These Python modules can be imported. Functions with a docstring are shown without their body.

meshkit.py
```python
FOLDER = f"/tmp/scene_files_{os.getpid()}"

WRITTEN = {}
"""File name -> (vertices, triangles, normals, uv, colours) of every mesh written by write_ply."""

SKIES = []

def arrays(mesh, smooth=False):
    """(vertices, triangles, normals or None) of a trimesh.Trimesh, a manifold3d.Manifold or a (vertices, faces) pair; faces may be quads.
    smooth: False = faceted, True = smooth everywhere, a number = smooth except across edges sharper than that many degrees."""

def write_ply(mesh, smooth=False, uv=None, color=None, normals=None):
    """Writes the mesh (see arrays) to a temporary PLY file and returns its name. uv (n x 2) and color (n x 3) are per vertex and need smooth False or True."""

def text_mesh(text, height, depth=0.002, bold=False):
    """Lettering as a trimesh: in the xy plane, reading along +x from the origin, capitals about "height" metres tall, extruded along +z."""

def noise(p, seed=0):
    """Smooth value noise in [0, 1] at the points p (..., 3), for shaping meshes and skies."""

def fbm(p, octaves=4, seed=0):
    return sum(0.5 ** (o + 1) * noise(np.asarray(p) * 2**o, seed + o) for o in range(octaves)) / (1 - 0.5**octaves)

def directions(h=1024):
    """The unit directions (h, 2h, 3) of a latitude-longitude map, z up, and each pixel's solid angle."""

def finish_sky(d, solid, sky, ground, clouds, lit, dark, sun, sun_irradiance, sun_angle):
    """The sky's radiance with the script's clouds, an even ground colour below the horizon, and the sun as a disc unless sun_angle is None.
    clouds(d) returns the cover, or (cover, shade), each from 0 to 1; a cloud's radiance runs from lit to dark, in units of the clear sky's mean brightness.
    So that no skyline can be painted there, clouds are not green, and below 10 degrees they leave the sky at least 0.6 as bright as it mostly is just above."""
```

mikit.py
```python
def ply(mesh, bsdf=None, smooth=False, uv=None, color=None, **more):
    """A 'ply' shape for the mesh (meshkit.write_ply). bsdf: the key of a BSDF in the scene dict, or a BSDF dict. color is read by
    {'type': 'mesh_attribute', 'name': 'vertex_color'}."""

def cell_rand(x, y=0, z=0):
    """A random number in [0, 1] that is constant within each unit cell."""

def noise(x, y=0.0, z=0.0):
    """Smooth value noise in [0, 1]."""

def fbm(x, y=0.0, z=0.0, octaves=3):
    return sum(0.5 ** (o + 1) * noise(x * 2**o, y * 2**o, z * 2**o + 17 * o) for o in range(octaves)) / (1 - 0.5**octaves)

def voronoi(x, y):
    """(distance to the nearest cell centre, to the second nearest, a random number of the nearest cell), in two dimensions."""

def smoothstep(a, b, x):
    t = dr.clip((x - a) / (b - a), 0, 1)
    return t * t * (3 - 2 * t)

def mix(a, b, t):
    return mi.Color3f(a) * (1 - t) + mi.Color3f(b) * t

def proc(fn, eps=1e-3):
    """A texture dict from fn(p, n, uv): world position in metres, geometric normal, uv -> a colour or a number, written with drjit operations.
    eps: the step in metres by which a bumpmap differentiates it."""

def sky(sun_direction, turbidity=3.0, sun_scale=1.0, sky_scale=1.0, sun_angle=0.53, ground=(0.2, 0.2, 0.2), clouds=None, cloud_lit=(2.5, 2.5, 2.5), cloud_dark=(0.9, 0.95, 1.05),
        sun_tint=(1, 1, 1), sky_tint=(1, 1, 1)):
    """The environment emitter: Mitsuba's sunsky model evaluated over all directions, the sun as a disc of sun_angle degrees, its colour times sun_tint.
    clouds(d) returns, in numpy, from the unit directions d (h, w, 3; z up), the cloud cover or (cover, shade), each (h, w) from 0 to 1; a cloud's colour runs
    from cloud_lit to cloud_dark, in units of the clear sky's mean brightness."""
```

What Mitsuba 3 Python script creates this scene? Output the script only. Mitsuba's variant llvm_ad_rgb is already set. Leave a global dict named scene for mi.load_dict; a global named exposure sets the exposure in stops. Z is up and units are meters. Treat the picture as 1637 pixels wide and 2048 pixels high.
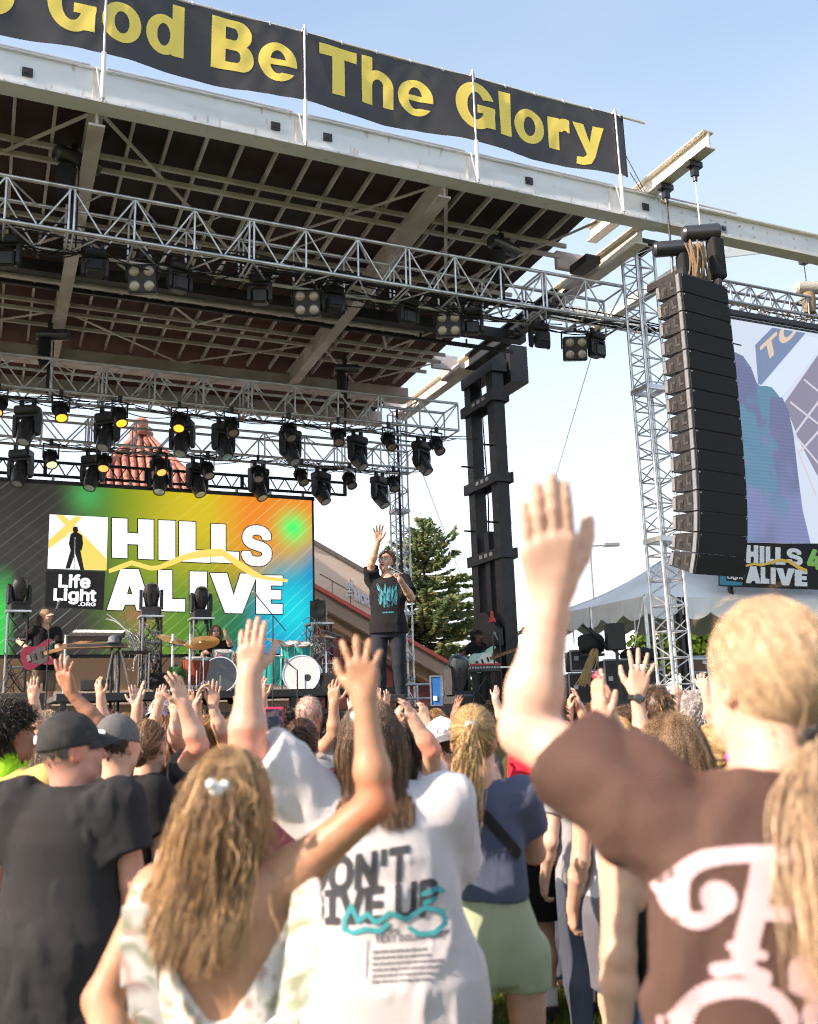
import math, random
import numpy as np, trimesh, shapely
import drjit as dr
import mitsuba as mi
import mikit, meshkit
from shapely.geometry import Polygon, box as sbox, Point, LineString
from shapely import affinity
from shapely.ops import unary_union

T = mi.ScalarTransform4f
scene, labels = {}, {}
rng = np.random.default_rng(7)

# ------------------------------------------------------------------ camera, sky, exposure
FPX, PIT, YAW, ROLL, CAMH = 1920., math.radians(12.0), math.radians(24.1), math.radians(-1.9), 1.5
_cy, _sy, _cp, _sp = math.cos(YAW), math.sin(YAW), math.cos(PIT), math.sin(PIT)
FW = np.array([_sy*_cp, _cy*_cp, _sp]); _r = np.array([_cy, -_sy, 0.]); _u = np.cross(_r, FW)
RT = math.cos(ROLL)*_r + math.sin(ROLL)*_u
UP = -math.sin(ROLL)*_r + math.cos(ROLL)*_u
CAM = np.array([0, 0, CAMH])
scene['camera'] = {'type': 'thinlens', 'to_world': T().look_at(origin=CAM.tolist(), target=(CAM+FW).tolist(), up=UP.tolist()),
                   'fov': math.degrees(2*math.atan(818.5/FPX)), 'fov_axis': 'x', 'aperture_radius': 0.0058, 'focus_distance': 11.5,
                   'near_clip': 0.05, 'far_clip': 3000.0}
_az, _el = math.radians(180+5), math.radians(31)
SUN = [math.cos(_az)*math.cos(_el), math.sin(_az)*math.cos(_el), math.sin(_el)]
def veil(d):
    el = np.degrees(np.arcsin(np.clip(d[..., 2], 0, 1)))
    n = meshkit.fbm(d*np.array([2.5, 2.5, 6.0]), 4, 3)
    return np.clip(.93*np.exp(-np.maximum(el-6, 0)/17)+.10+.25*(n-.5), 0, .95)      # thin bright summer haze, thickest low down
scene['sky'] = mikit.sky(SUN, turbidity=5.0, sun_scale=1.2, sky_scale=1.3, sun_tint=(0.93, 0.94, 1.12), ground=(0.22, 0.21, 0.19), clouds=veil, cloud_lit=(1.36, 1.42, 1.52))
exposure = 2.8

def ray(x, y): return FW + RT*((x-818.5)/FPX) - UP*((y-1024)/FPX)
def atY(x, y, Y):
    d = ray(x, y); return CAM + d*(Y/d[1])
def atX(x, y, X):
    d = ray(x, y); return CAM + d*(X/d[0])
def atD(x, y, D): return CAM + ray(x, y)*D
def atZ(x, y, Z):
    d = ray(x, y); return CAM + d*((Z-CAMH)/d[2])

# ------------------------------------------------------------------ scene helpers
_count = {}
def numbered(name):
    n = _count.get(name, 0); _count[name] = n+1
    return name if n == 0 else f'{name}_{n:03d}'
def thing(name, label, cat, group=None):
    k = numbered(name); labels[k] = {'label': label, 'category': cat}
    if group: labels[k]['group'] = group
    return k
def obj(name, mesh, mat, parent=None, smooth=False, to_world=None, label=None, kind=None, color=None, uv=None, emit=None, shape=None):
    k = numbered(name if parent is None else parent+'__'+name)
    d = dict(shape) if shape is not None else mikit.ply(mesh, mat, smooth=smooth, color=color, uv=uv)
    if shape is not None and mat: d['bsdf'] = {'type': 'ref', 'id': mat}
    if to_world is not None: d['to_world'] = to_world
    if emit is not None: d['emitter'] = {'type': 'area', 'radiance': emit}
    scene[k] = d
    if label or kind:
        labels[k] = {}
        if label: labels[k]['label'] = label
        if kind: labels[k]['kind'] = kind
    return k
def tag(k, label, cat, group=None, kind=None):
    labels[k] = {'label': label}
    if cat: labels[k]['category'] = cat
    if group: labels[k]['group'] = group
    if kind: labels[k]['kind'] = kind
    return k
def cat(ms):
    vs, fs, n = [], [], 0
    for v, f in ms:
        vs.append(v); fs.append(np.asarray(f)+n); n += len(v)
    return np.vstack(vs), np.vstack(fs)
_BF = np.array([[0,2,3],[0,3,1],[4,5,7],[4,7,6],[0,1,5],[0,5,4],[2,6,7],[2,7,3],[0,4,6],[0,6,2],[1,3,7],[1,7,5]])
def bx(c, s, R=None):
    v = np.array([[x, y, z] for x in (-.5, .5) for y in (-.5, .5) for z in (-.5, .5)])*np.asarray(s, float)
    v = v[:, [0, 1, 2]]
    if R is not None: v = v @ np.asarray(R).T
    return v+np.asarray(c, float), _BF[:, ::-1]
def bx2(a, b): a, b = np.asarray(a, float), np.asarray(b, float); return bx((a+b)/2, np.abs(b-a))
def frame(d, up=(0, 0, 1)):
    d = np.asarray(d, float); d = d/np.linalg.norm(d); up = np.asarray(up, float)
    if abs(d@up) > .98*np.linalg.norm(up): up = np.array([0, 1., 0]) if abs(d[1]) < .9 else np.array([1., 0, 0])
    x = np.cross(up, d); x /= np.linalg.norm(x)
    return np.stack([x, np.cross(d, x), d], 1)          # columns x, y, along
def beam(a, b, w, h, up=(0, 0, 1)):
    a, b = np.asarray(a, float), np.asarray(b, float); L = np.linalg.norm(b-a)
    return bx((a+b)/2, (w, h, L), frame(b-a, up))
def tube(a, b, r, n=8, r2=None, cap=False):
    a, b = np.asarray(a, float), np.asarray(b, float); R = frame(b-a); r2 = r if r2 is None else r2
    t = np.arange(n)*2*np.pi/n; c = np.stack([np.cos(t), np.sin(t), 0*t], 1)@R.T
    v = np.vstack([a+c*r, b+c*r2]); i = np.arange(n); j = (i+1) % n
    f = np.vstack([np.stack([i, j, j+n], 1), np.stack([i, j+n, i+n], 1)])
    if cap:
        v = np.vstack([v, a, b]); f = np.vstack([f, np.stack([j, i, i*0+2*n], 1), np.stack([i+n, j+n, i*0+2*n+1], 1)])
    return v, f
def path_tube(P, r, n=6):
    P = np.asarray(P, float); m = len(P); r = np.broadcast_to(r, (m,))
    t = np.gradient(P, axis=0); t /= np.linalg.norm(t, axis=1, keepdims=True)+1e-12
    a = np.cross(t, np.where(np.abs(t[:, 2:]) < .9, [0, 0, 1.], [1., 0, 0])); a /= np.linalg.norm(a, axis=1, keepdims=True)+1e-12
    b = np.cross(t, a); th = np.arange(n)*2*np.pi/n
    v = P[:, None]+r[:, None, None]*(np.cos(th)[None, :, None]*a[:, None]+np.sin(th)[None, :, None]*b[:, None])
    i, j = np.meshgrid(np.arange(m-1), np.arange(n), indexing='ij'); j2 = (j+1) % n
    q = np.stack([i*n+j, i*n+j2, (i+1)*n+j2, (i+1)*n+j], -1).reshape(-1, 4)
    return v.reshape(-1, 3), np.vstack([q[:, [0, 1, 2]], q[:, [0, 2, 3]]])
def bez(p0, p1, p2, n=10):
    t = np.linspace(0, 1, n)[:, None]; p0, p1, p2 = map(lambda q: np.asarray(q, float), (p0, p1, p2))
    return (1-t)**2*p0+2*t*(1-t)*p1+t*t*p2
def lathe(prof, n=24, R=None, c=(0, 0, 0)):
    prof = np.asarray(prof, float); m = len(prof); t = np.arange(n)*2*np.pi/n
    v = np.stack([prof[:, None, 0]*np.cos(t), prof[:, None, 0]*np.sin(t), prof[:, None, 1]+0*t], -1).reshape(-1, 3)
    if R is not None: v = v@np.asarray(R).T
    i, j = np.meshgrid(np.arange(m-1), np.arange(n), indexing='ij'); j2 = (j+1) % n
    q = np.stack([i*n+j, i*n+j2, (i+1)*n+j2, (i+1)*n+j], -1).reshape(-1, 4)
    return v+np.asarray(c, float), np.vstack([q[:, [0, 1, 2]], q[:, [0, 2, 3]]])
def extr(poly, depth, fn=None):
    """shapely polygon(s) in xy extruded along z from 0 to depth; fn maps the vertices"""
    out = []
    for g in getattr(poly, 'geoms', [poly]):
        if g.is_empty or g.area < 1e-9: continue
        m = trimesh.creation.extrude_polygon(g, depth, engine='earcut'); out.append((np.array(m.vertices), np.array(m.faces)))
    v, f = cat(out)
    return (v if fn is None else fn(v)), f
def glyph(text, bold=True, fat=0.0):
    """outline of a text as a shapely shape, capitals 1 high"""
    m = meshkit.text_mesh(text, 1.0, 0.01, bold=bold)
    v, f = np.array(m.vertices), np.array(m.faces); top = f[(v[f][:, :, 2] > .005).all(1)]
    g = unary_union([Polygon(v[t][:, :2]).buffer(1e-4) for t in top])
    return g.buffer(fat, join_style='mitre', mitre_limit=2) if fat else g
def fit(g, x0, x1, y0=None, y1=None):
    a, b, c, d = g.bounds; sx = (x1-x0)/(c-a); sy = sx if y0 is None else (y1-y0)/(d-b)
    return affinity.affine_transform(g, [sx, 0, 0, sy, x0-a*sx, (0 if y0 is None else y0)-b*sy])

# ------------------------------------------------------------------ materials
def M(name, c, rough=.6, metal=0., spec=.5, **k):
    scene['mat_'+name] = {'type': 'twosided', 'bsdf': {'type': 'principled', 'base_color': c if isinstance(c, dict) else {'type': 'rgb', 'value': list(c)},
                          'roughness': rough, 'metallic': metal, 'specular': spec, **k}}
    return 'mat_'+name
def two(c1, c2, s, lo=.35, hi=.65, oc=3, sz=None):
    sz = s if sz is None else sz
    def fn(p, n, uv): return mikit.mix(c1, c2, mikit.smoothstep(lo, hi, mikit.fbm(p.x*s, p.y*s, p.z*sz, oc)))
    return mikit.proc(fn)
def white_paint(p, n, uv):
    a = mikit.fbm(p.x*1.3, p.y*1.3, p.z*5, 4); b = mikit.fbm(p.x*14+5, p.y*14, p.z*3, 3)
    c = mikit.mix((.70, .72, .75), (.60, .62, .64), mikit.smoothstep(.45, .75, a))
    return mikit.mix(c, (.36, .27, .2), .55*mikit.smoothstep(.70, .82, b))
M('header', mikit.proc(white_paint), .45)
M('cream', (.62, .58, .5), .5)
M('beam', two((.62, .585, .58), (.47, .42, .40), 2.5), .6)
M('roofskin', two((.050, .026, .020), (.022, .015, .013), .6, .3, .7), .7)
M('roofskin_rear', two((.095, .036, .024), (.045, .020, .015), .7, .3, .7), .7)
M('alu', two((.74, .75, .77), (.5, .51, .53), 9, .3, .8), .36, .8)
M('alu_dark', (.30, .31, .33), .4, .7)
M('black', (.018, .018, .02), .45)
M('black_matte', (.012, .012, .013), .85)
M('black_gloss', (.024, .025, .03), .28, spec=.9, clearcoat=.6)
M('mast', two((.011, .012, .015), (.020, .020, .021), 3), .45)
M('steel', (.45, .45, .46), .35, .9)
M('chrome', (.8, .8, .82), .15, 1.0)
M('cable', (.015, .015, .016), .6)
M('rope', (.06, .06, .06), .7)
def banner_fn(p, n, uv):
    a = mikit.fbm(p.x*2.1, p.y, p.z*3.3, 3); return mikit.mix((.040, .040, .046), (.062, .06, .064), a)
M('banner', mikit.proc(banner_fn), .55, spec=.4)
M('yellow', (.88, .69, .13), .6)
M('deck', two((.05, .048, .045), (.09, .085, .08), 3), .7)
M('skirt', (.018, .018, .018), .95)
M('white', (.78, .78, .76), .6)
M('tent', two((.80, .80, .80), (.70, .70, .69), .8), .7)
M('tan_wall', two((.74, .60, .48), (.68, .54, .42), .5), .85)
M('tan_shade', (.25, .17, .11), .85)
M('maroon', two((.16, .045, .035), (.12, .035, .03), 1.5), .7)
M('fascia', (.20, .16, .13), .6)
M('rooftile', two((.50, .19, .13), (.36, .12, .08), 4), .7)
M('lens', (.55, .55, .55), .15, .3)
M('lens_dark', (.05, .05, .06), .08)
M('blinder_lens', (.42, .36, .28), .3, .4)
M('led_face', (.015, .015, .016), .6)
M('wood', two((.30, .17, .08), (.18, .09, .04), 12), .4)

# ------------------------------------------------------------------ ground
def grass_fn(p, n, uv):
    a = mikit.fbm(p.x*1.7, p.y*1.7, 0, 4); b = mikit.fbm(p.x*19, p.y*19, 0, 2)
    return mikit.mix(mikit.mix((.058, .075, .028), (.095, .088, .052), mikit.smoothstep(.35, .7, a)), (.05, .08, .015), mikit.smoothstep(.45, .8, b))
M('grass', mikit.proc(grass_fn), .9, spec=.2)
M('asphalt', two((.10, .10, .10), (.14, .135, .13), 1.3), .9)
tag(obj('ground', (np.array([[-600, -200, 0], [900, -200, 0], [900, 1400, 0], [-600, 1400, 0.]]), np.array([[0, 1, 2], [0, 2, 3]])), 'mat_grass'),
    'trampled sunlit grass field under the audience', None, kind='structure')
tag(obj('parking_lot', bx2((-40, 19.5, .0), (60, 120, .012)), 'mat_asphalt'), 'grey paved lot behind the stage', None, kind='structure')
# ------------------------------------------------------------------ stage: deck, roof, header, banner
DZ = 1.6
st = thing('stage_platform', 'black mobile stage platform with metal edge in front of the crowd', 'stage')
obj('deck', bx2((-3.4, 10.1, DZ-.12), (8.6, 18.6, DZ)), 'mat_deck', st)
obj('edge_trim', bx2((-3.4, 10.06, DZ-.14), (8.6, 10.1, DZ+.004)), 'mat_mast', st)
for i in range(12):
    obj('skirt', bx2((-3.4+i, 10.12, .02), (-2.42+i, 10.16, DZ-.12)), 'mat_skirt', st)
for x in (-3.2, -.3, 2.6, 5.5, 8.4):
    for y in (11, 14.5, 18): obj('leg', bx2((x-.08, y-.08, 0), (x+.08, y+.08, DZ-.12)), 'mat_mast', st)
rz = thing('drum_riser', 'low grey drum riser platform at the back of the stage', 'riser')
obj('top', bx2((1.0, 14.7, DZ+.28), (6.4, 17.0, DZ+.36)), 'mat_deck', rz)
obj('front_edge', bx2((1.0, 14.66, DZ+.26), (6.4, 14.698, DZ+.37)), 'mat_mast', rz)
for x in (1.1, 2.8, 4.5, 6.3): obj('leg', bx2((x-.04, 14.72, DZ), (x+.04, 14.8, DZ+.26)), 'mat_mast', rz)

# roof
HY = 10.0; RZ = 8.12
rf = thing('stage_roof', 'open steel stage roof with dark skin and pale grid of joists', 'stage roof')
def zr(y): return 8.46-.30*(y-10.2)/6.9              # the roof falls gently to the rear
def rake(x, y0, y1, w, h, dz=0.): return beam((x, y0, zr(y0)+dz), (x, y1, zr(y1)+dz), w, h)
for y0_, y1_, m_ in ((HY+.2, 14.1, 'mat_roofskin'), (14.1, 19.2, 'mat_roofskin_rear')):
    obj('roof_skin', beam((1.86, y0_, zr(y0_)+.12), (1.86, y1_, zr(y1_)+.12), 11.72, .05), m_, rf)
hb = obj('header_beam', cat([bx2((-4, HY, 8.3), (8.62, HY+.16, 8.68)), bx2((-4, HY-.05, 8.27), (8.62, HY+.2, 8.298)), bx2((-4, HY-.04, 8.682), (8.62, HY+.2, 8.70))]), 'mat_header', rf)
for x0 in (-1.45, .89, 3.23, 5.56, 7.8):
    obj('joint_plate', bx2((x0-.10, HY-.012, 8.31), (x0-.075, HY-.002, 8.67)), 'mat_cream', hb)
    obj('bolt_rail', bx2((x0+.05, HY-.045, 8.702), (x0+2.2, HY-.02, 8.716)), 'mat_beam', hb)
for px, py in ((55, 145), (551, 253), (655, 275), (1058, 362), (1291, 414)):
    p = atY(px, py, HY)
    obj('vent', cat([bx((p[0], HY-.012, p[2]), (.11, .02, .10)), bx((p[0]-.02, HY-.025, p[2]+.0), (.05, .012, .05))]), 'mat_black', hb)
rv = []
for i in range(60): rv.append(tube((-3.9+i*.21, HY-.052, 8.285), (-3.9+i*.21, HY-.062, 8.285), .009, 6, cap=True))
obj('rivets', cat(rv), 'mat_beam', hb, kind='stuff')
for i in range(-9, 18):
    x = .0+i*.4335
    if i in (2, 12): continue
    obj('joist', rake(x, HY+.17, 17.05, .036, .07), 'mat_beam', rf)
    obj('joist', rake(x, 17.3, 18.98, .036, .07), 'mat_beam', rf)
for x in (.86, 5.21):                                  # main depth beams
    obj('main_beam', cat([rake(x, HY+.17, 17.08, .03, .27, -.19), rake(x, HY+.17, 17.08, .18, .03, -.34), rake(x, HY+.17, 17.08, .18, .018, -.05)]), 'mat_beam', rf)
for y, dz in ((11.15, 0), (11.35, .06), (12.8, 0), (13.0, .06), (15.35, 0), (15.55, .06), (16.2, .0)):
    for a, b in ((-4, .77), (.95, 5.12), (5.30, 7.72)):
        obj('purlin', bx2((a, y-.025, zr(y)-.105-dz), (b, y+.025, zr(y)-.047-dz)), 'mat_beam', rf)
def dia(a, b): obj('diagonal_brace', beam(a, b, .05, .012), 'mat_beam', rf)
for x0, x1 in ((-3.4, .77), (.95, 5.1), (5.3, 7.7)):
    for y0, y1 in ((10.3, 12.8), (13.0, 15.3), (15.5, 17.0)):
        m = (x0+x1)/2
        dia((x0, y0, zr(y0)-.13), (m, y1, zr(y1)-.13)); dia((m, y1, zr(y1)-.145), (x1, y0, zr(y0)-.145))
obj('rear_beam', cat([bx2((-4, 17.1, 7.83), (7.72, 17.2, 8.09)), bx2((-4, 17.02, 7.80), (7.72, 17.3, 7.829))]), 'mat_beam', rf)
obj('rear_header', bx2((-4, 19.0, 7.85), (7.9, 19.1, 8.2)), 'mat_beam', rf)
obj('cross_tube', bx2((-4, 13.85, 7.98), (8.6, 14.05, 8.16)), 'mat_mast', rf)
obj('cross_tube', bx2((-4, 14.30, 7.93), (8.6, 14.36, 7.99)), 'mat_black', rf)
obj('cross_beam', bx2((-4, 14.10, 7.95), (6.6, 14.18, 8.07)), 'mat_beam', rf)
for i in range(26):
    x = -3.6+i*.45
    obj('hanger', bx2((x-.015, 14.32, 7.99), (x+.015, 14.34, 8.08)), 'mat_black', rf)
# side beam, extension wings
for y0_, y1_, m_ in ((HY+.2, 12.4, 'mat_cream'), (12.4, 15.6, 'mat_mast'), (15.6, 19.0, 'mat_cream')):
    obj('side_beam', cat([bx2((8.36, y0_, 8.06), (8.39, y1_, 8.30)), bx2((8.27, y0_, 8.03), (8.48, y1_, 8.06)), bx2((8.27, y0_, 8.30), (8.48, y1_, 8.325))]), m_, rf)
for y in (11.4, 15.9, 18.4):
    obj('side_bracket', cat([bx2((7.72, y, 8.12), (8.27, y+.08, 8.40)), bx2((8.13, y-.3, 8.05), (8.268, y+.5, 8.16))]), 'mat_beam', rf)
for k in range(12): obj('rack_tooth', bx2((8.17, 11.9+k*.16, 7.96), (8.26, 11.98+k*.16, 8.05)), 'mat_black', rf)
obj('corner_bracket', bx2((7.9, 10.9, 8.02), (8.15, 11.35, 8.14)), 'mat_black', rf)
wing = thing('wing_beam', 'white bolted extension beam carrying the loudspeaker hoists right of the roof', 'beam')
obj('web', bx2((8.62, HY+.02, 8.30), (14.5, HY+.12, 8.64)), 'mat_header', wing)
obj('flange', bx2((8.62, HY-.05, 8.27), (14.5, HY+.18, 8.298)), 'mat_cream', wing)
obj('flange', bx2((8.62, HY-.05, 8.642), (14.5, HY+.18, 8.665)), 'mat_cream', wing)
for i in range(14):
    x = 9.0+i*.27
    for dz in (.1, .25):
        obj('bolt', tube((x, HY+.02, 8.3+dz+.02*math.sin(i*3)), (x, HY+.004, 8.3+dz+.02*math.sin(i*3)), .016, 8, cap=True), 'mat_beam', wing)
p = atY(1448, 457, HY); obj('port', bx((p[0], HY+.01, p[2]), (.13, .02, .11)), 'mat_alu_dark', wing); obj('port', bx((p[0], HY-.005, p[2]), (.06, .02, .06)), 'mat_black', wing)
fb = thing('outrigger_beam', 'cream steel I-beam jutting forward above the loudspeakers', 'beam')
fx = 8.45
obj('web', bx2((fx-.012, 8.75, 8.73), (fx+.012, 11.5, 8.95)), 'mat_cream', fb)
obj('bottom_flange', bx2((fx-.09, 8.75, 8.71), (fx+.09, 11.5, 8.728)), 'mat_cream', fb)
obj('top_flange', bx2((fx-.09, 8.75, 8.952), (fx+.09, 11.5, 8.97)), 'mat_cream', fb)
sb = thing('stay_beam', 'cream strut running back from the extension beam beside the tower', 'beam')
obj('web', bx2((9.55, HY+.2, 8.05), (9.6, 13.2, 8.22)), 'mat_cream', sb)
obj('flange', bx2((9.48, HY+.2, 8.03), (9.67, 13.2, 8.048)), 'mat_cream', sb)
tb = thing('tie_beam', 'white tie beam with tapered fin behind the tower', 'beam')
a, b = atY(1170, 530, 12.0), atY(1300, 500, 12.0)
z0 = 8.0
obj('tie', bx2((8.5, 12.9, 8.02), (10.6, 12.96, 8.32)), 'mat_white', tb)
P = [atY(x, y, 11.2) for x, y in ((1425, 478), (1575, 500), (1420, 518))]
obj('fin', extr(Polygon([(q[0], q[2]) for q in P]), .03, lambda v: np.stack([v[:, 0], 11.2+v[:, 2], v[:, 1]], 1)), 'mat_white', tb)
obj('fin_plate', bx2((P[1][0]-.6, 11.14, P[1][2]-.05), (P[1][0]+.02, 11.3, P[1][2]+.0)), 'mat_cream', tb)

# banner
BY = 9.93
bn = thing('banner', 'black fabric banner with yellow lettering stretched above the stage header', 'banner')
def ban_sag(X):
    u = (X-.87)/2.345; w = u-np.floor(u)
    return .035*np.sin(np.pi*w)**2
def ban_y(X, Z):
    u = (X-.87)/2.345; w = u-np.floor(u); return BY+.05*np.sin(np.pi*w)**2*(1.4-(Z-8.85))+.007*np.sin(X*9+Z*5)+.003*np.sin(X*23-Z*11)*np.sin(X*1.7)**2
xs = np.linspace(-3.5, 8.0, 300); ts = np.linspace(0, 1, 11)
XX, TT = np.meshgrid(xs, ts, indexing='ij')
ZZ = (8.875-ban_sag(XX))*(1-TT)+(9.83-.012*np.sin(np.pi*(((XX-.87)/2.345) % 1)))*TT
V = np.stack([XX, ban_y(XX, ZZ), ZZ], -1).reshape(-1, 3)
i, j = np.meshgrid(np.arange(299), np.arange(10), indexing='ij'); q = (i*11+j).ravel()
F = np.vstack([np.stack([q, q+11, q+12], 1), np.stack([q, q+12, q+1], 1)])
obj('fabric', (V, F), 'mat_banner', bn, smooth=True)
obj('top_rail', path_tube([(x, BY+.03, 9.845-.01*math.sin(math.pi*(((x-.87)/2.345) % 1))) for x in np.linspace(-3.5, 8.42, 60)], .017), 'mat_cream', bn, smooth=True)
for i in range(25):
    x = -3.3+i*.469; obj('grommet', tube((x, BY-.004+.0*x, 9.80), (x, BY-.012, 9.80), .016, 8, cap=True), 'mat_steel', bn); obj('tie', tube((x, BY-.010, 9.80), (x, BY+.02, 9.865), .005, 5), 'mat_white', bn)
obj('hem', cat([bx2((7.985, BY-.004, 8.87), (8.012, BY+.012, 9.84))]), 'mat_black', bn)
def ellipse(cx, cy, rx, ry, n=48): return affinity.scale(Point(cx, cy).buffer(1, quad_segs=n//4), rx, ry)
def ring(x0, x1, y0, y1, sw, st): return ellipse((x0+x1)/2, (y0+y1)/2, (x1-x0)/2, (y1-y0)/2).difference(ellipse((x0+x1)/2, (y0+y1)/2, (x1-x0)/2-sw, (y1-y0)/2-st))
def heavy(ch):
    """heavy grotesque letters drawn in a 0..1 box"""
    R_ = lambda a, b, c, d: sbox(a, b, c, d)
    if ch == 'T': return R_(0, .77, 1, 1).union(R_(.335, 0, .665, .78))
    if ch == 'l': return R_(0, 0, 1, 1)
    if ch == 'o': return ring(0, 1, 0, 1, .31, .22)
    if ch == 'd': return ring(0, .92, 0, .745, .29, .165).difference(R_(.80, -.1, 2, 2)).union(R_(.68, .015, 1, 1))
    if ch == 'h': return R_(0, 0, .33, 1).union(ring(.02, 1, .12, .745, .32, .185).intersection(R_(.3, .42, 2, 2))).union(R_(.67, 0, 1, .44))
    if ch == 'e': return ring(0, 1, 0, 1, .30, .20).difference(R_(.5, .23, 2, .43)).union(R_(.2, .42, .985, .575)).difference(Polygon([(.62, .33), (1.3, .33), (1.3, .24), (.62, .28)]))
    if ch == 'G': return ring(0, .99, 0, 1, .29, .205).difference(Polygon([(.5, .52), (1.3, .52), (1.3, .72), (.72, .655), (.5, .6)])).union(R_(.53, .36, .97, .53)).union(R_(.70, .07, .97, .4))
    if ch == 'B':
        bowl = lambda y0, y1, x1: R_(.2, y0, x1-.26, y1).union(ellipse(x1-.30, (y0+y1)/2, .30, (y1-y0)/2))
        hole = lambda y0, y1, x1: R_(.33, y0, x1-.10, y1).union(ellipse(x1-.10, (y0+y1)/2, .10, (y1-y0)/2))
        return unary_union([R_(0, 0, .33, 1), bowl(0, .55, 1.0), bowl(.47, 1, .95)]).difference(hole(.16, .40, .68)).difference(hole(.60, .84, .62))
    if ch == 'r': return R_(0, 0, .52, .98).union(ring(.08, 1.5, -.4, 1.0, .5, .36).intersection(R_(.45, .58, 1.0, 1.2)))
    if ch == 'y': return unary_union([Polygon([(0, 1), (.36, 1), (.54, .52), (.43, .22)]), Polygon([(.66, 1), (1, 1), (.66, .22), (.52, .05), (.3, 0), (.08, .015), (.10, .19), (.28, .185), (.38, .235), (.43, .33)])])
def letter_on_banner(ch, x0, x1, y0, y1, desc=False):
    X0, X1 = atY(x0, 200, BY)[0], atY(x1, 200, BY)[0]
    g = shapely.segmentize(fit(heavy(ch), X0, X1, y0, y1), .06); out = []
    for q in getattr(g, 'geoms', [g]):
        v, f = trimesh.creation.triangulate_polygon(q, engine='earcut'); out.append(trimesh.remesh.subdivide_to_size(np.c_[v, 0*v[:, 0]], f, .055))
    v, f = cat(out)
    obj('letter', (np.stack([v[:, 0], ban_y(v[:, 0], v[:, 1])-.005, v[:, 1]], 1), f), 'mat_yellow', bn, smooth=True)
b0, cp, xh = 9.055, 9.735, 9.56
_b = 9.075
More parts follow.
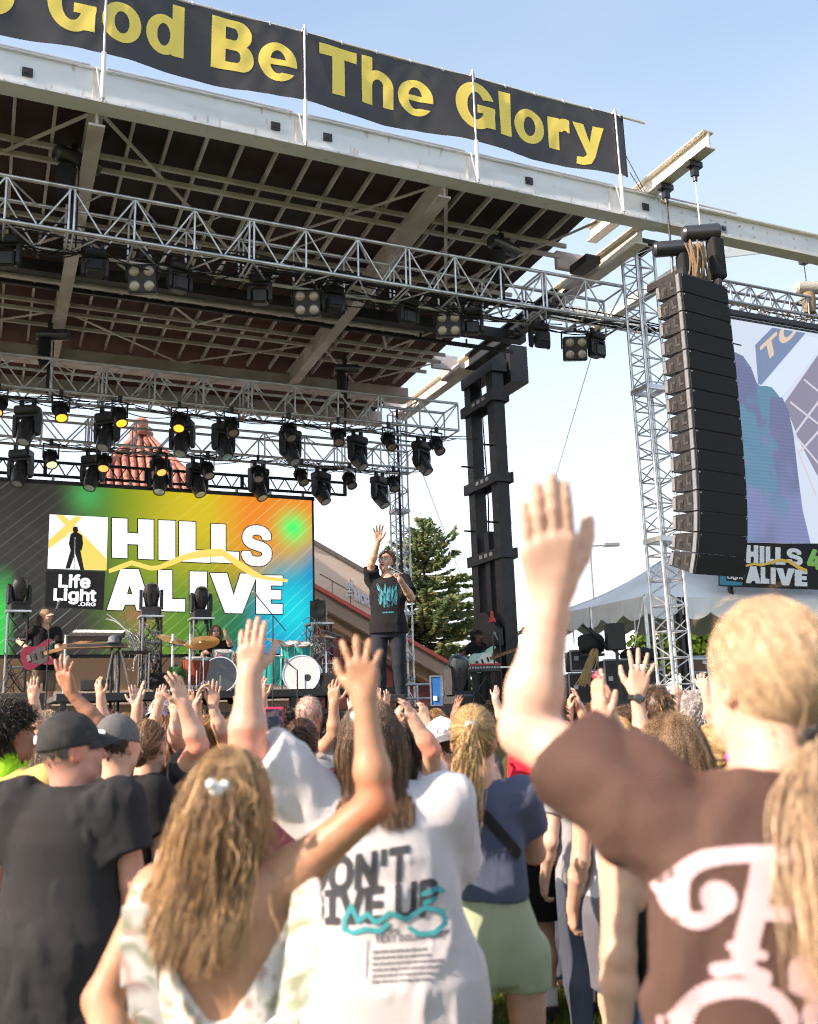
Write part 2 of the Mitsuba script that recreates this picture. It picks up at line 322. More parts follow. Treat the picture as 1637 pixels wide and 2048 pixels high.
for ch, x0, x1, y0, y1 in (('T', -230, -120, _b, 9.75), ('o', -78, 17, _b-.01, 9.6), ('G', 84, 186, _b-.015, 9.765), ('o', 198, 279, _b-.015, 9.585), ('d', 289, 367, _b-.01, 9.75),
                           ('B', 423, 509, _b, 9.745), ('e', 518, 595, _b-.015, 9.575), ('T', 640, 717, _b, 9.735), ('h', 727, 790, _b, 9.735), ('e', 799, 868, _b-.015, 9.57),
                           ('G', 912, 990, _b-.015, 9.74), ('l', 999, 1022, _b, 9.725), ('o', 1029, 1088, _b-.012, 9.565), ('r', 1096, 1137, _b, 9.56), ('y', 1143, 1203, _b-.16, 9.55)):
    letter_on_banner(ch, x0, x1, y0, y1)
for n, x in zip(('leftmost', 'second', 'third', 'rightmost'), (.885, 3.23, 5.57, 7.86)):
    k = thing('banner_pole', f'{n} slim metal pole holding up the black banner', 'pole', 'poles holding the banner')
    obj('pole', tube((x, BY-.03, 8.25), (x, BY-.03, 9.9), .014, 10, cap=True), 'mat_alu', k, smooth=40)
    obj('sleeve', tube((x, BY-.03, 8.28), (x, BY-.03, 8.86), .026, 10, cap=True), 'mat_white', k, smooth=40)
    obj('clamp', bx((x, BY-.0, 9.84), (.05, .08, .04)), 'mat_beam', k)
    obj('strap', path_tube(bez((x-.07, BY+.0, 8.68), (x-.05, BY-.03, 8.45), (x-.01, BY-.03, 8.3)), .008), 'mat_beam', k)
gw = thing('guy_lines', 'two thin dark guy lines from the banner corner down to the beam', 'guy line')
obj('line', tube((8.01, BY, 9.2), (8.35, BY+.05, 8.7), .006, 5), 'mat_rope', gw)
obj('line', tube((8.05, BY, 8.95), (8.3, BY+.05, 8.7), .006, 5), 'mat_rope', gw)

# ------------------------------------------------------------------ trusses
def box_truss(key, a, b, w, h, bay, rc, rb, mat, dbl=3, up=(0, 0, 1), xbrace=False, end=True):
    """a -> b: the lower corner line; w sideways (to the right of travel, away from the viewer), h up"""
    a, b = np.asarray(a, float), np.asarray(b, float); L = np.linalg.norm(b-a); d = (b-a)/L
    up = np.asarray(up, float); s = np.cross(up, d); s /= np.linalg.norm(s)
    C = [np.zeros(3), s*w, up*h, s*w+up*h]
    for c in C: obj('chord', tube(a+c, b+c, rc, 10, cap=True), mat, key, smooth=40)
    n = max(1, int(round(L/bay))); ts = np.linspace(0, L, n+1)
    def br(p, q, r=rb): obj('brace', tube(p, q, r, 7), mat, key, smooth=True)
    for k, t in enumerate(ts):
        p = a+d*t
        for o in ((-.03, .03) if (dbl and k % dbl == 0 and 0 < k < n) else (0,)):
            for c0, c1 in ((C[0], C[2]), (C[1], C[3]), (C[0], C[1]), (C[2], C[3])): br(p+c0+d*o, p+c1+d*o, rb*1.25)
        if k < n:
            q = a+d*ts[k+1]; m = (p+q)/2
            for lo, hi in ((C[0], C[2]), (C[1], C[3])):
                if xbrace: br(p+lo, q+hi); br(p+hi, q+lo)
                else: br(p+hi, m+lo); br(m+lo, q+hi)
            for c0, c1 in ((C[0], C[1]), (C[2], C[3])):
                if xbrace: br(p+c0, q+c1)
                else: br(p+c0, m+c1) if k % 2 else br(p+c1, m+c0)
FTY, FTZ = 10.85, 7.12
ft = thing('front_truss', 'bright aluminium box truss hung under the front of the roof', 'truss')
box_truss(ft, (-3.6, FTY, FTZ), (8.52, FTY, FTZ), .55, .56, .72, .026, .013, 'mat_alu')
mt = thing('middle_truss', 'aluminium box truss at the back carrying the upper row of moving lights', 'truss')
MTY, MTZ = 15.3, 6.68
box_truss(mt, (-3.2, MTY, MTZ), (7.92, MTY, MTZ), .6, .52, .80, .026, .013, 'mat_alu')
rt = thing('rear_truss', 'lower rear aluminium box truss with the second row of moving lights', 'truss')
RTY, RTZ = 17.0, 6.36
box_truss(rt, (-3.2, RTY, RTZ), (7.82, RTY, RTZ), .45, .47, .80, .024, .012, 'mat_alu')
lt = thing('screen_truss', 'dark ladder truss from which the stage screen hangs', 'truss')
LY = 17.65
for z in (5.88, 6.13): obj('chord', tube((-1.2, LY, z), (6.5, LY, z), .028, 8, cap=True), 'mat_black', lt)
for k in range(26):
    x = -1.2+k*.3; m = x+.15
    if x+.3 < 6.55:
        obj('brace', tube((x, LY, 5.88), (m, LY, 6.13), .012, 6), 'mat_black', lt); obj('brace', tube((m, LY, 6.13), (x+.3, LY, 5.88), .012, 6), 'mat_black', lt)
for x in (-1.2, .85, 2.6, 4.4, 6.5): obj('plate', bx2((x-.03, LY-.03, 5.86), (x+.03, LY+.03, 6.15)), 'mat_black', lt)

def tower(name, label, foot, half, ztop, bay, rc, rb, mat='mat_alu'):
    k = thing(name, label, 'truss tower')
    box_truss(k, (foot[0]-half, foot[1]+half, 0.03), (foot[0]-half, foot[1]+half, ztop), 2*half, 2*half, bay, rc, rb, mat, dbl=0, up=(1, 0, 0), xbrace=False)
    obj('base_plate', bx((foot[0], foot[1]+0, .02), (2*half+.3, 2*half+.3, .03)), 'mat_steel', k)
    for z in (ztop-2.2, ztop-4.4):
        if z > 1: obj('splice_frame', cat([bx((foot[0], foot[1]-half, z), (2*half+.06, .05, .07)), bx((foot[0], foot[1]+half, z), (2*half+.06, .05, .07)), bx((foot[0]-half, foot[1], z), (.05, 2*half-.05, .07)), bx((foot[0]+half, foot[1], z), (.05, 2*half-.05, .07))]), mat, k)
    return k
tw = tower('truss_tower', 'slim bright truss tower standing under the right end of the header', (8.62, 10.62), .165, 8.18, .36, .023, .0095)
obj('head_plate', bx2((8.4, 10.4, 8.19), (8.84, 10.84, 8.265)), 'mat_black', tw)
tower('truss_tower', 'distant slim truss tower behind the singer under the rear corner', (8.05, 18.5), .15, 8.0, .45, .02, .009)
pz = thing('black_pole', 'thin dark upright pole beside the rear truss tower', 'pole')
p = atY(806, 1200, 18.2); obj('shaft', tube((p[0], 18.2, 0), (p[0], 18.2, 8.0), .03, 8), 'mat_cable', pz)

# lifting mast
ms = thing('lifting_mast', 'tall black twin-column mast lifting the roof on the right', 'mast')
MX = 8.82
ys = (15.45, 16.38)
for y in ys: obj('column', bx2((MX-.12, y-.125, DZ), (MX+.125, y+.125, 8.6)), 'mat_mast', ms)
for y in ys: obj('lower_sleeve', bx2((MX-.13, y-.13, DZ), (MX+.13, y+.13, 4.4)), 'mat_mast', ms)
for z in (7.45, 5.85, 4.4):
    cl = obj('clamp', cat([bx2((MX-.19, 15.25, z-.10), (MX-.147, 16.58, z+.10)), bx2((MX+.147, 15.25, z-.10), (MX+.19, 16.58, z+.10)), bx2((MX-.146, 15.26, z-.09), (MX+.146, 15.30, z+.09)), bx2((MX-.146, 16.53, z-.09), (MX+.146, 16.57, z+.09))]), 'mat_mast', ms)
    for k in range(3): obj('slot', bx((MX-.193, 15.6+k*.2, z+.02), (.008, .12, .07)), 'mat_steel', cl)
obj('ram', bx2((MX-.1, 15.82, DZ), (MX+.1, 16.0, 4.9)), 'mat_mast', ms)
obj('gusset', extr(Polygon([(15.02, 2.7), (16.1, 2.7), (16.1, 3.0), (15.72, 3.35), (15.46, 3.35), (15.02, 3.0)]), .1, lambda v: np.stack([MX-.28+v[:, 2], v[:, 0]+.3, v[:, 1]], 1)), 'mat_mast', ms)
obj('post', bx2((MX-.2, 15.45, DZ), (MX-.05, 15.75, 2.7)), 'mat_mast', ms)
for y, z in ((15.45, 6.5), (16.38, 6.3), (15.45, 5.0), (16.38, 5.0)): obj('peg', tube((MX-.32, y, z), (MX+.2, y, z), .018, 6, cap=True), 'mat_black', ms)
obj('hose', path_tube([(MX-.05, 15.92, 8.2), (MX-.05, 15.9, 7), (MX-.03, 15.88, 5.5), (MX-.05, 15.9, 4.9)], .012), 'mat_cable', ms)
obj('housing', bx2((MX+.225, 15.2, 7.75), (MX+.62, 16.0, 8.5)), 'mat_black', ms)
obj('head_block', bx2((8.66, 15.25, 7.95), (8.99, 16.55, 8.2)), 'mat_mast', ms)
obj('beacon', trimesh.creation.icosphere(2, .09).apply_translation((MX-.0, 15.55, 8.25)), 'mat_chrome', ms, smooth=True)
tp = thing('tripod_stand', 'small red and black tripod stand by the mast foot', 'stand')
p = atY(985, 1240, 14.3)
obj('pole', tube((p[0], 14.3, DZ), (p[0], 14.3, p[2]+.1), .015, 6), 'mat_black', tp)
obj('red_head', lathe([(.0, 0), (.07, 0), (.05, .06), (.03, .1), (.03, .16), (0, .2)], 8, c=(p[0], 14.3, p[2]-.04)), M('red', (.5, .03, .03), .5), tp)
# guy wires across the gap
wr = thing('guy_wire', 'thin steel guy wire slanting from the front truss down toward the mast', 'wire')
obj('wire', tube(atY(1205, 640, 11.2), atD(1110, 960, 24.), .006, 5), 'mat_rope', wr)
wr = thing('guy_wire', 'thin steel guy wire slanting down behind the spruce tree', 'wire')
obj('wire', tube(atY(845, 945, 17.2), atD(955, 1240, 30.), .006, 5), 'mat_rope', wr)
# ------------------------------------------------------------------ lamps on the trusses
ORD = ['first', 'second', 'third', 'fourth', 'fifth', 'sixth', 'seventh', 'eighth', 'ninth', 'tenth', 'eleventh']
def rbox(sx, sy, sz, r, n=3):
    """rounded box, centred"""
    g = sbox(-sx/2+r, -sy/2+r, sx/2-r, sy/2-r).buffer(r, quad_segs=n)
    c = r*.6; g2 = g.buffer(-c*.7)
    P = np.array(g.exterior.coords)[:-1]; Q = np.array([g2.exterior.interpolate(g2.exterior.project(Point(p))).coords[0] for p in P])
    rings = [np.c_[Q, np.full(len(P), -sz/2)], np.c_[P, np.full(len(P), -sz/2+c)], np.c_[P, np.full(len(P), sz/2-c)], np.c_[Q, np.full(len(P), sz/2)]]
    v = np.vstack(rings); m = len(P); fs = []
    for k in range(3):
        i = np.arange(m); j = (i+1) % m
        fs += [np.stack([k*m+i, k*m+j, (k+1)*m+j], 1), np.stack([k*m+i, (k+1)*m+j, (k+1)*m+i], 1)]
    v = np.vstack([v, [[0, 0, -sz/2], [0, 0, sz/2]]]); i = np.arange(m); j = (i+1) % m
    fs += [np.stack([j, i, 0*i+4*m], 1), np.stack([3*m+i, 3*m+j, 0*i+4*m+1], 1)]
    return v, np.vstack(fs)
def shp(mesh, smooth=40): return mikit.ply(mesh, None, smooth=smooth)
def mv(m, c, R=None):
    v, f = m; return (v if R is None else v@np.asarray(R).T)+np.asarray(c, float), f
# moving head: hangs from the origin, z down is negative
_clampm = cat([mv(bx((0, 0, -.05), (.05, .06, .11)), (x, 0, 0)) for x in (-.1, .1)])
S_base = shp(cat([mv(rbox(.36, .24, .13, .04), (0, 0, -.165)), _clampm]), 30)
_arm = extr(Polygon([(-.05, 0), (.05, 0), (.062, -.12), (.05, -.30), (.0, -.35), (-.05, -.30), (-.062, -.12)]), .055)
S_yoke = shp(cat([mv((np.stack([_arm[0][:, 2], _arm[0][:, 0], _arm[0][:, 1]], 1), _arm[1]), (x, 0, -.225)) for x in (-.205, .15)]+[bx((0, 0, -.25), (.40, .11, .04))]), 30)
S_head = shp(lathe([(0, .22), (.07, .215), (.115, .18), (.135, .10), (.138, .0), (.125, -.10), (.108, -.19), (.104, -.225), (.088, -.23), (.088, -.215), (0, -.215)], 20), 35)
S_lens = shp(lathe([(.0, -.222), (.05, -.223), (.086, -.220)], 20), True)
S_vent = shp(cat([bx((math.cos(a)*.139, math.sin(a)*.139, .02), (.012, .03, .12), np.array([[math.cos(a), -math.sin(a), 0], [math.sin(a), math.cos(a), 0], [0, 0, 1.]])) for a in np.linspace(0, 2*math.pi, 9)[:-1]]), False)
def TT(p, tilt=0, pan=0, s=1.0): return T().translate([float(x) for x in p]).rotate([0, 0, 1], pan).rotate([1, 0, 0], tilt).scale(s)
def moving_head(p, tilt, pan, label, group, s=1.0, up=False, lens='mat_lens'):
    k = thing('moving_head_light', label, 'stage light', group)
    B = T().translate([float(x) for x in p]).rotate([0, 0, 1], pan).scale(s)
    if up: B = B.rotate([1, 0, 0], 180)
    obj('base', None, 'mat_black', k, shape=S_base, to_world=B); obj('yoke', None, 'mat_black', k, shape=S_yoke, to_world=B)
    H = B.translate([0, 0, -.48]).rotate([1, 0, 0], tilt)
    h = obj('head', None, 'mat_black_gloss', k, shape=S_head, to_world=H)
    obj('lens', None, lens, h, shape=S_lens, to_world=H); obj('vent', None, 'mat_black', h, shape=S_vent, to_world=H)
    return k
R1 = [(55, -18, 150), (215, -22, 140), (365, -20, 150), (447, -22, 205), (580, -24, 205), (713, -26, 210), (840, -28, 212)]
for i, (x, t, pn) in enumerate(R1):
    X = atY(x, 830, 15.9)[0]
    moving_head((X, 15.88, MTZ-.02), t-6, pn-180, f'{ORD[i]} from the left of the black moving heads under the upper rear truss', 'moving heads on the upper rear truss', 1.05)
R2 = [(43, -18, 150), (187, -20, 145), (322, -22, 160), (395, -22, 205), (517, -24, 205), (641, -26, 208), (757, -26, 210)]
for i, (x, t, pn) in enumerate(R2):
    X = atY(x, 900, 17.45)[0]
    moving_head((X, 17.43, RTZ-.02), t-6, pn-180, f'{ORD[i]} from the left of the black moving heads under the lower rear truss', 'moving heads on the lower rear truss', 1.05)
S_parb = shp(cat([lathe([(0, .20), (.05, .2), (.075, .15), (.09, .08), (.092, -.1), (.10, -.14), (.10, -.17), (.088, -.17), (.084, -.15), (0, -.15)], 16)]), 35)
S_parf = shp(cat([bx((math.cos(a)*.1, math.sin(a)*.1, .07), (.05, .008, .13), np.array([[math.cos(a), -math.sin(a), 0], [math.sin(a), math.cos(a), 0], [0, 0, 1.]])) for a in np.linspace(0, 2*math.pi, 15)[:-1]]), False)
S_pary = shp(cat([tube((-.13, 0, .0), (-.13, 0, .24), .012, 6), tube((.13, 0, 0), (.13, 0, .24), .012, 6), bx((0, 0, .25), (.28, .03, .02)), bx((0, 0, .3), (.05, .06, .1))]), False)
S_parl = shp(lathe([(0, -.156), (.05, -.158), (.083, -.155)], 16), True)
scene['mat_amber_glass'] = {'type': 'twosided', 'bsdf': {'type': 'principled', 'base_color': {'type': 'rgb', 'value': [.5, .25, .05]}, 'roughness': .25}}
def par(p, pan, label, lit, group, tilt=34):
    k = thing('par_light', label, 'stage light', group)
    B = T().translate([float(x) for x in p]).rotate([0, 0, 1], pan)
    obj('yoke', None, 'mat_black', k, shape=S_pary, to_world=B.translate([0, 0, -.33]))
    H = B.translate([0, 0, -.33]).rotate([1, 0, 0], -tilt)
    obj('body', None, 'mat_black', k, shape=S_parb, to_world=H); obj('fins', None, 'mat_black', k, shape=S_parf, to_world=H)
    obj('lens', None, 'mat_amber_glass' if lit else 'mat_blinder_lens', k, shape=S_parl, to_world=H, emit={'type': 'rgb', 'value': lit} if lit else None)
am = [.26, .125, .008]; am2 = [.28, .10, .02]; am3 = [.27, .19, .09]
for i, (x, l) in enumerate(zip((-3, 122, 240, 359, 463, 577, 675, 775, 870), (am2, am, am, am, None, None, None, None, None))):
    X = atY(x, 800, 15.28)[0]
    par((X, 15.26, MTZ-.02), (-14, 10, 16)[i % 3], f'{ORD[i]} from the left of the small spotlights under the upper rear truss'+(', glowing amber' if l else ''), l, 'small spotlights on the upper rear truss')
for i, (x, l) in enumerate(zip((102, 209, 320, 415, 516, 602, 698, 785), (am3, am2, am2, None, None, None, None, None))):
    X = atY(x, 900, 16.98)[0]
    par((X, 16.96, RTZ-.02), (12, -12, 14)[i % 3], f'{ORD[i]} from the left of the small spotlights under the lower rear truss'+(', glowing amber' if l else ''), l, 'small spotlights on the lower rear truss')
# front truss: blinders and wash heads
S_bb = shp(cat([mv(rbox(.36, .13, .36, .03), (0, 0, -.36)), tube((-.2, 0, -.36), (-.2, 0, -.10), .012, 6), tube((.2, 0, -.36), (.2, 0, -.10), .012, 6), bx((0, 0, -.1), (.42, .03, .02)), bx((0, 0, -.05), (.05, .06, .1))]), 30)
S_bl = [shp(mv(lathe([(0, -.0), (.045, -.004), (.062, .006), (.066, .014)], 16, frame((0, 1, 0))), (x, -.079, -.36+z)), True) for x in (-.09, .09) for z in (-.09, .09)]
for i, (x, y) in enumerate(((285, 500), (615, 545), (897, 585), (1150, 625))):
    X = atY(x, y, 11.35)[0]
    k = thing('blinder_light', f'{ORD[i]} from the left of the square four-lamp blinders under the front truss', 'stage light', 'four-lamp blinders on the front truss')
    B = T().translate([float(X), 11.38, FTZ+(.17 if i < 3 else .08)]).rotate([0, 0, 1], -22).rotate([1, 0, 0], 12)
    obj('housing', None, 'mat_black', k, shape=S_bb, to_world=B)
    for s in S_bl: obj('lamp', None, 'mat_blinder_lens', k, shape=s, to_world=B)
S_wh = shp(cat([mv(rbox(.27, .22, .25, .05), (0, 0, -.43)), bx((0, -.12, -.43), (.2, .02, .18))]), 30)
for i, (x, y) in enumerate(((18, 440), (193, 470), (362, 495), (522, 520), (668, 545), (818, 560), (945, 580), (1078, 600), (1192, 620))):
    X = atY(x, y, 11.35)[0]
    k = thing('wash_light', f'{ORD[i]} from the left of the black boxy wash lights under the front truss', 'stage light', 'boxy wash lights on the front truss')
    B = T().translate([float(X), 11.40, FTZ+(.16 if i < 7 else .08)]).rotate([0, 0, 1], -20+17*(i % 3)).scale(.78)
    obj('base', None, 'mat_black', k, shape=S_base, to_world=B); obj('yoke', None, 'mat_black', k, shape=S_yoke, to_world=B)
    obj('head', None, 'mat_black', k, shape=S_wh, to_world=B.translate([0, 0, -.02]).rotate([1, 0, 0], (8, -12, 4)[i % 3]))
# loose cables along trusses
r2 = np.random.default_rng(3)
def swag(name, label, x0, x1, y, z, n, amp, rad=.009, grp=None):
    ms = []
    for _ in range(n):
        a = r2.uniform(x0, x1-.8); b = a+r2.uniform(.5, 1.8); zz = z+r2.uniform(-.05, .06); yy = y+r2.uniform(-.05, .1)
        P = bez((a, yy, zz), ((a+b)/2, yy, zz-2*r2.uniform(.03, amp)), (b, yy+r2.uniform(-.05, .05), zz+r2.uniform(-.03, .05)), 12); ms.append(path_tube(P, rad, 5))
    tag(obj(name, cat(ms), 'mat_cable', smooth=True), label, 'cable', kind='stuff')
swag('truss_cables', 'black cables looped along the front truss', -3.3, 8.3, FTY+.5, FTZ+.06, 60, .16)
swag('truss_cables', 'black cables looped along the upper rear truss', -3, 7.8, MTY+.55, MTZ+.06, 50, .16)
swag('truss_cables', 'black cables looped along the lower rear truss', -3, 7.7, RTY+.4, RTZ+.06, 45, .16)
# coil of feeder cable lying in the front truss
ms = []
for k in range(46):
    a = r2.uniform(-3.2, 8.0); L = r2.uniform(1, 3.5); z = FTZ+r2.uniform(.05, .16); y = FTY+.25+r2.uniform(-.12, .12)
    ms.append(path_tube([(a+t*L, y+.03*math.sin(7*t+k), z+.025*math.sin(5*t+2*k)) for t in np.linspace(0, 1, 12)], .011, 5))
tag(obj('truss_cables', cat(ms), 'mat_cable', smooth=True), 'bundle of black feeder cables lying inside the front truss', 'cable', kind='stuff')

# chain hoists
def hoist(px, Y, zt, zm, zb, label, dirn=1, s=1.0, bag=True):
    X = atY(px[0], px[1], Y)[0]; k = thing('chain_hoist', label, 'chain hoist', 'black chain hoists')
    obj('chain', tube((X, Y, zm+.12), (X, Y, zt), .011, 6), 'mat_cable', k)
    R = frame((dirn, .35, 0)); L = .56*s
    obj('motor', mv(lathe([(0, -L/2), (.08*s, -L/2), (.105*s, -L/2+.03), (.105*s, L/2-.03), (.085*s, L/2), (0, L/2)], 16, R), (X+.04, Y, zm)), 'mat_black_gloss', k, smooth=35)
    obj('end_cap', mv(lathe([(0, L/2+.004), (.075*s, L/2+.003), (.084*s, L/2+.0)], 14, R), (X+.04, Y, zm)), 'mat_steel', k)
    obj('hook_block', bx((X, Y, zm+.14), (.07, .07, .1)), 'mat_black', k)
    if bag: obj('chain_bag', lathe([(0, 0), (.075*s, 0), (.1*s, .1), (.115*s, .42*s), (.10*s, .46*s), (0, .46*s)], 12, c=(X-.08, Y-.02, zm-.12-.46*s)), 'mat_black_matte', k, smooth=40)
    obj('strap', cat([beam((X, Y, zm-.1), (X-.0, Y+.02, zb), .05, .012), tube((X+.06, Y, zm-.1), (X+.08, Y+.25, zb), .012, 5)]), 'mat_cable', k)
hoist((150, 280), 11.1, 8.36, 8.2, FTZ+.05, 'black chain hoist at the left holding the front truss', 1)
hoist((1000, 440), 11.1, 8.36, 8.12, FTZ+.05, 'black chain hoist at the right holding the front truss', 1)
hoist((100, 670), 15.6, 8.15, 7.72, MTZ+.05, 'black chain hoist at the left holding the upper rear truss', -1, .9)
hoist((690, 745), 15.6, 8.15, 7.75, MTZ+.05, 'black chain hoist at the right holding the upper rear truss', -1, .8)

# ------------------------------------------------------------------ loudspeaker line array
M('pocket', (.038, .038, .04), .55)
la = thing('line_array', 'tall black line array loudspeaker hanging right of the stage', 'loudspeaker')
AX, AY = 8.10, 8.78
cw, chh, cd = .86, .252, .40
_side = Polygon([(0, -chh/2), (0, chh/2), (cd, chh/2-.035), (cd, -chh/2+.035)])
zt = atY(1388, 556, AY)[2]
ang = 0.0; pos = np.array([AY, zt]); n = 15
angs = [0.3]*10+[.8, 1.8, 3.0, 4.6, 6.0]
acc = -1.0
bag = []
YAWA = math.radians(8)
RA = np.array([[math.cos(YAWA), -math.sin(YAWA), 0], [math.sin(YAWA), math.cos(YAWA), 0], [0, 0, 1]])
piv = np.array([AX, AY+.2, 0])
def AT(v): return (v-piv)@RA.T+piv
for i in range(n):
    acc += angs[i]; a = math.radians(acc)
    # down direction and depth direction in the (y, z) plane; the front leans to face down as a grows
    dn = np.array([math.sin(a), -math.cos(a)]); dp = np.array([math.cos(a), math.sin(a)])
    c = pos+dn*chh/2
    def mp(x, d, h):      # x across, d depth from the front, h height
        q = c+dp*d-dn*h; return np.stack([AX+x, q[0]+0*x, q[1]+0*x], -1)
    def tr(v): 
        q = c[None]+v[:, 1:2]*dp[None]-v[:, 2:3]*dn[None]; return AT(np.stack([AX+v[:, 0], q[:, 0], q[:, 1]], 1))
    s = np.array(_side.exterior.coords)[:-1]
    v, f = extr(_side, cw); v = np.stack([v[:, 2]-cw/2, v[:, 0], v[:, 1]], 1)
    cab = obj('cabinet', (tr(v*np.array([1, 1, .985])), f), 'mat_black', la)
    g = bx((0, -.008, 0), (cw-.012, .014, chh-.016)); obj('grille', (tr(g[0]), g[1]), 'mat_black_matte', cab)
    for nm, mt_, bs in (('rigging_rail', 'mat_alu_dark', (((-cw/2-.012, .028, 0), (.022, .05, chh-.02)), ((-cw/2-.006, cd-.03, 0), (.012, .05, chh-.1)))),
                        ('handle_pocket', 'mat_pocket', (((-cw/2-.004, .13, .015), (.008, .075, .12)), ((-cw/2-.004, .27, -.02), (.008, .08, .11)))),
                        ('handle', 'mat_black_matte', (((-cw/2-.009, .12, .03), (.006, .04, .08)), ((-cw/2-.009, .255, -.03), (.006, .04, .07)))),
                        ('badge', 'mat_steel', (((cw/2-.03, -.017, chh/2-.03), (.016, .006, .016)), ((-cw/2+.03, -.017, chh/2-.03), (.016, .006, .016))))):
        for c_, s_ in bs: g = bx(c_, s_); obj(nm, (tr(g[0]), g[1]), mt_, cab)
    pos = pos+dn*chh
obj('fly_frame', (AT(cat([bx2((AX-.36, AY+.0, zt+.01), (AX-.30, AY+.62, zt+.10)), bx2((AX+.30, AY, zt+.01), (AX+.36, AY+.62, zt+.10)), bx2((AX-.30, AY+.1, zt+.02), (AX+.30, AY+.16, zt+.09)), bx2((AX-.30, AY+.5, zt+.02), (AX+.30, AY+.56, zt+.09))])[0]), cat([bx2((0, 0, 0), (1, 1, 1))]*4)[1]), 'mat_mast', la)
ms = []
for k in range(26):
    x = AX+r2.uniform(-.02, .22); y = AY+.18+r2.uniform(-.08, .08)
    ms.append(path_tube(bez((x, y, zt+.62), (x+r2.uniform(-.1, .1), y-.08, zt+.3), (x+r2.uniform(-.1, .1), y, zt+.09), 8), .011, 5))
ck = obj('cable_bundle', cat(ms), M('tan_cable', (.20, .14, .08), .7), la, kind='stuff')
AX = 8.45
def array_hoist(y, zclamp, zm, label, big, xo=0):
    k = thing('chain_hoist', label, 'chain hoist', 'hoists of the line array')
    X = AX+xo
    obj('beam_clamp', cat([bx((X, y, 8.66), (.22, .10, .08)), bx((X, y, 8.56), (.09, .07, .14)), tube((X, y, 8.5), (X, y, 8.42), .03, 8)]), 'mat_black', k)
    obj('chain', tube((X, y, zm+.1), (X, y, 8.45), .010 if big else .016, 6), 'mat_white' if big else 'mat_cable', k)
    R = frame((1, -.55, .02))*.78; L = .62
    obj('motor', mv(lathe([(0, -L/2), (.11, -L/2), (.14, -L/2+.04), (.14, L/2-.03), (.12, L/2), (0, L/2)], 18, R), (X, y, zm)), 'mat_black_gloss', k, smooth=35)
    obj('end_cap', mv(cat([lathe([(0.03, L/2+.006), (.10, L/2+.006), (.118, L/2+.001)], 16, R), mv(bx((0, 0, L/2+.015), (.13, .02, .012), None), (0, 0, 0))])if False else lathe([(0.03, L/2+.006), (.10, L/2+.006), (.118, L/2+.001)], 16, R), (X, y, zm)), 'mat_alu', k)
    obj('chain_bag', mv(rbox(.20, .17, .56, .04), (X+.16, y-.06, zm-.38)), 'mat_black_matte', k, smooth=30)
    obj('link', cat([tube((X, y, zm-.12), (X-.05, y, zt+.1), .02, 6), bx((X-.05, y, zt+.16), (.1, .08, .12))]), 'mat_black', k)
ym1 = atX(1390, 345, AX)[1]; ym2 = atX(1332, 385, AX)[1]
array_hoist(ym1, 8.6, atY(1425, 470, ym1)[2], 'front chain hoist with pale chain above the line array', True)
array_hoist(ym2, 8.6, atY(1350, 498, ym2)[2], 'rear chain hoist with dark chain above the line array', False)

# ------------------------------------------------------------------ LED screens
def zz5(x, y): return x/2.339, 940+y/2.339
SY = 17.55
def led_bg(p, n, uv):
    u = (p.x-.2)/5.55; v = (p.z-2.65)/3.1
    sm = mikit.smoothstep
    dark = mi.Color3f(.010, .009, .008); grn = mi.Color3f(.040, .085, .004); yel = mi.Color3f(.21, .16, .004); org = mi.Color3f(.27, .078, .005); blu = mi.Color3f(.002, .062, .16); tea = mi.Color3f(0, .21, .235); dgr = mi.Color3f(.004, .05, .02)
    c = mikit.mix(dark, grn, sm(.18, .42, u+.12*(v-.5)))
    c = mikit.mix(c, yel, sm(.28, .60, u)*sm(.25, .85, v))
    c = mikit.mix(c, org, sm(.62, .8, u)*sm(.3, .8, v-.25*(u-.7)))
    c = mikit.mix(c, dgr, sm(.5, .75, u)*sm(.55, .15, v))
    w = mikit.fbm(p.x*.9, p.z*.9, 3.0, 3)
    c = mikit.mix(c, blu, sm(.78, .93, u-.35*(v-.42)+.3*(w-.5))*sm(.85, .5, v))
    c = mikit.mix(c, tea, dr.exp(-(dr.square((u-.93)/.10)+dr.square((v-.28)/.22))))
    c = mikit.mix(c, (.02, .30, .05), dr.exp(-(dr.square((u-.935)/.055)+dr.square((v-.80)/.10))))
    c = mikit.mix(c, (.015, .18, .03), sm(.055, .02, u)*sm(.55, .25, v))
    c = mikit.mix(c, (.02, .12, .03), dr.exp(-(dr.square((u-.25)/.05)+dr.square((v-.93)/.10))))
    c = mikit.mix(c, (.10, .05, .02), dr.exp(-(dr.square((u-.42)/.06)+dr.square((v-.25)/.09))))
    d = (p.x*.83+p.z*-.9)*5.2; l = dr.abs(d-dr.floor(d)-.5)
    ln = sm(.07, .03, l)*sm(.02, .3, dr.abs(u-.33+.0*v)+.12*(v < .35))*(.25+.75*mikit.cell_rand(dr.floor(d), 3))
    c = c+mi.Color3f(.06, .085, .06)*ln*(.35+.65*sm(.45, .1, v)+.5*sm(.55, .9, u))
    px = p.z*45; c = c*.50*(.9+.1*sm(.2, .5, dr.abs(px-dr.floor(px)-.5)*2))
    return c
sw = thing('video_wall', 'large LED screen at the back of the stage showing a festival logo', 'screen')
TL, TR = atY(13, 962, SY), atY(622, 1005, SY)
X0, X1, ZT, ZB = TL[0], TR[0]+.02, 5.70, 2.72
X0 = -.02
obj('cabinet', bx2((X0-.05, SY+.03, ZB-.05), (X1+.05, SY+.2, ZT+.07)), 'mat_black', sw)
def quad(x0, x1, z0, z1, y): return np.array([[x0, y, z0], [x1, y, z0], [x1, y, z1], [x0, y, z1.__float__()]]), np.array([[0, 1, 2], [0, 2, 3]])
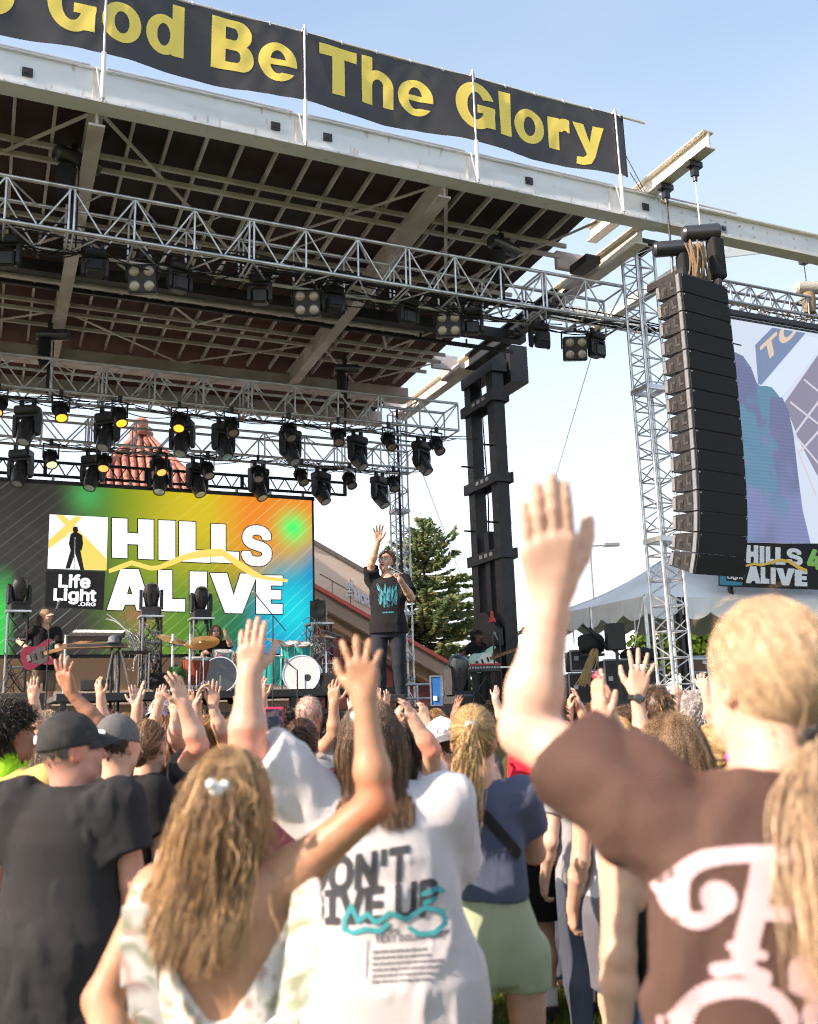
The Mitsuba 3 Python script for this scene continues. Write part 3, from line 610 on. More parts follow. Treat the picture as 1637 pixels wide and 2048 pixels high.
obj('picture', quad(X0, X1, ZB, ZT, SY), 'mat_led_face', sw, emit=mikit.proc(led_bg), uv=np.array([[0, 0], [1, 0], [1, 1], [0, 1.]]))
obj('top_rail', bx2((X0-.05, SY-.02, ZT+.0), (X1+.05, SY+.029, ZT+.07)), 'mat_black', sw)
for k in range(9):
    x = X0+.35+k*.66
    obj('hanger', cat([tube((x, SY+.08, ZT+.07), (x, SY+.08, 5.87), .012, 6), bx((x, SY+.08, ZT+.12), (.05, .04, .06))]), 'mat_steel', sw)
W_E, Y_E = {'type': 'rgb', 'value': [.165, .17, .18]}, {'type': 'rgb', 'value': [.165, .11, .022]}
def pl(pts, Y, m=zz5): return Polygon([(atY(*m(x, y), Y)[0], atY(*m(x, y), Y)[2]) for x, y in pts])
def flat(poly, y, th=.003): return extr(poly, th, lambda v: np.stack([v[:, 0], y-v[:, 2], v[:, 1]], 1))
def blockL(name, x0, y0, x1, y1, sh=0):
    """block capitals in the zoom frame: corner positions in the picture's own perspective"""
    S = {'H': [(0, 0), (.37, 0), (.37, .36), (.63, .36), (.63, 0), (1, 0), (1, 1), (.63, 1), (.63, .64), (.37, .64), (.37, 1), (0, 1)], 'I': [(0, 0), (1, 0), (1, 1), (0, 1)],
         'L': [(0, 0), (.52, 0), (.52, .70), (1, .70), (1, 1), (0, 1)], 'V': [(0, 0), (.36, 0), (.5, .55), (.64, 0), (1, 0), (.68, 1), (.32, 1)],
         'E': [(0, 0), (1, 0), (1, .26), (.56, .26), (.56, .38), (.95, .38), (.95, .62), (.56, .62), (.56, .74), (1, .74), (1, 1), (0, 1)],
         'A': [(.3, 0), (.7, 0), (1, 1), (.66, 1), (.62, .86), (.40, .86), (.35, 1), (0, 1)]}[name]
    return [(x0+u*(x1-x0), y0+v*(y1-y0)+sh*u*(x1-x0)) for u, v in S]
sl = .045
W = [pl(blockL('H', 524, 225, 718, 410, sl), SY), pl(blockL('I', 742, 235, 820, 420, sl), SY), pl(blockL('L', 838, 240, 985, 428, sl), SY), pl(blockL('L', 988, 252, 1118, 432, sl), SY),
     pl(blockL('L', 740, 468, 866, 660, sl*.5), SY), pl(blockL('I', 888, 475, 968, 668, sl*.4), SY), pl(blockL('V', 982, 482, 1205, 668, .02), SY), pl(blockL('E', 1198, 492, 1322, 672, .02), SY)]
W.append(pl(blockL('A', 500, 462, 712, 655, .02), SY).difference(pl([(606, 540), (620, 582), (594, 580)], SY)))
a, b = atY(*zz5(1130, 448), SY), atY(*zz5(1272, 262), SY)
S_ = fit(glyph('S', True, .05), a[0], b[0], a[2], b[2]); W.append(S_)
sq = pl([(232, 208), (505, 222), (498, 470), (222, 462)], SY)
ray1 = pl([(262, 210), (300, 212), (498, 415), (498, 470), (385, 466), (365, 330)], SY); ray2 = pl([(385, 218), (352, 216), (226, 330), (224, 372), (310, 310)], SY)
yel = unary_union([ray1, ray2]).intersection(sq)
man = unary_union([pl([(343, 268), (362, 264), (366, 285), (360, 292), (345, 292), (340, 280)], SY), pl([(330, 300), (345, 292), (362, 292), (384, 306), (389, 345), (382, 378), (376, 376), (394, 468), (376, 468), (352, 392), (326, 462), (306, 462), (330, 376), (322, 345)], SY)])
hill = pl([(508, 465), (560, 443), (615, 423), (660, 436), (706, 450), (745, 446), (800, 420), (870, 392), (940, 376), (1000, 370), (1035, 368), (1060, 384), (1120, 425), (1180, 466), (1230, 494), (1345, 512), (1345, 526), (1240, 514), (1180, 500), (1120, 462), (1062, 420), (1035, 402), (1000, 408), (930, 412), (860, 424), (800, 448), (745, 468), (705, 471), (650, 455), (615, 446), (560, 468), (510, 483)], SY)
blk = pl([(216, 470), (492, 474), (484, 655), (210, 640)], SY)
txt = []
for t, x0, y0, x1, y1 in (('Life', 272, 552, 425, 490), ('Light', 248, 628, 452, 556)):
    a, b = atY(*zz5(x0, y0), SY), atY(*zz5(x1, y1), SY); txt.append(fit(glyph(t, True, .03), a[0], b[0], a[2], b[2]))
a, b = atY(*zz5(366, 637), SY), atY(*zz5(448, 620), SY); txt.append(fit(glyph('.ORG', True, .02), a[0], b[0], a[2], b[2]))
edge = unary_union(W).buffer(.018)
obj('shadow_line', flat(edge.simplify(.002), SY-.002), 'mat_led_face', sw)
obj('logo_black', flat(blk, SY-.002), 'mat_led_face', sw)
obj('logo_white', flat(unary_union(W+txt+[sq.difference(yel).difference(man)]), SY-.007), 'mat_led_face', sw, emit=W_E)
obj('logo_yellow', flat(unary_union([yel.difference(man)]), SY-.007), 'mat_led_face', sw, emit=Y_E)
obj('logo_hills', flat(hill, SY-.012), 'mat_led_face', sw, emit=Y_E)
obj('logo_figure', flat(man, SY-.007), 'mat_led_face', sw)
obj('figure_microphone', flat(unary_union([pl([(345, 316), (356, 316), (352, 330)], SY), pl([(348, 330), (352, 330), (350, 462), (346, 462)], SY)]), SY-.012), 'mat_white', sw)

# right hand side screen
QY = 13.0
rs = thing('video_wall', 'side screen at the right edge showing a blurred purple close-up of a performer', 'screen')
def pq(x, y): return x, y
def P2(pts): return pl(pts, QY, pq)
zb = atY(1560, 1086, QY)[2]; zt2 = atY(1550, 650, QY)[2]; xl = atY(1440, 900, QY)[0]
obj('cabinet', bx2((xl-.6, QY+.03, zb-.04), (17.0, QY+.2, zt2+.04)), 'mat_black', rs)
def em(c): return {'type': 'rgb', 'value': [.5*q for q in c]}
def scr_man(p, n, uv):
    u = p.x-11.5; v = p.z-4.3
    a = mikit.fbm(p.x*1.1, p.z*.7, 1.0, 3); b = mikit.fbm(p.x*1.9+4, p.z*1.2, 2.0, 3)
    c = mikit.mix((.10, .11, .21), (.075, .14, .26), mikit.smoothstep(1.8, .3, v)*mikit.smoothstep(1.3, .6, u))
    c = mikit.mix(c, (.07, .08, .15), mikit.smoothstep(.40, .6, a)*mikit.smoothstep(.55, .95, u))
    c = mikit.mix(c, (.055, .12, .18), mikit.smoothstep(.52, .62, b)*mikit.smoothstep(.2, .5, u)*mikit.smoothstep(.2, 1.2, v))
    c = mikit.mix(c, (.19, .13, .17), mikit.smoothstep(.55, .35, u)*mikit.smoothstep(1.4, 2.2, v)*.8)
    ln = p.z*15; c = c*.32*(.86+.14*mikit.smoothstep(.1, .3, dr.abs(ln-dr.floor(ln)-.5)))
    return c
sky_p = P2([(1440, 634), (1640, 668), (1640, 1088), (1440, 1084)])
man2 = P2([(1440, 700), (1466, 702), (1487, 712), (1503, 735), (1514, 765), (1520, 772), (1545, 772), (1563, 790), (1578, 822), (1588, 870), (1597, 950), (1606, 1020), (1622, 1087), (1440, 1084)])
ban2 = P2([(1511, 690), (1545, 655), (1612, 666), (1523, 770), (1517, 768)])
hdr2 = P2([(1527, 770), (1612, 672), (1640, 676), (1640, 668), (1640, 700), (1562, 796), (1545, 775)])
roof2 = P2([(1570, 805), (1640, 705), (1640, 960), (1598, 880)])
lines2 = unary_union([LineString([(atY(x, y, QY)[0], atY(x, y, QY)[2]) for x, y in L]).buffer(.022) for L in ([(1582, 805), (1640, 850)], [(1610, 760), (1640, 785)], [(1592, 865), (1640, 800)], [(1600, 905), (1640, 860)], [(1590, 870), (1640, 930)], [(1595, 900), (1632, 990)])])
obj('picture', flat(sky_p.difference(unary_union([man2, ban2, hdr2, roof2])), QY), 'mat_led_face', rs, emit=em([.19, .21, .25]))
_v, _f = trimesh.creation.triangulate_polygon(man2.difference(ban2), engine='earcut')
_n = np.cross(_v[_f[:, 1]]-_v[_f[:, 0]], _v[_f[:, 2]]-_v[_f[:, 0]]); _f = np.where(_n[:, None] < 0, _f[:, ::-1], _f)
_lo, _hi = _v.min(0), _v.max(0)
obj('performer_figure', (np.c_[_v[:, 0], np.full(len(_v), QY-.003), _v[:, 1]], _f), 'mat_led_face', rs, emit=mikit.proc(scr_man), uv=(_v-_lo)/(_hi-_lo))
t2 = fit(glyph('TO', True, .03), 0, 1, 0, 1)
A0, A1 = np.array([atY(1527, 725, QY)[0], atY(1527, 725, QY)[2]]), np.array([atY(1600, 655, QY)[0], atY(1600, 655, QY)[2]])
ex = (A1-A0)*1.0; ey = np.array([ex[1]*-.25+.1, .36])
t2 = affinity.affine_transform(t2, [ex[0], ey[0]*.4, ex[1], ey[1], A0[0], A0[1]-.05]).intersection(ban2)
obj('picture_banner', flat(ban2.difference(t2), QY-.001), 'mat_led_face', rs, emit=em([.055, .075, .12]))
obj('picture_letters', flat(t2, QY-.002), 'mat_led_face', rs, emit=em([.22, .17, .13]))
obj('picture_header', flat(hdr2.difference(ban2), QY-.001), 'mat_led_face', rs, emit=em([.20, .23, .28]))
obj('picture_roof', flat(roof2.difference(man2), QY-.001), 'mat_led_face', rs, emit=em([.075, .07, .10]))
obj('picture_lines', flat(lines2.difference(man2), QY-.004), 'mat_led_face', rs, emit=em([.19, .18, .20]))
sg = thing('festival_sign', 'dark banner sign with white and yellow festival lettering under the side screen', 'sign')
s_out = P2([(1436, 1140), (1470, 1141), (1470, 1087), (1900, 1090), (1900, 1188), (1436, 1173)])
s_out = P2([(1470, 1087), (1800, 1089), (1800, 1186), (1436, 1173), (1436, 1142), (1470, 1142)])
obj('panel', flat(s_out, QY-.02, .03), 'mat_black_matte', sg)
M('sign_white', (.75, .75, .76), .5); M('sign_yellow', (.8, .5, .06), .5); M('sign_teal', (.02, .22, .30), .5); M('sign_green', (.25, .55, .1), .5)
sw_ = []
for ch, x0, y0, x1, y1 in (('H', 1489, 1091, 1513, 1127), ('I', 1516, 1093, 1525, 1128), ('L', 1528, 1094, 1545, 1129), ('L', 1547, 1095, 1567, 1130), ('L', 1518, 1135, 1535, 1168), ('I', 1538, 1136, 1548, 1169), ('V', 1549, 1137, 1586, 1171), ('E', 1586, 1140, 1611, 1173), ('A', 1488, 1133, 1518, 1167)):
    sw_.append(P2(blockL(ch, x0, y0, x1, y1, .03)))
a, b = atY(1572, 1132, QY), atY(1599, 1098, QY); sw_.append(fit(glyph('S', True, .05), a[0], b[0], a[2], b[2]))
obj('lettering', flat(unary_union(sw_), QY-.052), 'mat_sign_white', sg)
obj('hill_line', flat(P2([(1487, 1131), (1505, 1126), (1520, 1129), (1535, 1124), (1555, 1118), (1575, 1121), (1595, 1133), (1611, 1140), (1610, 1145), (1592, 1139), (1573, 1127), (1555, 1124), (1535, 1130), (1518, 1134), (1505, 1131), (1488, 1135)]), QY-.058), 'mat_sign_yellow', sg)
obj('teal_corner', flat(P2([(1436, 1144), (1474, 1144), (1486, 1152), (1480, 1172), (1436, 1171)]), QY-.052), 'mat_sign_teal', sg)
obj('sun_wedge', flat(P2([(1462, 1140), (1482, 1118), (1484, 1134)]), QY-.056), 'mat_sign_yellow', sg)
a, b = atY(1612, 1140, QY), atY(1637, 1100, QY); obj('numeral', flat(fit(glyph('4', True, .05), a[0], b[0], a[2], b[2]), QY-.052), 'mat_sign_green', sg)
obj('badge', flat(P2([(1449, 1146), (1484, 1148), (1484, 1166), (1449, 1162)]), QY-.055), 'mat_black_matte', sg)
a, b = atY(1451, 1161, QY), atY(1481, 1150, QY); obj('badge_lettering', flat(fit(glyph('Light', True, .02), a[0], b[0], a[2], b[2]), QY-.06), 'mat_sign_white', sg)
qt = thing('side_truss', 'dark truss carrying the side screen behind the line array', 'truss')
z0 = zt2+.28
box_truss(qt, (xl-.4, QY-.1, z0), (16.5, QY-.1, z0), .35, .40, .5, .03, .014, 'mat_alu_dark', dbl=0)
obj('under_rail', bx2((xl-.4, QY-.03, z0-.22), (16.5, QY+.06, z0-.12)), 'mat_black', qt)
for k in range(9): obj('shackle', cat([tube((xl+k*.45, QY-.0, z0-.12), (xl+k*.45, QY, z0-.02), .02, 6), bx((xl+k*.45, QY, z0-.08), (.07, .05, .04))]), 'mat_steel', qt)
ms = [path_tube([(xl-.3+t*5, QY+.05+r2.uniform(-.02, .02), z0-.0+.03*k+.02*math.sin(t*9+k)) for t in np.linspace(0, 1, 20)], .012, 5) for k in range(4)]
obj('cables', cat(ms), 'mat_tan_cable', qt, kind='stuff')
k = thing('chain_hoist', 'chain hoist with pale top at the right edge above the side truss', 'chain hoist', 'side hoist')
p = atY(1615, 575, QY); x = p[0]
obj('chain', tube((x, QY, p[2]+.1), (x, QY, p[2]+1.2), .011, 6), 'mat_cable', k)
obj('beam_clamp', bx((x, QY, p[2]+.62), (.16, .12, .22)), 'mat_black', k)
obj('motor', mv(lathe([(0, -.28), (.1, -.28), (.13, -.24), (.13, .24), (.1, .28), (0, .28)], 16, frame((1, -.4, 0))), (x+.05, QY, p[2])), M('hoist_grey', (.35, .33, .30), .4), k, smooth=35)
obj('chain_bag', lathe([(0, 0), (.11, 0), (.14, .3), (.12, .42), (0, .42)], 12, c=(x, QY, p[2]-.55)), 'mat_tan_cable', k, smooth=40)
wg2 = thing('screen_tower', 'dark upright mast behind the slim tower carrying the side screen', 'mast')
p = atY(1366, 1250, 13.2)
obj('post', bx2((p[0]-.09, 13.15, 0), (p[0]-.02, 13.25, 3.35)), 'mat_black', wg2); obj('post', bx2((p[0]+.03, 13.15, 0), (p[0]+.07, 13.25, 3.35)), 'mat_black', wg2)
obj('post', tube((xl+.2, 13.3, 0), (xl+.2, 13.3, zb), .05, 8), 'mat_black', wg2)
# ------------------------------------------------------------------ background: building, gazebo roof, tent, spruce, lamp post
bd = thing('commercial_building', 'tan commercial building with sloping roofline behind the stage', 'building')
BYY = 27.0
def wp(pts, Y): return Polygon([(atY(x, y, Y)[0], atY(x, y, Y)[2]) for x, y in pts])
def wall(poly, Y, depth): return extr(poly, depth, lambda v: np.stack([v[:, 0], Y+depth-v[:, 2], v[:, 1]], 1))
def zg(poly):   # extend the lower edge to the ground
    return poly
w1 = wp([(-220, 962), (300, 985), (625, 1083), (742, 1150), (800, 1186), (802, 1345)], BYY)
c = list(w1.exterior.coords)[:-1]; w1 = Polygon(c+[(c[-1][0], 0.0), (c[0][0], 0.0)])
obj('wall', wall(w1, BYY, 7.0), 'mat_tan_wall', bd)
cp_ = LineString(c[:5]).buffer(.06, cap_style='flat'); obj('coping', wall(cp_, BYY-.06, .5), 'mat_fascia', bd)
for xx in (664, 700): 
    q = atY(xx, 1120, BYY); obj('wall_joint', bx2((q[0]-.012, BYY-.012, 3.6), (q[0]+.012, BYY-.002, q[2]-.6)), 'mat_tan_shade', bd)
q0, q1 = atY(640, 1148, BYY), atY(742, 1205, BYY); obj('wall_joint', beam((q0[0], BYY-.008, q0[2]), (q1[0], BYY-.008, q1[2]), .012, .03), 'mat_tan_shade', bd)
M('wall_sign', (.62, .66, .68), .5)
for t, x0, y0, x1, y1 in (('MORE', 709, 1208, 745, 1180),):
    a, b = atY(x0, y0, BYY), atY(x1, y1, BYY)
    g = fit(glyph(t, True, .04), a[0], b[0], a[2]+.1, b[2]); g = affinity.skew(g, 0, -24, origin=(a[0], a[2]))
    obj('lettering', flat(g, BYY-.004, .05), 'mat_wall_sign', bd)
a, b = atY(693, 1196, BYY), atY(704, 1166, BYY); obj('lettering', flat(fit(affinity.rotate(glyph('THE', True, .03), 90), a[0], b[0], a[2], b[2]), BYY-.004, .05), 'mat_wall_sign', bd)
rw = thing('entrance_wing', 'low maroon wing with a raked overhanging roof beside the tan wall', 'building')
ww = wp([(560, 1160), (640, 1205), (880, 1345), (895, 1380)], 25.5); c = list(ww.exterior.coords)[:-1]
obj('wall', wall(Polygon(c[:4]+[(c[3][0], 0), (c[0][0], 0)]), 25.5, 1.4), 'mat_maroon', rw)
fa = wp([(600, 1158), (640, 1180), (905, 1334), (885, 1352), (640, 1213), (600, 1192)], 24.6)
obj('fascia', wall(fa, 24.6, .25), 'mat_fascia', rw)
sf = [atY(x, y, 24.6) for x, y in ((600, 1156), (907, 1332))]
obj('roof_panel', beam(np.array(sf[0])+(0, 1.2, .03), np.array(sf[1])+(0, 1.2, .03), 2.6, .06, up=(0, 1, 0)) if False else extr(LineString([(sf[0][0], sf[0][2]), (sf[1][0], sf[1][2])]).buffer(.05, cap_style='flat'), 2.2, lambda v: np.stack([v[:, 0], 24.5+v[:, 2], v[:, 1]], 1)), M('roof_red', (.36, .07, .06), .45), rw)
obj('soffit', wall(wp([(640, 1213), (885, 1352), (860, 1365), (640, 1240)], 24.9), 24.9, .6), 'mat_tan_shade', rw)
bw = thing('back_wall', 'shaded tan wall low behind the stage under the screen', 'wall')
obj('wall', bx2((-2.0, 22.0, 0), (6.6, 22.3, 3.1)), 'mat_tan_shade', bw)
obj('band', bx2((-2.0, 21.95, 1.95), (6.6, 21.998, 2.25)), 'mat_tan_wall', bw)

gz = thing('tiled_roof_tower', 'small tower roof of red clay tiles peeking over the stage screen', 'building')
GY = 26.0
apex = atY(280, 888, GY+2.0); el, er = atY(160, 978, GY), atY(430, 985, GY)
hw = (er[0]-el[0])/2; cx = (er[0]+el[0])/2; ze = el[2]-.15
gcs = np.array([[cx-hw, GY, ze], [cx+hw, GY, ze], [cx+hw, GY+2*hw, ze], [cx-hw, GY+2*hw, ze]]); ap = np.array([cx, GY+hw, apex[2]+.25])
obj('body', bx2((cx-hw+.5, GY+.5, 0), (cx+hw-.5, GY+2*hw-.5, ze)), 'mat_tan_wall', gz)
obj('roof_deck', (np.vstack([gcs, ap]), np.array([[0, 1, 4], [1, 2, 4], [2, 3, 4], [3, 0, 4]])), 'mat_maroon', gz)
tile = lathe([(.0, 0), (.085, 0), (.105, .42), (0, .42)], 8)
S_tile = mikit.ply(tile, None, smooth=True)
for a, b in ((0, 1), (3, 0)):
    A, B = gcs[a], gcs[b]; mid = (A+B)/2; up = ap-mid; Lu = np.linalg.norm(up); up = up/Lu; al = (B-A)/np.linalg.norm(B-A); nn = np.cross(al, up); W_ = np.linalg.norm(B-A)
    if nn[2] < 0: nn = -nn
    rows = int(Lu/.36)
    for r_ in range(rows):
        half = W_/2*(1-r_/rows*1.0); m_ = max(1, int(2*half/.215))
        for k in range(m_):
            p = mid+up*(r_*.36)+al*((k+.5)/m_*2-1)*half+nn*.02
            if a == 3 and k % 2: continue
            mt_ = np.eye(4); mt_[:3, 0] = al; mt_[:3, 1] = np.cross(up*-1, al); mt_[:3, 2] = -up; mt_[:3, 3] = p+up*.42+nn*(.03*((k*7+r_) % 3)/3)
            obj('roof_tile', None, 'mat_rooftile', gz, shape=S_tile, to_world=T(mt_))
for q in (gcs[0], gcs[1]): obj('ridge_cap', tube(q+(0, 0, .06), ap+(0, 0, .06), .13, 8), 'mat_rooftile', gz, smooth=True)
obj('finial', lathe([(.32, 0), (.36, .12), (.18, .22), (.2, .5), (.05, .62), (0, .62)], 10, c=ap-(0, 0, .1)), 'mat_rooftile', gz, smooth=40)

# tent
tn = thing('event_tent', 'white canopy tent with scalloped valance right of the stage', 'tent')
ez = 3.36
cA = atZ(1289, 1192, ez); cB = atZ(1092, 1233, ez); cC = atZ(1480, 1212, ez)
for _ in (0,):
    dB = (cB-cA); dC = (cC-cA); dC = dC-dB*(dC@dB)/(dB@dB); dC = dC/np.linalg.norm(dC)*5.5
CR = [cA, cA+dB, cA+dB+dC, cA+dC]
pk = (CR[0]+CR[2])/2+np.array([0, 0, 1.55])
def canopy(a, b, n=14):
    vs, fs = [], []
    for i in range(n+1):
        for j in range(n+1):
            t = i/n; u = j/n; e = a*(1-u)+b*u; z = e*(1-t)+pk*t; z = z-np.array([0, 0, .22*math.sin(math.pi*t)*(.6+.4*math.cos(2*math.pi*u))]); vs.append(z)
    for i in range(n):
        for j in range(n): q = i*(n+1)+j; fs += [[q, q+1, q+n+2], [q, q+n+2, q+n+1]]
    return np.array(vs), np.array(fs)
for i in range(4): obj('canopy', canopy(CR[i], CR[(i+1) % 4]), 'mat_tent', tn, smooth=True)
for i in range(4):
    obj('seam', path_tube([CR[i]*(1-t)+pk*t-np.array([0, 0, .22*math.sin(math.pi*t)-.012]) for t in np.linspace(0, 1, 12)], .018, 5), 'mat_white', tn, smooth=True)
    o = (CR[i]-(CR[0]+CR[2])/2); o[2] = 0; o = o/np.linalg.norm(o)
    obj('guy_rope', tube(CR[i], (CR[i]+o*2.2)*np.array([1, 1, 0]), .008, 5), 'mat_white', tn)
def valance(a, b):
    L = np.linalg.norm(b-a); n = int(L/.62); vs, fs = [], []
    N = n*8
    for k in range(N+1):
        t = k/N; p = a*(1-t)+b*t; ph = (k % 8)/8; dpt = .26+.13*abs(math.sin(math.pi*ph))
        o = .015*math.sin(k*1.1)
        nrm = np.cross((b-a)/L, [0, 0, 1]); vs += [p, p-np.array([0, 0, dpt])+nrm*o]
        if k < N: fs += [[2*k, 2*k+1, 2*k+3], [2*k, 2*k+3, 2*k+2]]
    return np.array(vs), np.array(fs)
for i in range(4): obj('valance', valance(CR[i], CR[(i+1) % 4]), 'mat_tent', tn)
for c in CR+[(CR[0]+CR[1])/2, (CR[1]+CR[2])/2, CR[0]+(CR[1]-CR[0])*.93]: obj('pole', tube((c[0], c[1], 0), (c[0], c[1], ez), .035, 10), 'mat_alu', tn, smooth=True)
for k in range(5):
    c = CR[0]+(CR[1]-CR[0])*(k+.5)/5; obj('tie', tube(c-(0, 0, .3), c-(0, 0, .62), .012, 5), 'mat_white', tn)
# side platform with gear
sp = thing('wing_platform', 'black side stage platform under the canopy tent', 'stage')
W0 = atD(1090, 1420, 15.5)
obj('deck', bx2((9.2, 12.0, 1.36), (15.5, 17.8, 1.44)), 'mat_deck', sp); obj('skirt', bx2((9.2, 11.96, .02), (15.5, 11.998, 1.36)), 'mat_skirt', sp)
obj('edge', bx2((9.2, 11.93, 1.37), (15.5, 11.958, 1.45)), 'mat_alu', sp)
def box_at(px0, py0, px1, py1, D, depth, name, label, cat_, mat='mat_black', trim=True, group=None):
    a, b = atD(px0, py1, D), atD(px1, py0, D); k = thing(name, label, cat_, group)
    c = (a+b)/2; w = abs((b-a)@RT); h = b[2]-a[2]; R = np.stack([[RT[0], RT[1], 0]/np.linalg.norm(RT[:2]), [FW[0], FW[1], 0]/np.linalg.norm(FW[:2]), [0, 0, 1.]], 1)
    R = np.array([[1, 0, 0], [0, 1, 0], [0, 0, 1.]])@R
    c = c+R[:, 1]*depth/2
    obj('body', mv(rbox(w, depth, h, .012, 2), c, R), mat, k, smooth=30)
    if trim:
        e = []
        for sx in (-1, 1): e.append(mv(bx((sx*(w/2), -depth/2, 0), (.025, .025, h+.01)), c, R))
        for sz in (-1, 1): e.append(mv(bx((0, -depth/2, sz*h/2), (w+.02, .025, .025)), c, R))
        obj('edge_trim', cat(e), 'mat_alu_dark', k)
    return k, c, R, w, h
def case(*a, **k):
    kk, c, R, w, h = box_at(*a, **k)
    for sx in (-1, 1): obj('latch', mv(bx((sx*w*.28, -a[5]/2-.012, h*.12), (.07, .02, .07)), c, R), 'mat_steel', kk)
    return kk
case(1088, 1342, 1126, 1392, 15.5, .6, 'road_case', 'black road case stack upper box beside the tent pole', 'case')
case(1088, 1394, 1132, 1424, 15.5, .6, 'road_case', 'black road case bottom box beside the tent pole', 'case')
case(1088, 1325, 1120, 1340, 15.5, .6, 'road_case', 'thin black case on top of the stack beside the tent pole', 'case')
case(1142, 1300, 1196, 1342, 15.2, .6, 'amplifier_rack', 'black amplifier rack under the tent with pale panel, upper unit', 'rack')
case(1140, 1345, 1200, 1420, 15.2, .6, 'amplifier_rack', 'black amplifier rack under the tent, lower unit', 'rack')
case(1212, 1318, 1262, 1420, 14.8, .6, 'amplifier_rack', 'tall black rack under the tent right of the cable bundle', 'rack')
case(1268, 1340, 1330, 1420, 15.6, .6, 'road_case', 'black case on the side platform behind the raised watch hand', 'case')
case(1372, 1312, 1420, 1345, 17, .6, 'wooden_crate', 'brown crate beyond the slim truss tower', 'crate', mat=M('brown', (.16, .10, .07), .8))
case(1384, 1346, 1440, 1400, 17, .6, 'road_case', 'dark case under the brown crate beyond the tower', 'case')
def cover(px, py, w, h, D, label):
    c = atD(px, py, D); k = thing('covered_gear', label, 'equipment')
    m = trimesh.creation.icosphere(3, 1.0); v = np.array(m.vertices); n_ = meshkit.fbm(v*2.2+px, 3)
    v = v*(1+.35*(n_-.5))[:, None]; v[:, 2] = np.sign(v[:, 2])*np.abs(v[:, 2])**.7
    obj('cover', (v*np.array([w, w*.7, h])+c, np.array(m.faces)), 'mat_black_matte', k, smooth=True)
    obj('base', bx(c-(0, 0, h), (w*1.3, w, .04)), 'mat_black', k)
cover(1184, 1288, .23, .17, 14.9, 'lumpy black covered equipment on top of the racks under the tent')
cover(1280, 1310, .32, .12, 15.5, 'low black covered equipment right of the racks under the tent')
cover(1107, 1287, .12, .05, 15.4, 'small hooded black lamp on a thin stand at the tent left side')
k = thing('light_stand', 'thin black stand under the hooded lamp at the tent left side', 'stand'); q = atD(1105, 1290, 15.4); obj('pole', tube((q[0], q[1], 1.44), q, .02, 6), 'mat_black', k)
k, c, R, w, h = box_at(1216, 1245, 1252, 1300, 14.6, .25, 'monitor_speaker', 'tilted black loudspeaker on a pole under the tent', 'loudspeaker', trim=False)
q = atD(1234, 1300, 14.6); obj('pole', tube((q[0], q[1], 1.44), q, .025, 8), 'mat_black', k)
obj('strut', cat([tube(atD(1165, 1250, 14.8), atD(1240, 1310, 14.7), .02, 6), tube(atD(1180, 1255, 14.8), atD(1215, 1300, 14.8), .02, 6)]), 'mat_black', k)
k = thing('cable_loom', 'diagonal bundle of tan cables draped down the racks under the tent', 'cable')
ms = []
for i in range(22):
    a = atD(1192+r2.uniform(-10, 8), 1300+r2.uniform(-4, 6), 14.6); b = atD(1165+i*1.2-12+r2.uniform(-3, 3), 1368+r2.uniform(-8, 8), 14.5); m_ = (a+b)/2+np.array([r2.uniform(-.06, .06), -.05, r2.uniform(-.02, .08)])
    ms.append(path_tube(bez(a, m_, b, 8), .008, 5))
obj('cables', cat(ms), M('gold_cable', (.32, .22, .09), .5), k, kind='stuff')
rl = thing('platform_railing', 'grey tube railing at the right of the slim tower', 'railing')
q = atD(1380, 1318, 13.6); q2 = atD(1452, 1318, 13.6)
obj('rail', tube(q, q2, .022, 8), 'mat_alu', rl)
for t in (0, .5, 1): p = q*(1-t)+q2*t; obj('post', tube((p[0], p[1], 0), p, .02, 8), 'mat_alu', rl)

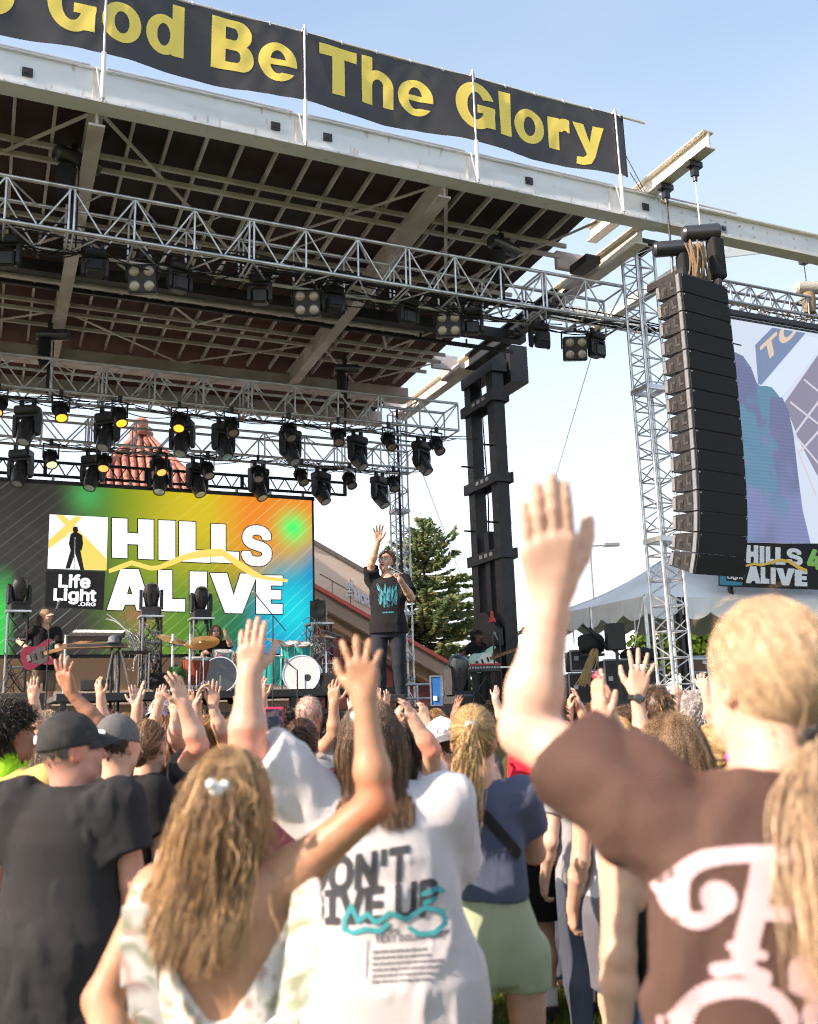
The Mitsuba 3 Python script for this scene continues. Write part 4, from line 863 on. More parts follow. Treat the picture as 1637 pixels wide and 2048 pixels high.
def spruce(name, label, base, H, R0, seed, n=5200, mat='mat_needle', top=.02):
    k = thing(name, label, 'tree'); r = np.random.default_rng(seed); base = np.asarray(base, float)
    obj('trunk', lathe([(.02*H*.9, 0), (.012*H, .3*H), (.004*H, .9*H), (0, H)], 9, c=base), 'mat_bark', k, smooth=True)
    limbs, V, Fv = [], [], []
    z = .06*H; tips = []
    while z < .985*H:
        t = z/H; nb = r.integers(3, 6); L = R0*(1-t)**.82*(1+.0*t)+.05
        ph = r.uniform(0, 6.28)
        for b_ in range(nb):
            a = ph+b_*2*math.pi/nb+r.uniform(-.25, .25); l = L*r.choice([.5, .75, .9, 1.0, 1.15])*r.uniform(.8, 1.1); dz = l*((.28 if t > .75 else -.02)+r.uniform(-.22, .22))
            p0 = base+(0, 0, z); p1 = p0+np.array([math.cos(a)*l*.6, math.sin(a)*l*.6, dz*.3-.04*l]); p2 = p0+np.array([math.cos(a)*l, math.sin(a)*l, dz+.10*l])
            P = bez(p0, p1, p2, 6); limbs.append(path_tube(P, np.linspace(.014, .004, 6)*H*.35, 4)); tips.append((P, l))
        z += H*(.009+.009*r.random())*(1.2-.4*t)
    obj('limbs', cat(limbs), 'mat_bark', k)
    tot = sum(l for _, l in tips); seg = []
    for P, l in tips:
        m = max(4, int(n*l/tot)); t = r.beta(1.6, 1.0, m)*.99; idx = t*5; i0 = np.minimum(idx.astype(int), 4); w = (idx-i0)[:, None]
        c = P[i0]*(1-w)+P[i0+1]*w; d = P[np.minimum(i0+1, 5)]-P[i0]; d /= np.linalg.norm(d, axis=1, keepdims=True)
        seg.append((c, d, np.full(m, l)))
    c = np.vstack([s[0] for s in seg]); d = np.vstack([s[1] for s in seg]); l = np.hstack([s[2] for s in seg]); N = len(c)
    sd = np.cross(d, [0, 0, 1.]); sd /= np.linalg.norm(sd, axis=1, keepdims=True)+1e-9
    lat = r.choice([-1, 1], N)[:, None]*sd+d*r.uniform(.3, 1.3, (N, 1))+np.array([0, 0, 1.])*r.uniform(-.55, .35, (N, 1)); lat /= np.linalg.norm(lat, axis=1, keepdims=True)
    ln = (.030*H*r.uniform(.35, 1.5, N)*np.minimum(1, .5+l/R0))[:, None]
    up = np.cross(lat, sd+r.normal(0, .5, (N, 3))); up /= np.linalg.norm(up, axis=1, keepdims=True)+1e-9
    wd = ln*.20; q = np.cross(up, lat)
    # each spray: three crossing narrow diamonds
    vs, fs = [], []
    for kk, ax in enumerate((q, up, (q+up)*.7)):
        vs.append(np.stack([c, c+lat*ln*.45+ax*wd, c+lat*ln, c+lat*ln*.45-ax*wd], 1))
    V = np.hstack(vs).reshape(-1, 3); o = np.arange(N*3)*4
    Fa = np.vstack([np.stack([o, o+1, o+2], 1), np.stack([o, o+2, o+3], 1)])
    shade = np.repeat(r.uniform(.65, 1.3, N), 12)[:, None]; warm = np.repeat(r.random(N) < .22, 12)[:, None]
    col = np.where(warm, [.46, .44, .20], [.28, .37, .19])*shade
    obj('crown', (V, Fa), mat, k, color=col)
scene['mat_needle'] = {'type': 'principledthin', 'base_color': {'type': 'mesh_attribute', 'name': 'vertex_color'}, 'roughness': .6, 'diff_trans': .8}
M('bark', (.10, .07, .05), .9)
q = atD(868, 1290, 31.0); tz = atD(845, 1022, 31.0)[2]
spruce('spruce_tree', 'tall green spruce tree standing behind the stage right of the singer', (q[0]-.25, q[1], 0), tz, 4.2, 5, 30000)
def bush(name, label, c, rx, rz, seed, n=2600):
    k = thing(name, label, 'tree'); r = np.random.default_rng(seed)
    obj('trunk', tube((c[0], c[1], 0), (c[0], c[1], c[2]), .16, 8, .08), 'mat_bark', k)
    cl = r.normal(0, 1, (28, 3)); cl /= np.linalg.norm(cl, axis=1, keepdims=True); cl = cl*r.uniform(.4, .95, (28, 1))*[rx, rx, rz]+c
    i = r.integers(0, 28, n); d = r.normal(0, 1, (n, 3)); d /= np.linalg.norm(d, axis=1, keepdims=True); p = cl[i]+d*rx*.34*r.uniform(.5, 1, (n, 1))
    a = r.normal(0, 1, (n, 3)); a /= np.linalg.norm(a, axis=1, keepdims=True); b = np.cross(a, d); b /= np.linalg.norm(b, axis=1, keepdims=True)+1e-9; s = rx*.09
    V = np.stack([p-a*s, p+b*s*.6, p+a*s, p-b*s*.6], 1).reshape(-1, 3); o = np.arange(n)*4
    col = np.repeat(np.array([.10, .16, .03])*r.uniform(.6, 1.4, (n, 1)), 4, 0)
    obj('crown', (V, np.vstack([np.stack([o, o+1, o+2], 1), np.stack([o, o+2, o+3], 1)])), 'mat_needle', k, color=col)
for i, (x, y, w) in enumerate(((1322, 1305, 1.5), (1395, 1300, 1.7), (1480, 1300, 2.2))):
    bush('leafy_tree', ('light green leafy tree seen between the slim tower legs', 'light green leafy tree beyond the brown crate', 'light green leafy tree mostly hidden by the blond head')[i], atD(x, y, 45.), w, 1.1, 20+i)
lp = thing('lamp_post', 'tall thin parking lot lamp post with two box heads', 'street lamp')
q = atD(1180, 1092, 46.)
obj('pole', tube((q[0], q[1], 0), q, .06, 8, .045), 'mat_alu_dark', lp)
ax = np.array([RT[0], RT[1], 0]); ax /= np.linalg.norm(ax)
obj('arm', tube(q-ax*1.0, q+ax*.8, .04, 6), 'mat_alu_dark', lp)
for s in (-1, 1): obj('lamp_head', mv(rbox(.75, .35, .16, .05), q+ax*s*1.05+(0, 0, .02), np.stack([ax, np.cross([0, 0, 1], ax), [0, 0, 1.]], 1)), 'mat_alu_dark', lp, smooth=30)
fb2 = thing('distant_building', 'pale low building far beyond the side screen', 'building')
q0, q1 = atD(1430, 1181, 60.), atD(1800, 1185, 60.)
obj('wall', bx2((q0[0], q0[1]-14, 0), (q1[0]+8, q0[1]+10, q0[2])), 'mat_white', fb2)
for k in range(6): obj('window', bx2((q0[0]+2+k*3.2, q0[1]-14.05, q0[2]-2.2), (q0[0]+4.2+k*3.2, q0[1]-14.002, q0[2]-.9)), 'mat_lens_dark', fb2)
# ------------------------------------------------------------------ people: distance fields, surface nets, hands, clothes, hair
import manifold3d as m3
from scipy.interpolate import LinearNDInterpolator
def snet(F, org, h):
    S = F < 0; nx, ny, nz = F.shape
    acc = np.zeros((nx-1, ny-1, nz-1, 3), np.float32); cnt = np.zeros((nx-1, ny-1, nz-1), np.int16)
    cross = []
    for ax in range(3):
        lo = [slice(None)]*3; hi = [slice(None)]*3; lo[ax] = slice(0, -1); hi[ax] = slice(1, None)
        A, B = F[tuple(lo)], F[tuple(hi)]; e = S[tuple(lo)] != S[tuple(hi)]
        ii = np.argwhere(e); a, b = A[e], B[e]; t = a/(a-b)
        P = ii.astype(np.float32); P[:, ax] += t
        o = [k for k in range(3) if k != ax]; cross.append((ii, S[tuple(lo)][e], o))
        for d0 in (0, -1):
            for d1 in (0, -1):
                c = ii.copy(); c[:, o[0]] += d0; c[:, o[1]] += d1
                ok = ((c >= 0) & (c < np.array(cnt.shape))).all(1); cc = c[ok]
                np.add.at(acc, tuple(cc.T), P[ok]); np.add.at(cnt, tuple(cc.T), 1)
    act = cnt > 0; idx = np.full(cnt.shape, -1, np.int64); idx[act] = np.arange(act.sum())
    V = acc[act]/cnt[act][:, None]; fs = []
    for ax, (ii, ins, o) in enumerate(cross):
        c = [ii.copy() for _ in range(4)]
        for k, (d0, d1) in enumerate(((-1, -1), (0, -1), (0, 0), (-1, 0))): c[k][:, o[0]] += d0; c[k][:, o[1]] += d1
        ok = np.ones(len(ii), bool)
        for k in range(4): ok &= ((c[k] >= 0) & (c[k] < np.array(cnt.shape))).all(1)
        q = np.stack([idx[tuple(c[k][ok].T)] for k in range(4)], 1); fl = ins[ok] ^ (ax == 1)
        q = np.where(fl[:, None], q, q[:, ::-1]); fs.append(q)
    q = np.vstack(fs); V = V*h+np.asarray(org)
    d1 = np.linalg.norm(V[q[:, 0]]-V[q[:, 2]], axis=1); d2 = np.linalg.norm(V[q[:, 1]]-V[q[:, 3]], axis=1); s = d1 <= d2
    f = np.vstack([q[s][:, [0, 1, 2]], q[s][:, [0, 2, 3]], q[~s][:, [0, 1, 3]], q[~s][:, [1, 2, 3]]])
    return V.astype(float), f
class Field:
    def __init__(s, lo, hi, h):
        s.h = h; s.lo = np.asarray(lo, float)-2*h; s.n = np.ceil((np.asarray(hi, float)+2*h-s.lo)/h).astype(int)+1
        s.F = np.full(s.n, .25, np.float32)
        s.ax = [s.lo[k]+h*np.arange(s.n[k]) for k in range(3)]
    def sub(s, lo, hi):
        a = np.clip(np.floor((np.asarray(lo)-s.lo)/s.h).astype(int), 0, s.n); b = np.clip(np.ceil((np.asarray(hi)-s.lo)/s.h).astype(int)+1, 0, s.n)
        if (b <= a).any(): return None, None
        sl = tuple(slice(a[k], b[k]) for k in range(3))
        return sl, np.meshgrid(*[s.ax[k][sl[k]].astype(np.float32) for k in range(3)], indexing='ij')
    def op(s, lo, hi, fn, k=.02, mode='u'):
        m = k+2.5*s.h
        sl, P = s.sub(np.asarray(lo)-m, np.asarray(hi)+m)
        if sl is None: return
        d = fn(*P).astype(np.float32); A = s.F[sl]
        if mode == 'u':
            if k > 0: hh = np.maximum(k-np.abs(A-d), 0)/k; s.F[sl] = np.minimum(A, d)-hh*hh*k*.25
            else: s.F[sl] = np.minimum(A, d)
        elif mode == 's':
            d = -d; hh = np.maximum(k-np.abs(A-d), 0)/max(k, 1e-6); s.F[sl] = np.maximum(A, d)+hh*hh*k*.25
    def cut(s, fn): s.F = np.maximum(s.F, fn(*np.meshgrid(*[a.astype(np.float32) for a in s.ax], indexing='ij')))
    def cone(s, a, b, ra, rb, k=.02, mode='u'):
        a, b = np.asarray(a, float), np.asarray(b, float); d = b-a; L2 = max(d@d, 1e-9); r = max(ra, rb)
        def fn(x, y, z):
            t = np.clip(((x-a[0])*d[0]+(y-a[1])*d[1]+(z-a[2])*d[2])/L2, 0, 1)
            return np.sqrt((x-a[0]-t*d[0])**2+(y-a[1]-t*d[1])**2+(z-a[2]-t*d[2])**2)-(ra+t*(rb-ra))
        s.op(np.minimum(a, b)-r, np.maximum(a, b)+r, fn, k, mode)
    def ell(s, c, r, R=None, k=.02, mode='u'):
        c, r = np.asarray(c, float), np.asarray(r, float); R = np.eye(3) if R is None else np.asarray(R)
        e = np.abs(R)@r
        def fn(x, y, z):
            x, y, z = x-c[0], y-c[1], z-c[2]
            q = [x*R[0, i]+y*R[1, i]+z*R[2, i] for i in range(3)]
            k0 = np.sqrt(sum((q[i]/r[i])**2 for i in range(3))); k1 = np.sqrt(sum((q[i]/r[i]**2)**2 for i in range(3)))
            return k0*(k0-1)/np.maximum(k1, 1e-6)
        s.op(c-e, c+e, fn, k, mode)
    def noise(s, fn, band=.04):
        m = np.abs(s.F) < band; i = np.argwhere(m); P = s.lo+i*s.h; s.F[m] += fn(P).astype(np.float32)
    def mesh(s): return snet(s.F, s.lo, s.h)
def fuse(ms):
    """one continuous surface out of overlapping closed meshes"""
    try:
        out = None
        for v, f in ms:
            m = m3.Manifold(m3.Mesh(np.asarray(v, np.float32), np.asarray(f, np.uint32)))
            if m.status() != m3.Error.NoError or m.volume() <= 0: raise ValueError
            out = m if out is None else out+m
        q = out.to_mesh(); return np.array(q.vert_properties[:, :3], float), np.array(q.tri_verts)
    except Exception:
        return cat(ms)
scene['mat_skin'] = {'type': 'twosided', 'bsdf': {'type': 'principled', 'base_color': {'type': 'mesh_attribute', 'name': 'vertex_color'}, 'roughness': .48, 'specular': .4}}
scene['mat_hair'] = {'type': 'twosided', 'bsdf': {'type': 'principled', 'base_color': {'type': 'mesh_attribute', 'name': 'vertex_color'}, 'roughness': .38, 'specular': .45}}
scene['mat_cloth'] = {'type': 'twosided', 'bsdf': {'type': 'principled', 'base_color': {'type': 'mesh_attribute', 'name': 'vertex_color'}, 'roughness': .85, 'specular': .25, 'sheen': .25}}
SKIN = {'pale': (.62, .40, .31), 'fair': (.56, .34, .245), 'tan': (.43, .235, .14), 'brown': (.27, .13, .075), 'dark': (.10, .05, .032), 'red': (.52, .26, .19)}

PZ = [.44, .47, .53, .60, .66, .73, .78, .815, .838, .86]
PA = [.150, .165, .176, .150, .150, .168, .172, .140, .075, .05]
PB = [.10, .115, .122, .100, .100, .112, .105, .078, .055, .045]
class Person:
    def __init__(s, key, head, H=None, face=None, girth=1.0, belly=0.0, sw=1.0, skin='fair', turn=0, nod=0, tilt=0, hs=1.0, lean=(0, 0), seed=0, fine=False, ground=0.0):
        """head: world position of the head's centre"""
        s.key, s.seed, s.fine, s.g = key, seed, fine, ground
        s.r = np.random.default_rng(seed+100)
        head = np.asarray(head, float); s.hs = hs; H = (head[2]-ground+.118*hs) if H is None else H; s.H = H
        if face is None: face = np.array([4.0, 11.5])-head[:2]
        f = np.array([face[0], face[1], 0.]); f /= np.linalg.norm(f); s.B = np.stack([[f[1], -f[0], 0], f, [0, 0, 1.]], 1)
        s.lean = np.array([lean[0], lean[1]])
        s.o = np.array([head[0], head[1], ground])-s.B@np.array([lean[0], lean[1]+.01, 0])
        s.hc = s.loc(head)
        s.girth, s.belly, s.sw, s.skin = girth, belly, sw, SKIN[skin] if isinstance(skin, str) else skin
        s.k = H/1.72
        cz, sz_ = math.cos(math.radians(turn)), math.sin(math.radians(turn)); cn, sn = math.cos(math.radians(nod)), math.sin(math.radians(nod)); ct, st_ = math.cos(math.radians(tilt)), math.sin(math.radians(tilt))
        s.HR = np.array([[cz, sz_, 0], [-sz_, cz, 0], [0, 0, 1.]])@np.array([[1, 0, 0], [0, cn, -sn], [0, sn, cn]])@np.array([[ct, 0, st_], [0, 1, 0], [-st_, 0, ct]])
        s.arms = {}; s.sh = {}
        for sd, sg in (('L', -1), ('R', 1)): s.sh[sd] = np.array([sg*.178*s.k*sw*(.6+.4*girth), -.01, .808*H])+s.off(.808*H)
        s.skinprims = []
    def off(s, z):
        t = np.clip((z/s.H-.5)/.43, 0, 1.2); return np.array([s.lean[0]*t, s.lean[1]*t, 0])
    def loc(s, p): return (np.asarray(p, float)-s.o)@s.B
    def wld(s, v): return np.asarray(v)@s.B.T+s.o
    def prof(s, z, extra=0.0, drape=False):
        u = z/s.H; za = np.array(PZ); a = np.array(PA)*s.k*s.girth; b = np.array(PB)*s.k*s.girth
        a[5:8] = a[5:8]*(.5+.5*s.sw/s.girth*1.0) if s.girth > 1 else a[5:8]*s.sw
        bl = s.belly*np.array([.4, .8, 1.0, 1.0, .7, .3, 0, 0, 0, 0]); a = a+bl*.6; b = b+bl
        if drape:
            for arr in (a, b):
                m = arr[6]
                for i in (5, 4, 3, 2, 1, 0): m = max(m*.985, arr[i]); arr[i] = m
        return np.interp(u, za, a)+extra, np.interp(u, za, b)+extra
    def torso(s, F, z0, z1, extra=0., drape=False, k=.03, mode='u', flare=0.):
        lo = np.array([-.5, -.45, z0]); hi = np.array([.5, .45, z1])
        def fn(x, y, z):
            a, b = s.prof(z, extra, drape); t = np.clip((z/s.H-.5)/.43, 0, 1.2)
            fl = 1+flare*np.clip((.62-z/s.H)/.15, 0, 1)
            qx, qy = (x-s.lean[0]*t)/(a*fl), (y-s.lean[1]*t)/(b*fl)
            p = 2.35; rr = (np.abs(qx)**p+np.abs(qy)**p)**(1/p)
            d = (rr-1)*np.minimum(a, b)*.93
            return np.maximum(d, np.maximum(z0-z, z-z1))
        F.op(lo, hi, fn, k, mode)
    def arm(s, side, elbow=None, wrist=None, tip=None, palm=None, curl=(12, 18, 14), spread=1.0, thumb=1.0, hand=1.0, thick=1.0, world=True, sh=None):
        c = (lambda p: s.loc(p)) if world else (lambda p: np.asarray(p, float))
        A = dict(e=c(elbow), w=c(wrist), t=c(tip), curl=curl, spread=spread, thumb=thumb, hand=hand, thick=thick)
        if sh is not None: s.sh[side] = c(sh)
        else:
            d = A['e']-s.sh[side]
            if d[2] > 0: s.sh[side] = s.sh[side]+np.array([-np.sign(s.sh[side][0])*.012, 0, .03*min(1, d[2]/.2)])
        A['p'] = np.array([0, 1., 0]) if palm is None else (s.B.T@np.asarray(palm, float) if world else np.asarray(palm, float))
        s.arms[side] = A
    def arm_down(s, side, bend=.12, fwd=.05, out=.05, hand=1.0, thick=1.0):
        sg = -1 if side == 'L' else 1; S = s.sh[side]; k = s.k
        e = S+np.array([sg*out*k, -.03*k+fwd*.4, -.30*k]); w = e+np.array([sg*.0, bend, -.235*k]); t = w+np.array([-sg*.01, bend*.4, -.17*k])
        s.arm(side, e, w, t, palm=(-sg*1.0, 0, 0), world=False, curl=(25, 35, 25), spread=.3, hand=hand, thick=thick)
    def hand_field(s, F, A, side):
        w, t, n = A['w'], A['t'], A['p']; u = t-w; L = np.linalg.norm(u); u = u/L; n = n-u*(n@u); n /= np.linalg.norm(n)
        th = np.cross(u, n)*(1 if side == 'R' else -1); sc = L/.185; g = A['hand']**.5*sc
        X = lambda a, b, c=0.: w+th*a*sc+u*b*sc+n*c*sc
        base = [(.030, .092), (.0105, .097), (-.0105, .092), (-.029, .081)]; ln = [.073, .082, .075, .059]; spr = [9, 2, -5, -13]; rr = [.0093, .0096, .0092, .0080]
        for (a, b), rb in zip(base, (.0125, .0128, .0125, .0115)): F.cone(X(a*.55, .008), X(a, b-.008), .0150*g, rb*g, .012)
        F.cone(X(.018, .02, .008), X(.026, .055, .008), .0135*g, .011*g, .012)
        F.cone(X(-.018, .018, .006), X(-.026, .06, .004), .013*g, .0115*g, .012)
        rj = s.r
        for i in range(4):
            an = math.radians(spr[i]*A['spread']+rj.uniform(-1.5, 1.5)); d0 = u*math.cos(an)+th*math.sin(an)
            p = X(*base[i]); bend = 0; r0 = rr[i]*g
            for j, fr in enumerate((.46, .30, .24)):
                bend += math.radians(A['curl'][j]*(1+.12*i*(1 if A['curl'][0] > 5 else 0))+rj.uniform(-3, 3)); d = d0*math.cos(bend)+n*math.sin(bend)
                q = p+d*ln[i]*fr*sc; F.cone(p, q, r0*(1-.06*j), r0*(.94-.06*j), .0035); p = q
        a0 = A['thumb']; p = X(.022, .022, .006); d = th*(.62*a0+.1)+u*.70+n*.30; d /= np.linalg.norm(d); q = p+d*.042*sc; F.cone(p, q, .0155*g, .0122*g, .010)
        d2 = th*(.42*a0)+u*.88+n*.28; d2 /= np.linalg.norm(d2); r_ = q+d2*.031*sc; F.cone(q, r_, .0118*g, .0105*g, .004)
        d3 = th*(.22*a0)+u*.95+n*.2; d3 /= np.linalg.norm(d3); F.cone(r_, r_+d3*.024*sc, .0105*g, .0085*g, .003)
        s.nails = None
    def arm_field(s, F, side, full=True):
        A = s.arms[side]; S, e, w = s.sh[side], A['e'], A['w']; k = s.k*A['thick']
        d = (e-S)/np.linalg.norm(e-S); fa = (w-e); fa_n = fa/np.linalg.norm(fa)
        if full:
            F.cone(S, S+(e-S)*.45, .056*k, .050*k, .03); F.cone(S+(e-S)*.45, e, .050*k, .041*k, .03)
        else: F.cone(S+(e-S)*.3, e, .051*k, .041*k, .03)
        F.cone(e, e+fa*.30, .041*k, .0425*k, .02); F.cone(e+fa*.30, w, .0425*k, .0265*k, .02)
        F.cone(w-fa_n*.03, w+(A['t']-w)*.12, .0265*k, .024*k, .015)
        s.hand_field(F, A, side)
    def head_field(s, F, ears=True, facial=True):
        c, R, h = s.hc, s.HR, s.hs; X = lambda x, y, z: c+R@(np.array([x, y, z])*h)
        F.ell(X(0, -.015, .025), np.array([.0735, .093, .092])*h, R, .02)
        F.ell(X(0, .03, -.03), np.array([.060, .066, .085])*h, R, .03)
        F.cone(X(0, .052, -.088), X(0, .062, -.085), .024*h, .022*h, .035)
        F.cone(X(-.035, .02, -.07), X(.035, .02, -.07), .032*h, .032*h, .03)
        if facial:
            F.cone(X(0, .092, .012), X(0, .112, -.022), .0085*h, .0125*h, .014)
            for sx in (-1, 1):
                F.ell(X(sx*.030, .093, .016), np.array([.016, .0085, .010])*h, R, .012, 's')
                F.cone(X(sx*.014, .093, .033), X(sx*.045, .082, .032), .008*h, .007*h, .012)
                F.cone(X(sx*.038, .070, -.02), X(sx*.03, .076, -.03), .018*h, .018*h, .02)
        if ears:
            for sx in (-1, 1):
                F.ell(X(sx*.073, -.008, -.005), np.array([.011, .021, .033])*h, R, .006); F.ell(X(sx*.082, -.004, -.002), np.array([.008, .012, .020])*h, R, .004, 's')
        nb = np.array([0, -.005, .835*s.H])+s.off(.835*s.H)
        F.cone(X(0, -.022, -.05), nb, .050*h*(.6+.4*s.girth), .056*s.k*(.6+.4*s.girth), .03)
        F.cone(nb+(0, 0, .01), nb-(0, 0, .05), .056*s.k, .07*s.k, .03)
    def legs(s, F, stance=.0, extra=0., z_to=0., k=.03, walk=0.):
        H, kk = s.H, s.k; gg = .7+.3*s.girth
        for sg in (-1, 1):
            hx = sg*(.088*kk*(.5+.5*s.girth)+stance*.3); hip = np.array([hx, 0, .49*H]); kn = np.array([hx+sg*stance*.35, .02+sg*walk*.5, .275*H]); an = np.array([hx+sg*stance*.7, -.02+sg*walk, .05*H])
            segs = [(hip, kn, .085*kk*gg, .058*kk*gg), (kn, kn*.6+an*.4+np.array([0, -.012, 0]), .056*kk*gg, .056*kk*gg), (kn*.6+an*.4+np.array([0, -.012, 0]), an, .056*kk*gg, .036*kk)]
            for a, b, ra, rb in segs:
                if a[2] <= z_to: continue
                F.cone(a, b, ra+extra, rb+extra, k)
            if z_to <= 0 and extra == 0: F.cone(an-(0, .02, .02), an+(0, .13, -.05), .036*kk, .026*kk, .03)
            s.ank = getattr(s, 'ank', {}); s.ank[sg] = an
    def build_skin(s, legs=True, torso_skin=True, ears=True, facial=True, walk=0., stance=.02, label=None):
        H = s.H; ms = []
        hf = .0065 if s.fine else .008
        F = Field(s.hc-np.array([.14, .16, .30])*s.hs, s.hc+np.array([.14, .16, .15])*s.hs, hf); s.head_field(F, ears, facial); ms.append(F.mesh())
        F = Field((-.42, -.3, -.02 if legs else .40*H), (.42, .3, .88*H), .011 if s.fine else .015)
        s.torso(F, .45*H, .845*H, 0., k=.03)
        nb = np.array([0, -.005, .835*H])+s.off(.835*H); F.cone(nb-(0, 0, .05), nb+(0, 0, .06), .058*s.k, .052*s.k, .03)
        for sd in s.arms:
            S = s.sh[sd]; e = s.arms[sd]['e']; F.cone(np.array([S[0]*.45, S[1], .80*H])+s.off(.8*H)*[1, 1, 0]*.5, S, .055*s.k, .055*s.k, .04); F.cone(S, S+(e-S)*.5, .055*s.k*s.arms[sd]['thick'], .049*s.k*s.arms[sd]['thick'], .04)
        if legs: s.legs(F, stance, walk=walk)
        ms.append(F.mesh())
        for sd, A in s.arms.items():
            pts = np.array([s.sh[sd]*.7+A['e']*.3, A['e'], A['w'], A['t']]); F = Field(pts.min(0)-.09, pts.max(0)+.09, .0048 if s.fine else .0062); s.arm_field(F, sd, False); ms.append(F.mesh())
        v, f = fuse(ms)
        n1 = meshkit.fbm(v*9+s.seed, 3)[:, None]; n2 = meshkit.noise(v*60, 4)[:, None]
        n3 = meshkit.fbm(v*28+s.seed, 2, 7)[:, None]; col = np.array(s.skin)*(1+.22*(n1-.5)+.10*(n2-.5)+.22*(n3-.5)*np.array([.6, 1, 1])); col = col*np.array([1, 1, 1])+np.maximum(n1-.55, 0)*np.array([.10, -.05, -.06])
        if ears:
            hl = (v-s.hc)@s.HR/s.hs; ear = (np.abs(hl[:, 0]) > .074) & (np.abs(hl[:, 2]) < .05) & (hl[:, 1] < .03); col[ear] *= [1.08, .80, .76]
        for sd, A in s.arms.items():                       # redder elbows and knuckles
            for q, rad in ((A['e'], .05), (A['w']+(A['t']-A['w'])*.52, .03)):
                d = np.linalg.norm(v-q, axis=1)[:, None]; col = col*(1-np.exp(-(d/rad)**2)*np.array([.0, .05, .06]))
        return obj('body', (s.wld(v), f), 'mat_skin', s.key, smooth=True, color=np.clip(col, .01, .9), label=label)
    def cloth(s, name, F, color, amp=.006, freq=(9, 9, 2.6), folds=(), noise2=.3, label=None, pattern=None, smooth=True, mat='mat_cloth'):
        def fn(P):
            d = 0
            if amp:
                wp_ = (np.stack([meshkit.noise(P*4+s.seed, k_) for k_ in (1, 2, 3)], 1)-.5)*.16
                w = meshkit.fbm((P+wp_)*np.array(freq)*.62+s.seed*1.7, 2, 2); w2 = meshkit.fbm((P+wp_)*np.array(freq)*1.5+s.seed, 2, 5)
                d = amp*1.5*(.55-np.abs(2*w-1)**.7*1.6)+amp*.65*(1-2*np.abs(2*w2-1))+amp*noise2*.5*(meshkit.fbm(P*30+s.seed, 2)-.5)*2
            for c, fr, am, rng_, ax in folds:              # creases radiating from a point
                q = P-np.asarray(c); r_ = np.linalg.norm(q, axis=1); ax = np.asarray(ax, float); x, y = ([1, 0, 0], [0, 0, 1]) if abs(ax[1]) > .5 else ([0, 1, 0], [0, 0, 1])
                a = np.arctan2(q@np.array(y), q@np.array(x)); wv = meshkit.noise(P*5+3, 9)
                d = d+am*np.sin(a*fr+wv*5)*np.exp(-((r_-rng_*.6)/(rng_*.5))**2)*np.minimum(1, (r_/.14)**2)*meshkit.noise(P*7+1, 4)*1.3
            return np.minimum(d, .0055) if amp else d
        F.noise(fn)
        v, f = F.mesh()
        tint = 1+.10*(meshkit.fbm(v*6+s.seed, 3)-.5)[:, None]
        col = np.array(color)*tint if pattern is None else pattern(v)*tint
        s.clothmesh = (v, f)
        return obj(name, (s.wld(v), f), mat, s.key, smooth=True, color=np.clip(col, .003, .9), label=label)
    def shirt(s, color, hem=.46, extra=.016, sleeve=.62, amp=.006, collar=.066, folds=(), name='shirt', pattern=None, flare=.03, label=None, h=None, sl_r=(.074, .082), coll_z=.842, freq=(9, 9, 2.6)):
        H = s.H; h = h or (.0085 if s.fine else .0125)
        pts = [s.sh[sd]+(s.arms[sd]['e']-s.sh[sd])*max(sleeve, .01) for sd in s.arms]+[np.array([-.36*s.girth, -.26*s.girth-s.belly, hem*H]), np.array([.36*s.girth, .26*s.girth+s.belly, .87*H])]
        lo, hi = np.min(pts, 0)-.11, np.max(pts, 0)+.11; lo[2] = max(lo[2], hem*H-.03)
        F = Field(lo, hi, h)
        s.torso(F, hem*H, .85*H, extra, True, .03, flare=flare)
        for sd, A in s.arms.items():
            S, e = s.sh[sd], A['e']; ax = e-S; L = np.linalg.norm(ax); ax = ax/L; en = S+ax*L*sleeve; th = A['thick']
            F.cone(np.array([S[0]*.4, S[1], .795*H])+s.off(.8*H)*.6, S, .062*s.k, .066*s.k*th, .05)
            r0, r1 = sl_r[0]*s.k*th, sl_r[1]*s.k*th
            far = L*sleeve
            def fn(x, y, z, S=S, ax=ax, far=far, r0=r0, r1=r1):
                t = (x-S[0])*ax[0]+(y-S[1])*ax[1]+(z-S[2])*ax[2]; tc = np.clip(t, 0, far); rr = r0+(r1-r0)*tc/far
                d = np.sqrt((x-S[0]-tc*ax[0])**2+(y-S[1]-tc*ax[1])**2+(z-S[2]-tc*ax[2])**2)-rr
                return np.maximum(d, t-far)
            F.op(np.minimum(S, en)-r1, np.maximum(S, en)+r1, fn, .045)
        nb = np.array([0, .012, coll_z*H])+s.off(coll_z*H)
        F.cone(nb-(0, -.02, .02), nb+(0, .02, .09), collar*s.k, (collar+.03)*s.k, .012, 's')
        return s.cloth(name, F, color, amp, freq, folds=folds, pattern=pattern, label=label)
    def lower(s, color, to=.04, extra=.014, waist=.585, stance=.02, walk=0., name='trousers', amp=.006, label=None, pattern=None):
        H = s.H; F = Field((-.40, -.34, to*H-.02), (.40, .34, waist*H+.02), .012 if s.fine else .015)
        s.torso(F, .435*H, waist*H, extra*.8, k=.03); s.legs(F, stance, extra+.008, k=.012, walk=walk)
        F.cut(lambda x, y, z: np.maximum(to*H-z, z-waist*H))
        return s.cloth(name, F, color, amp, label=label, pattern=pattern)
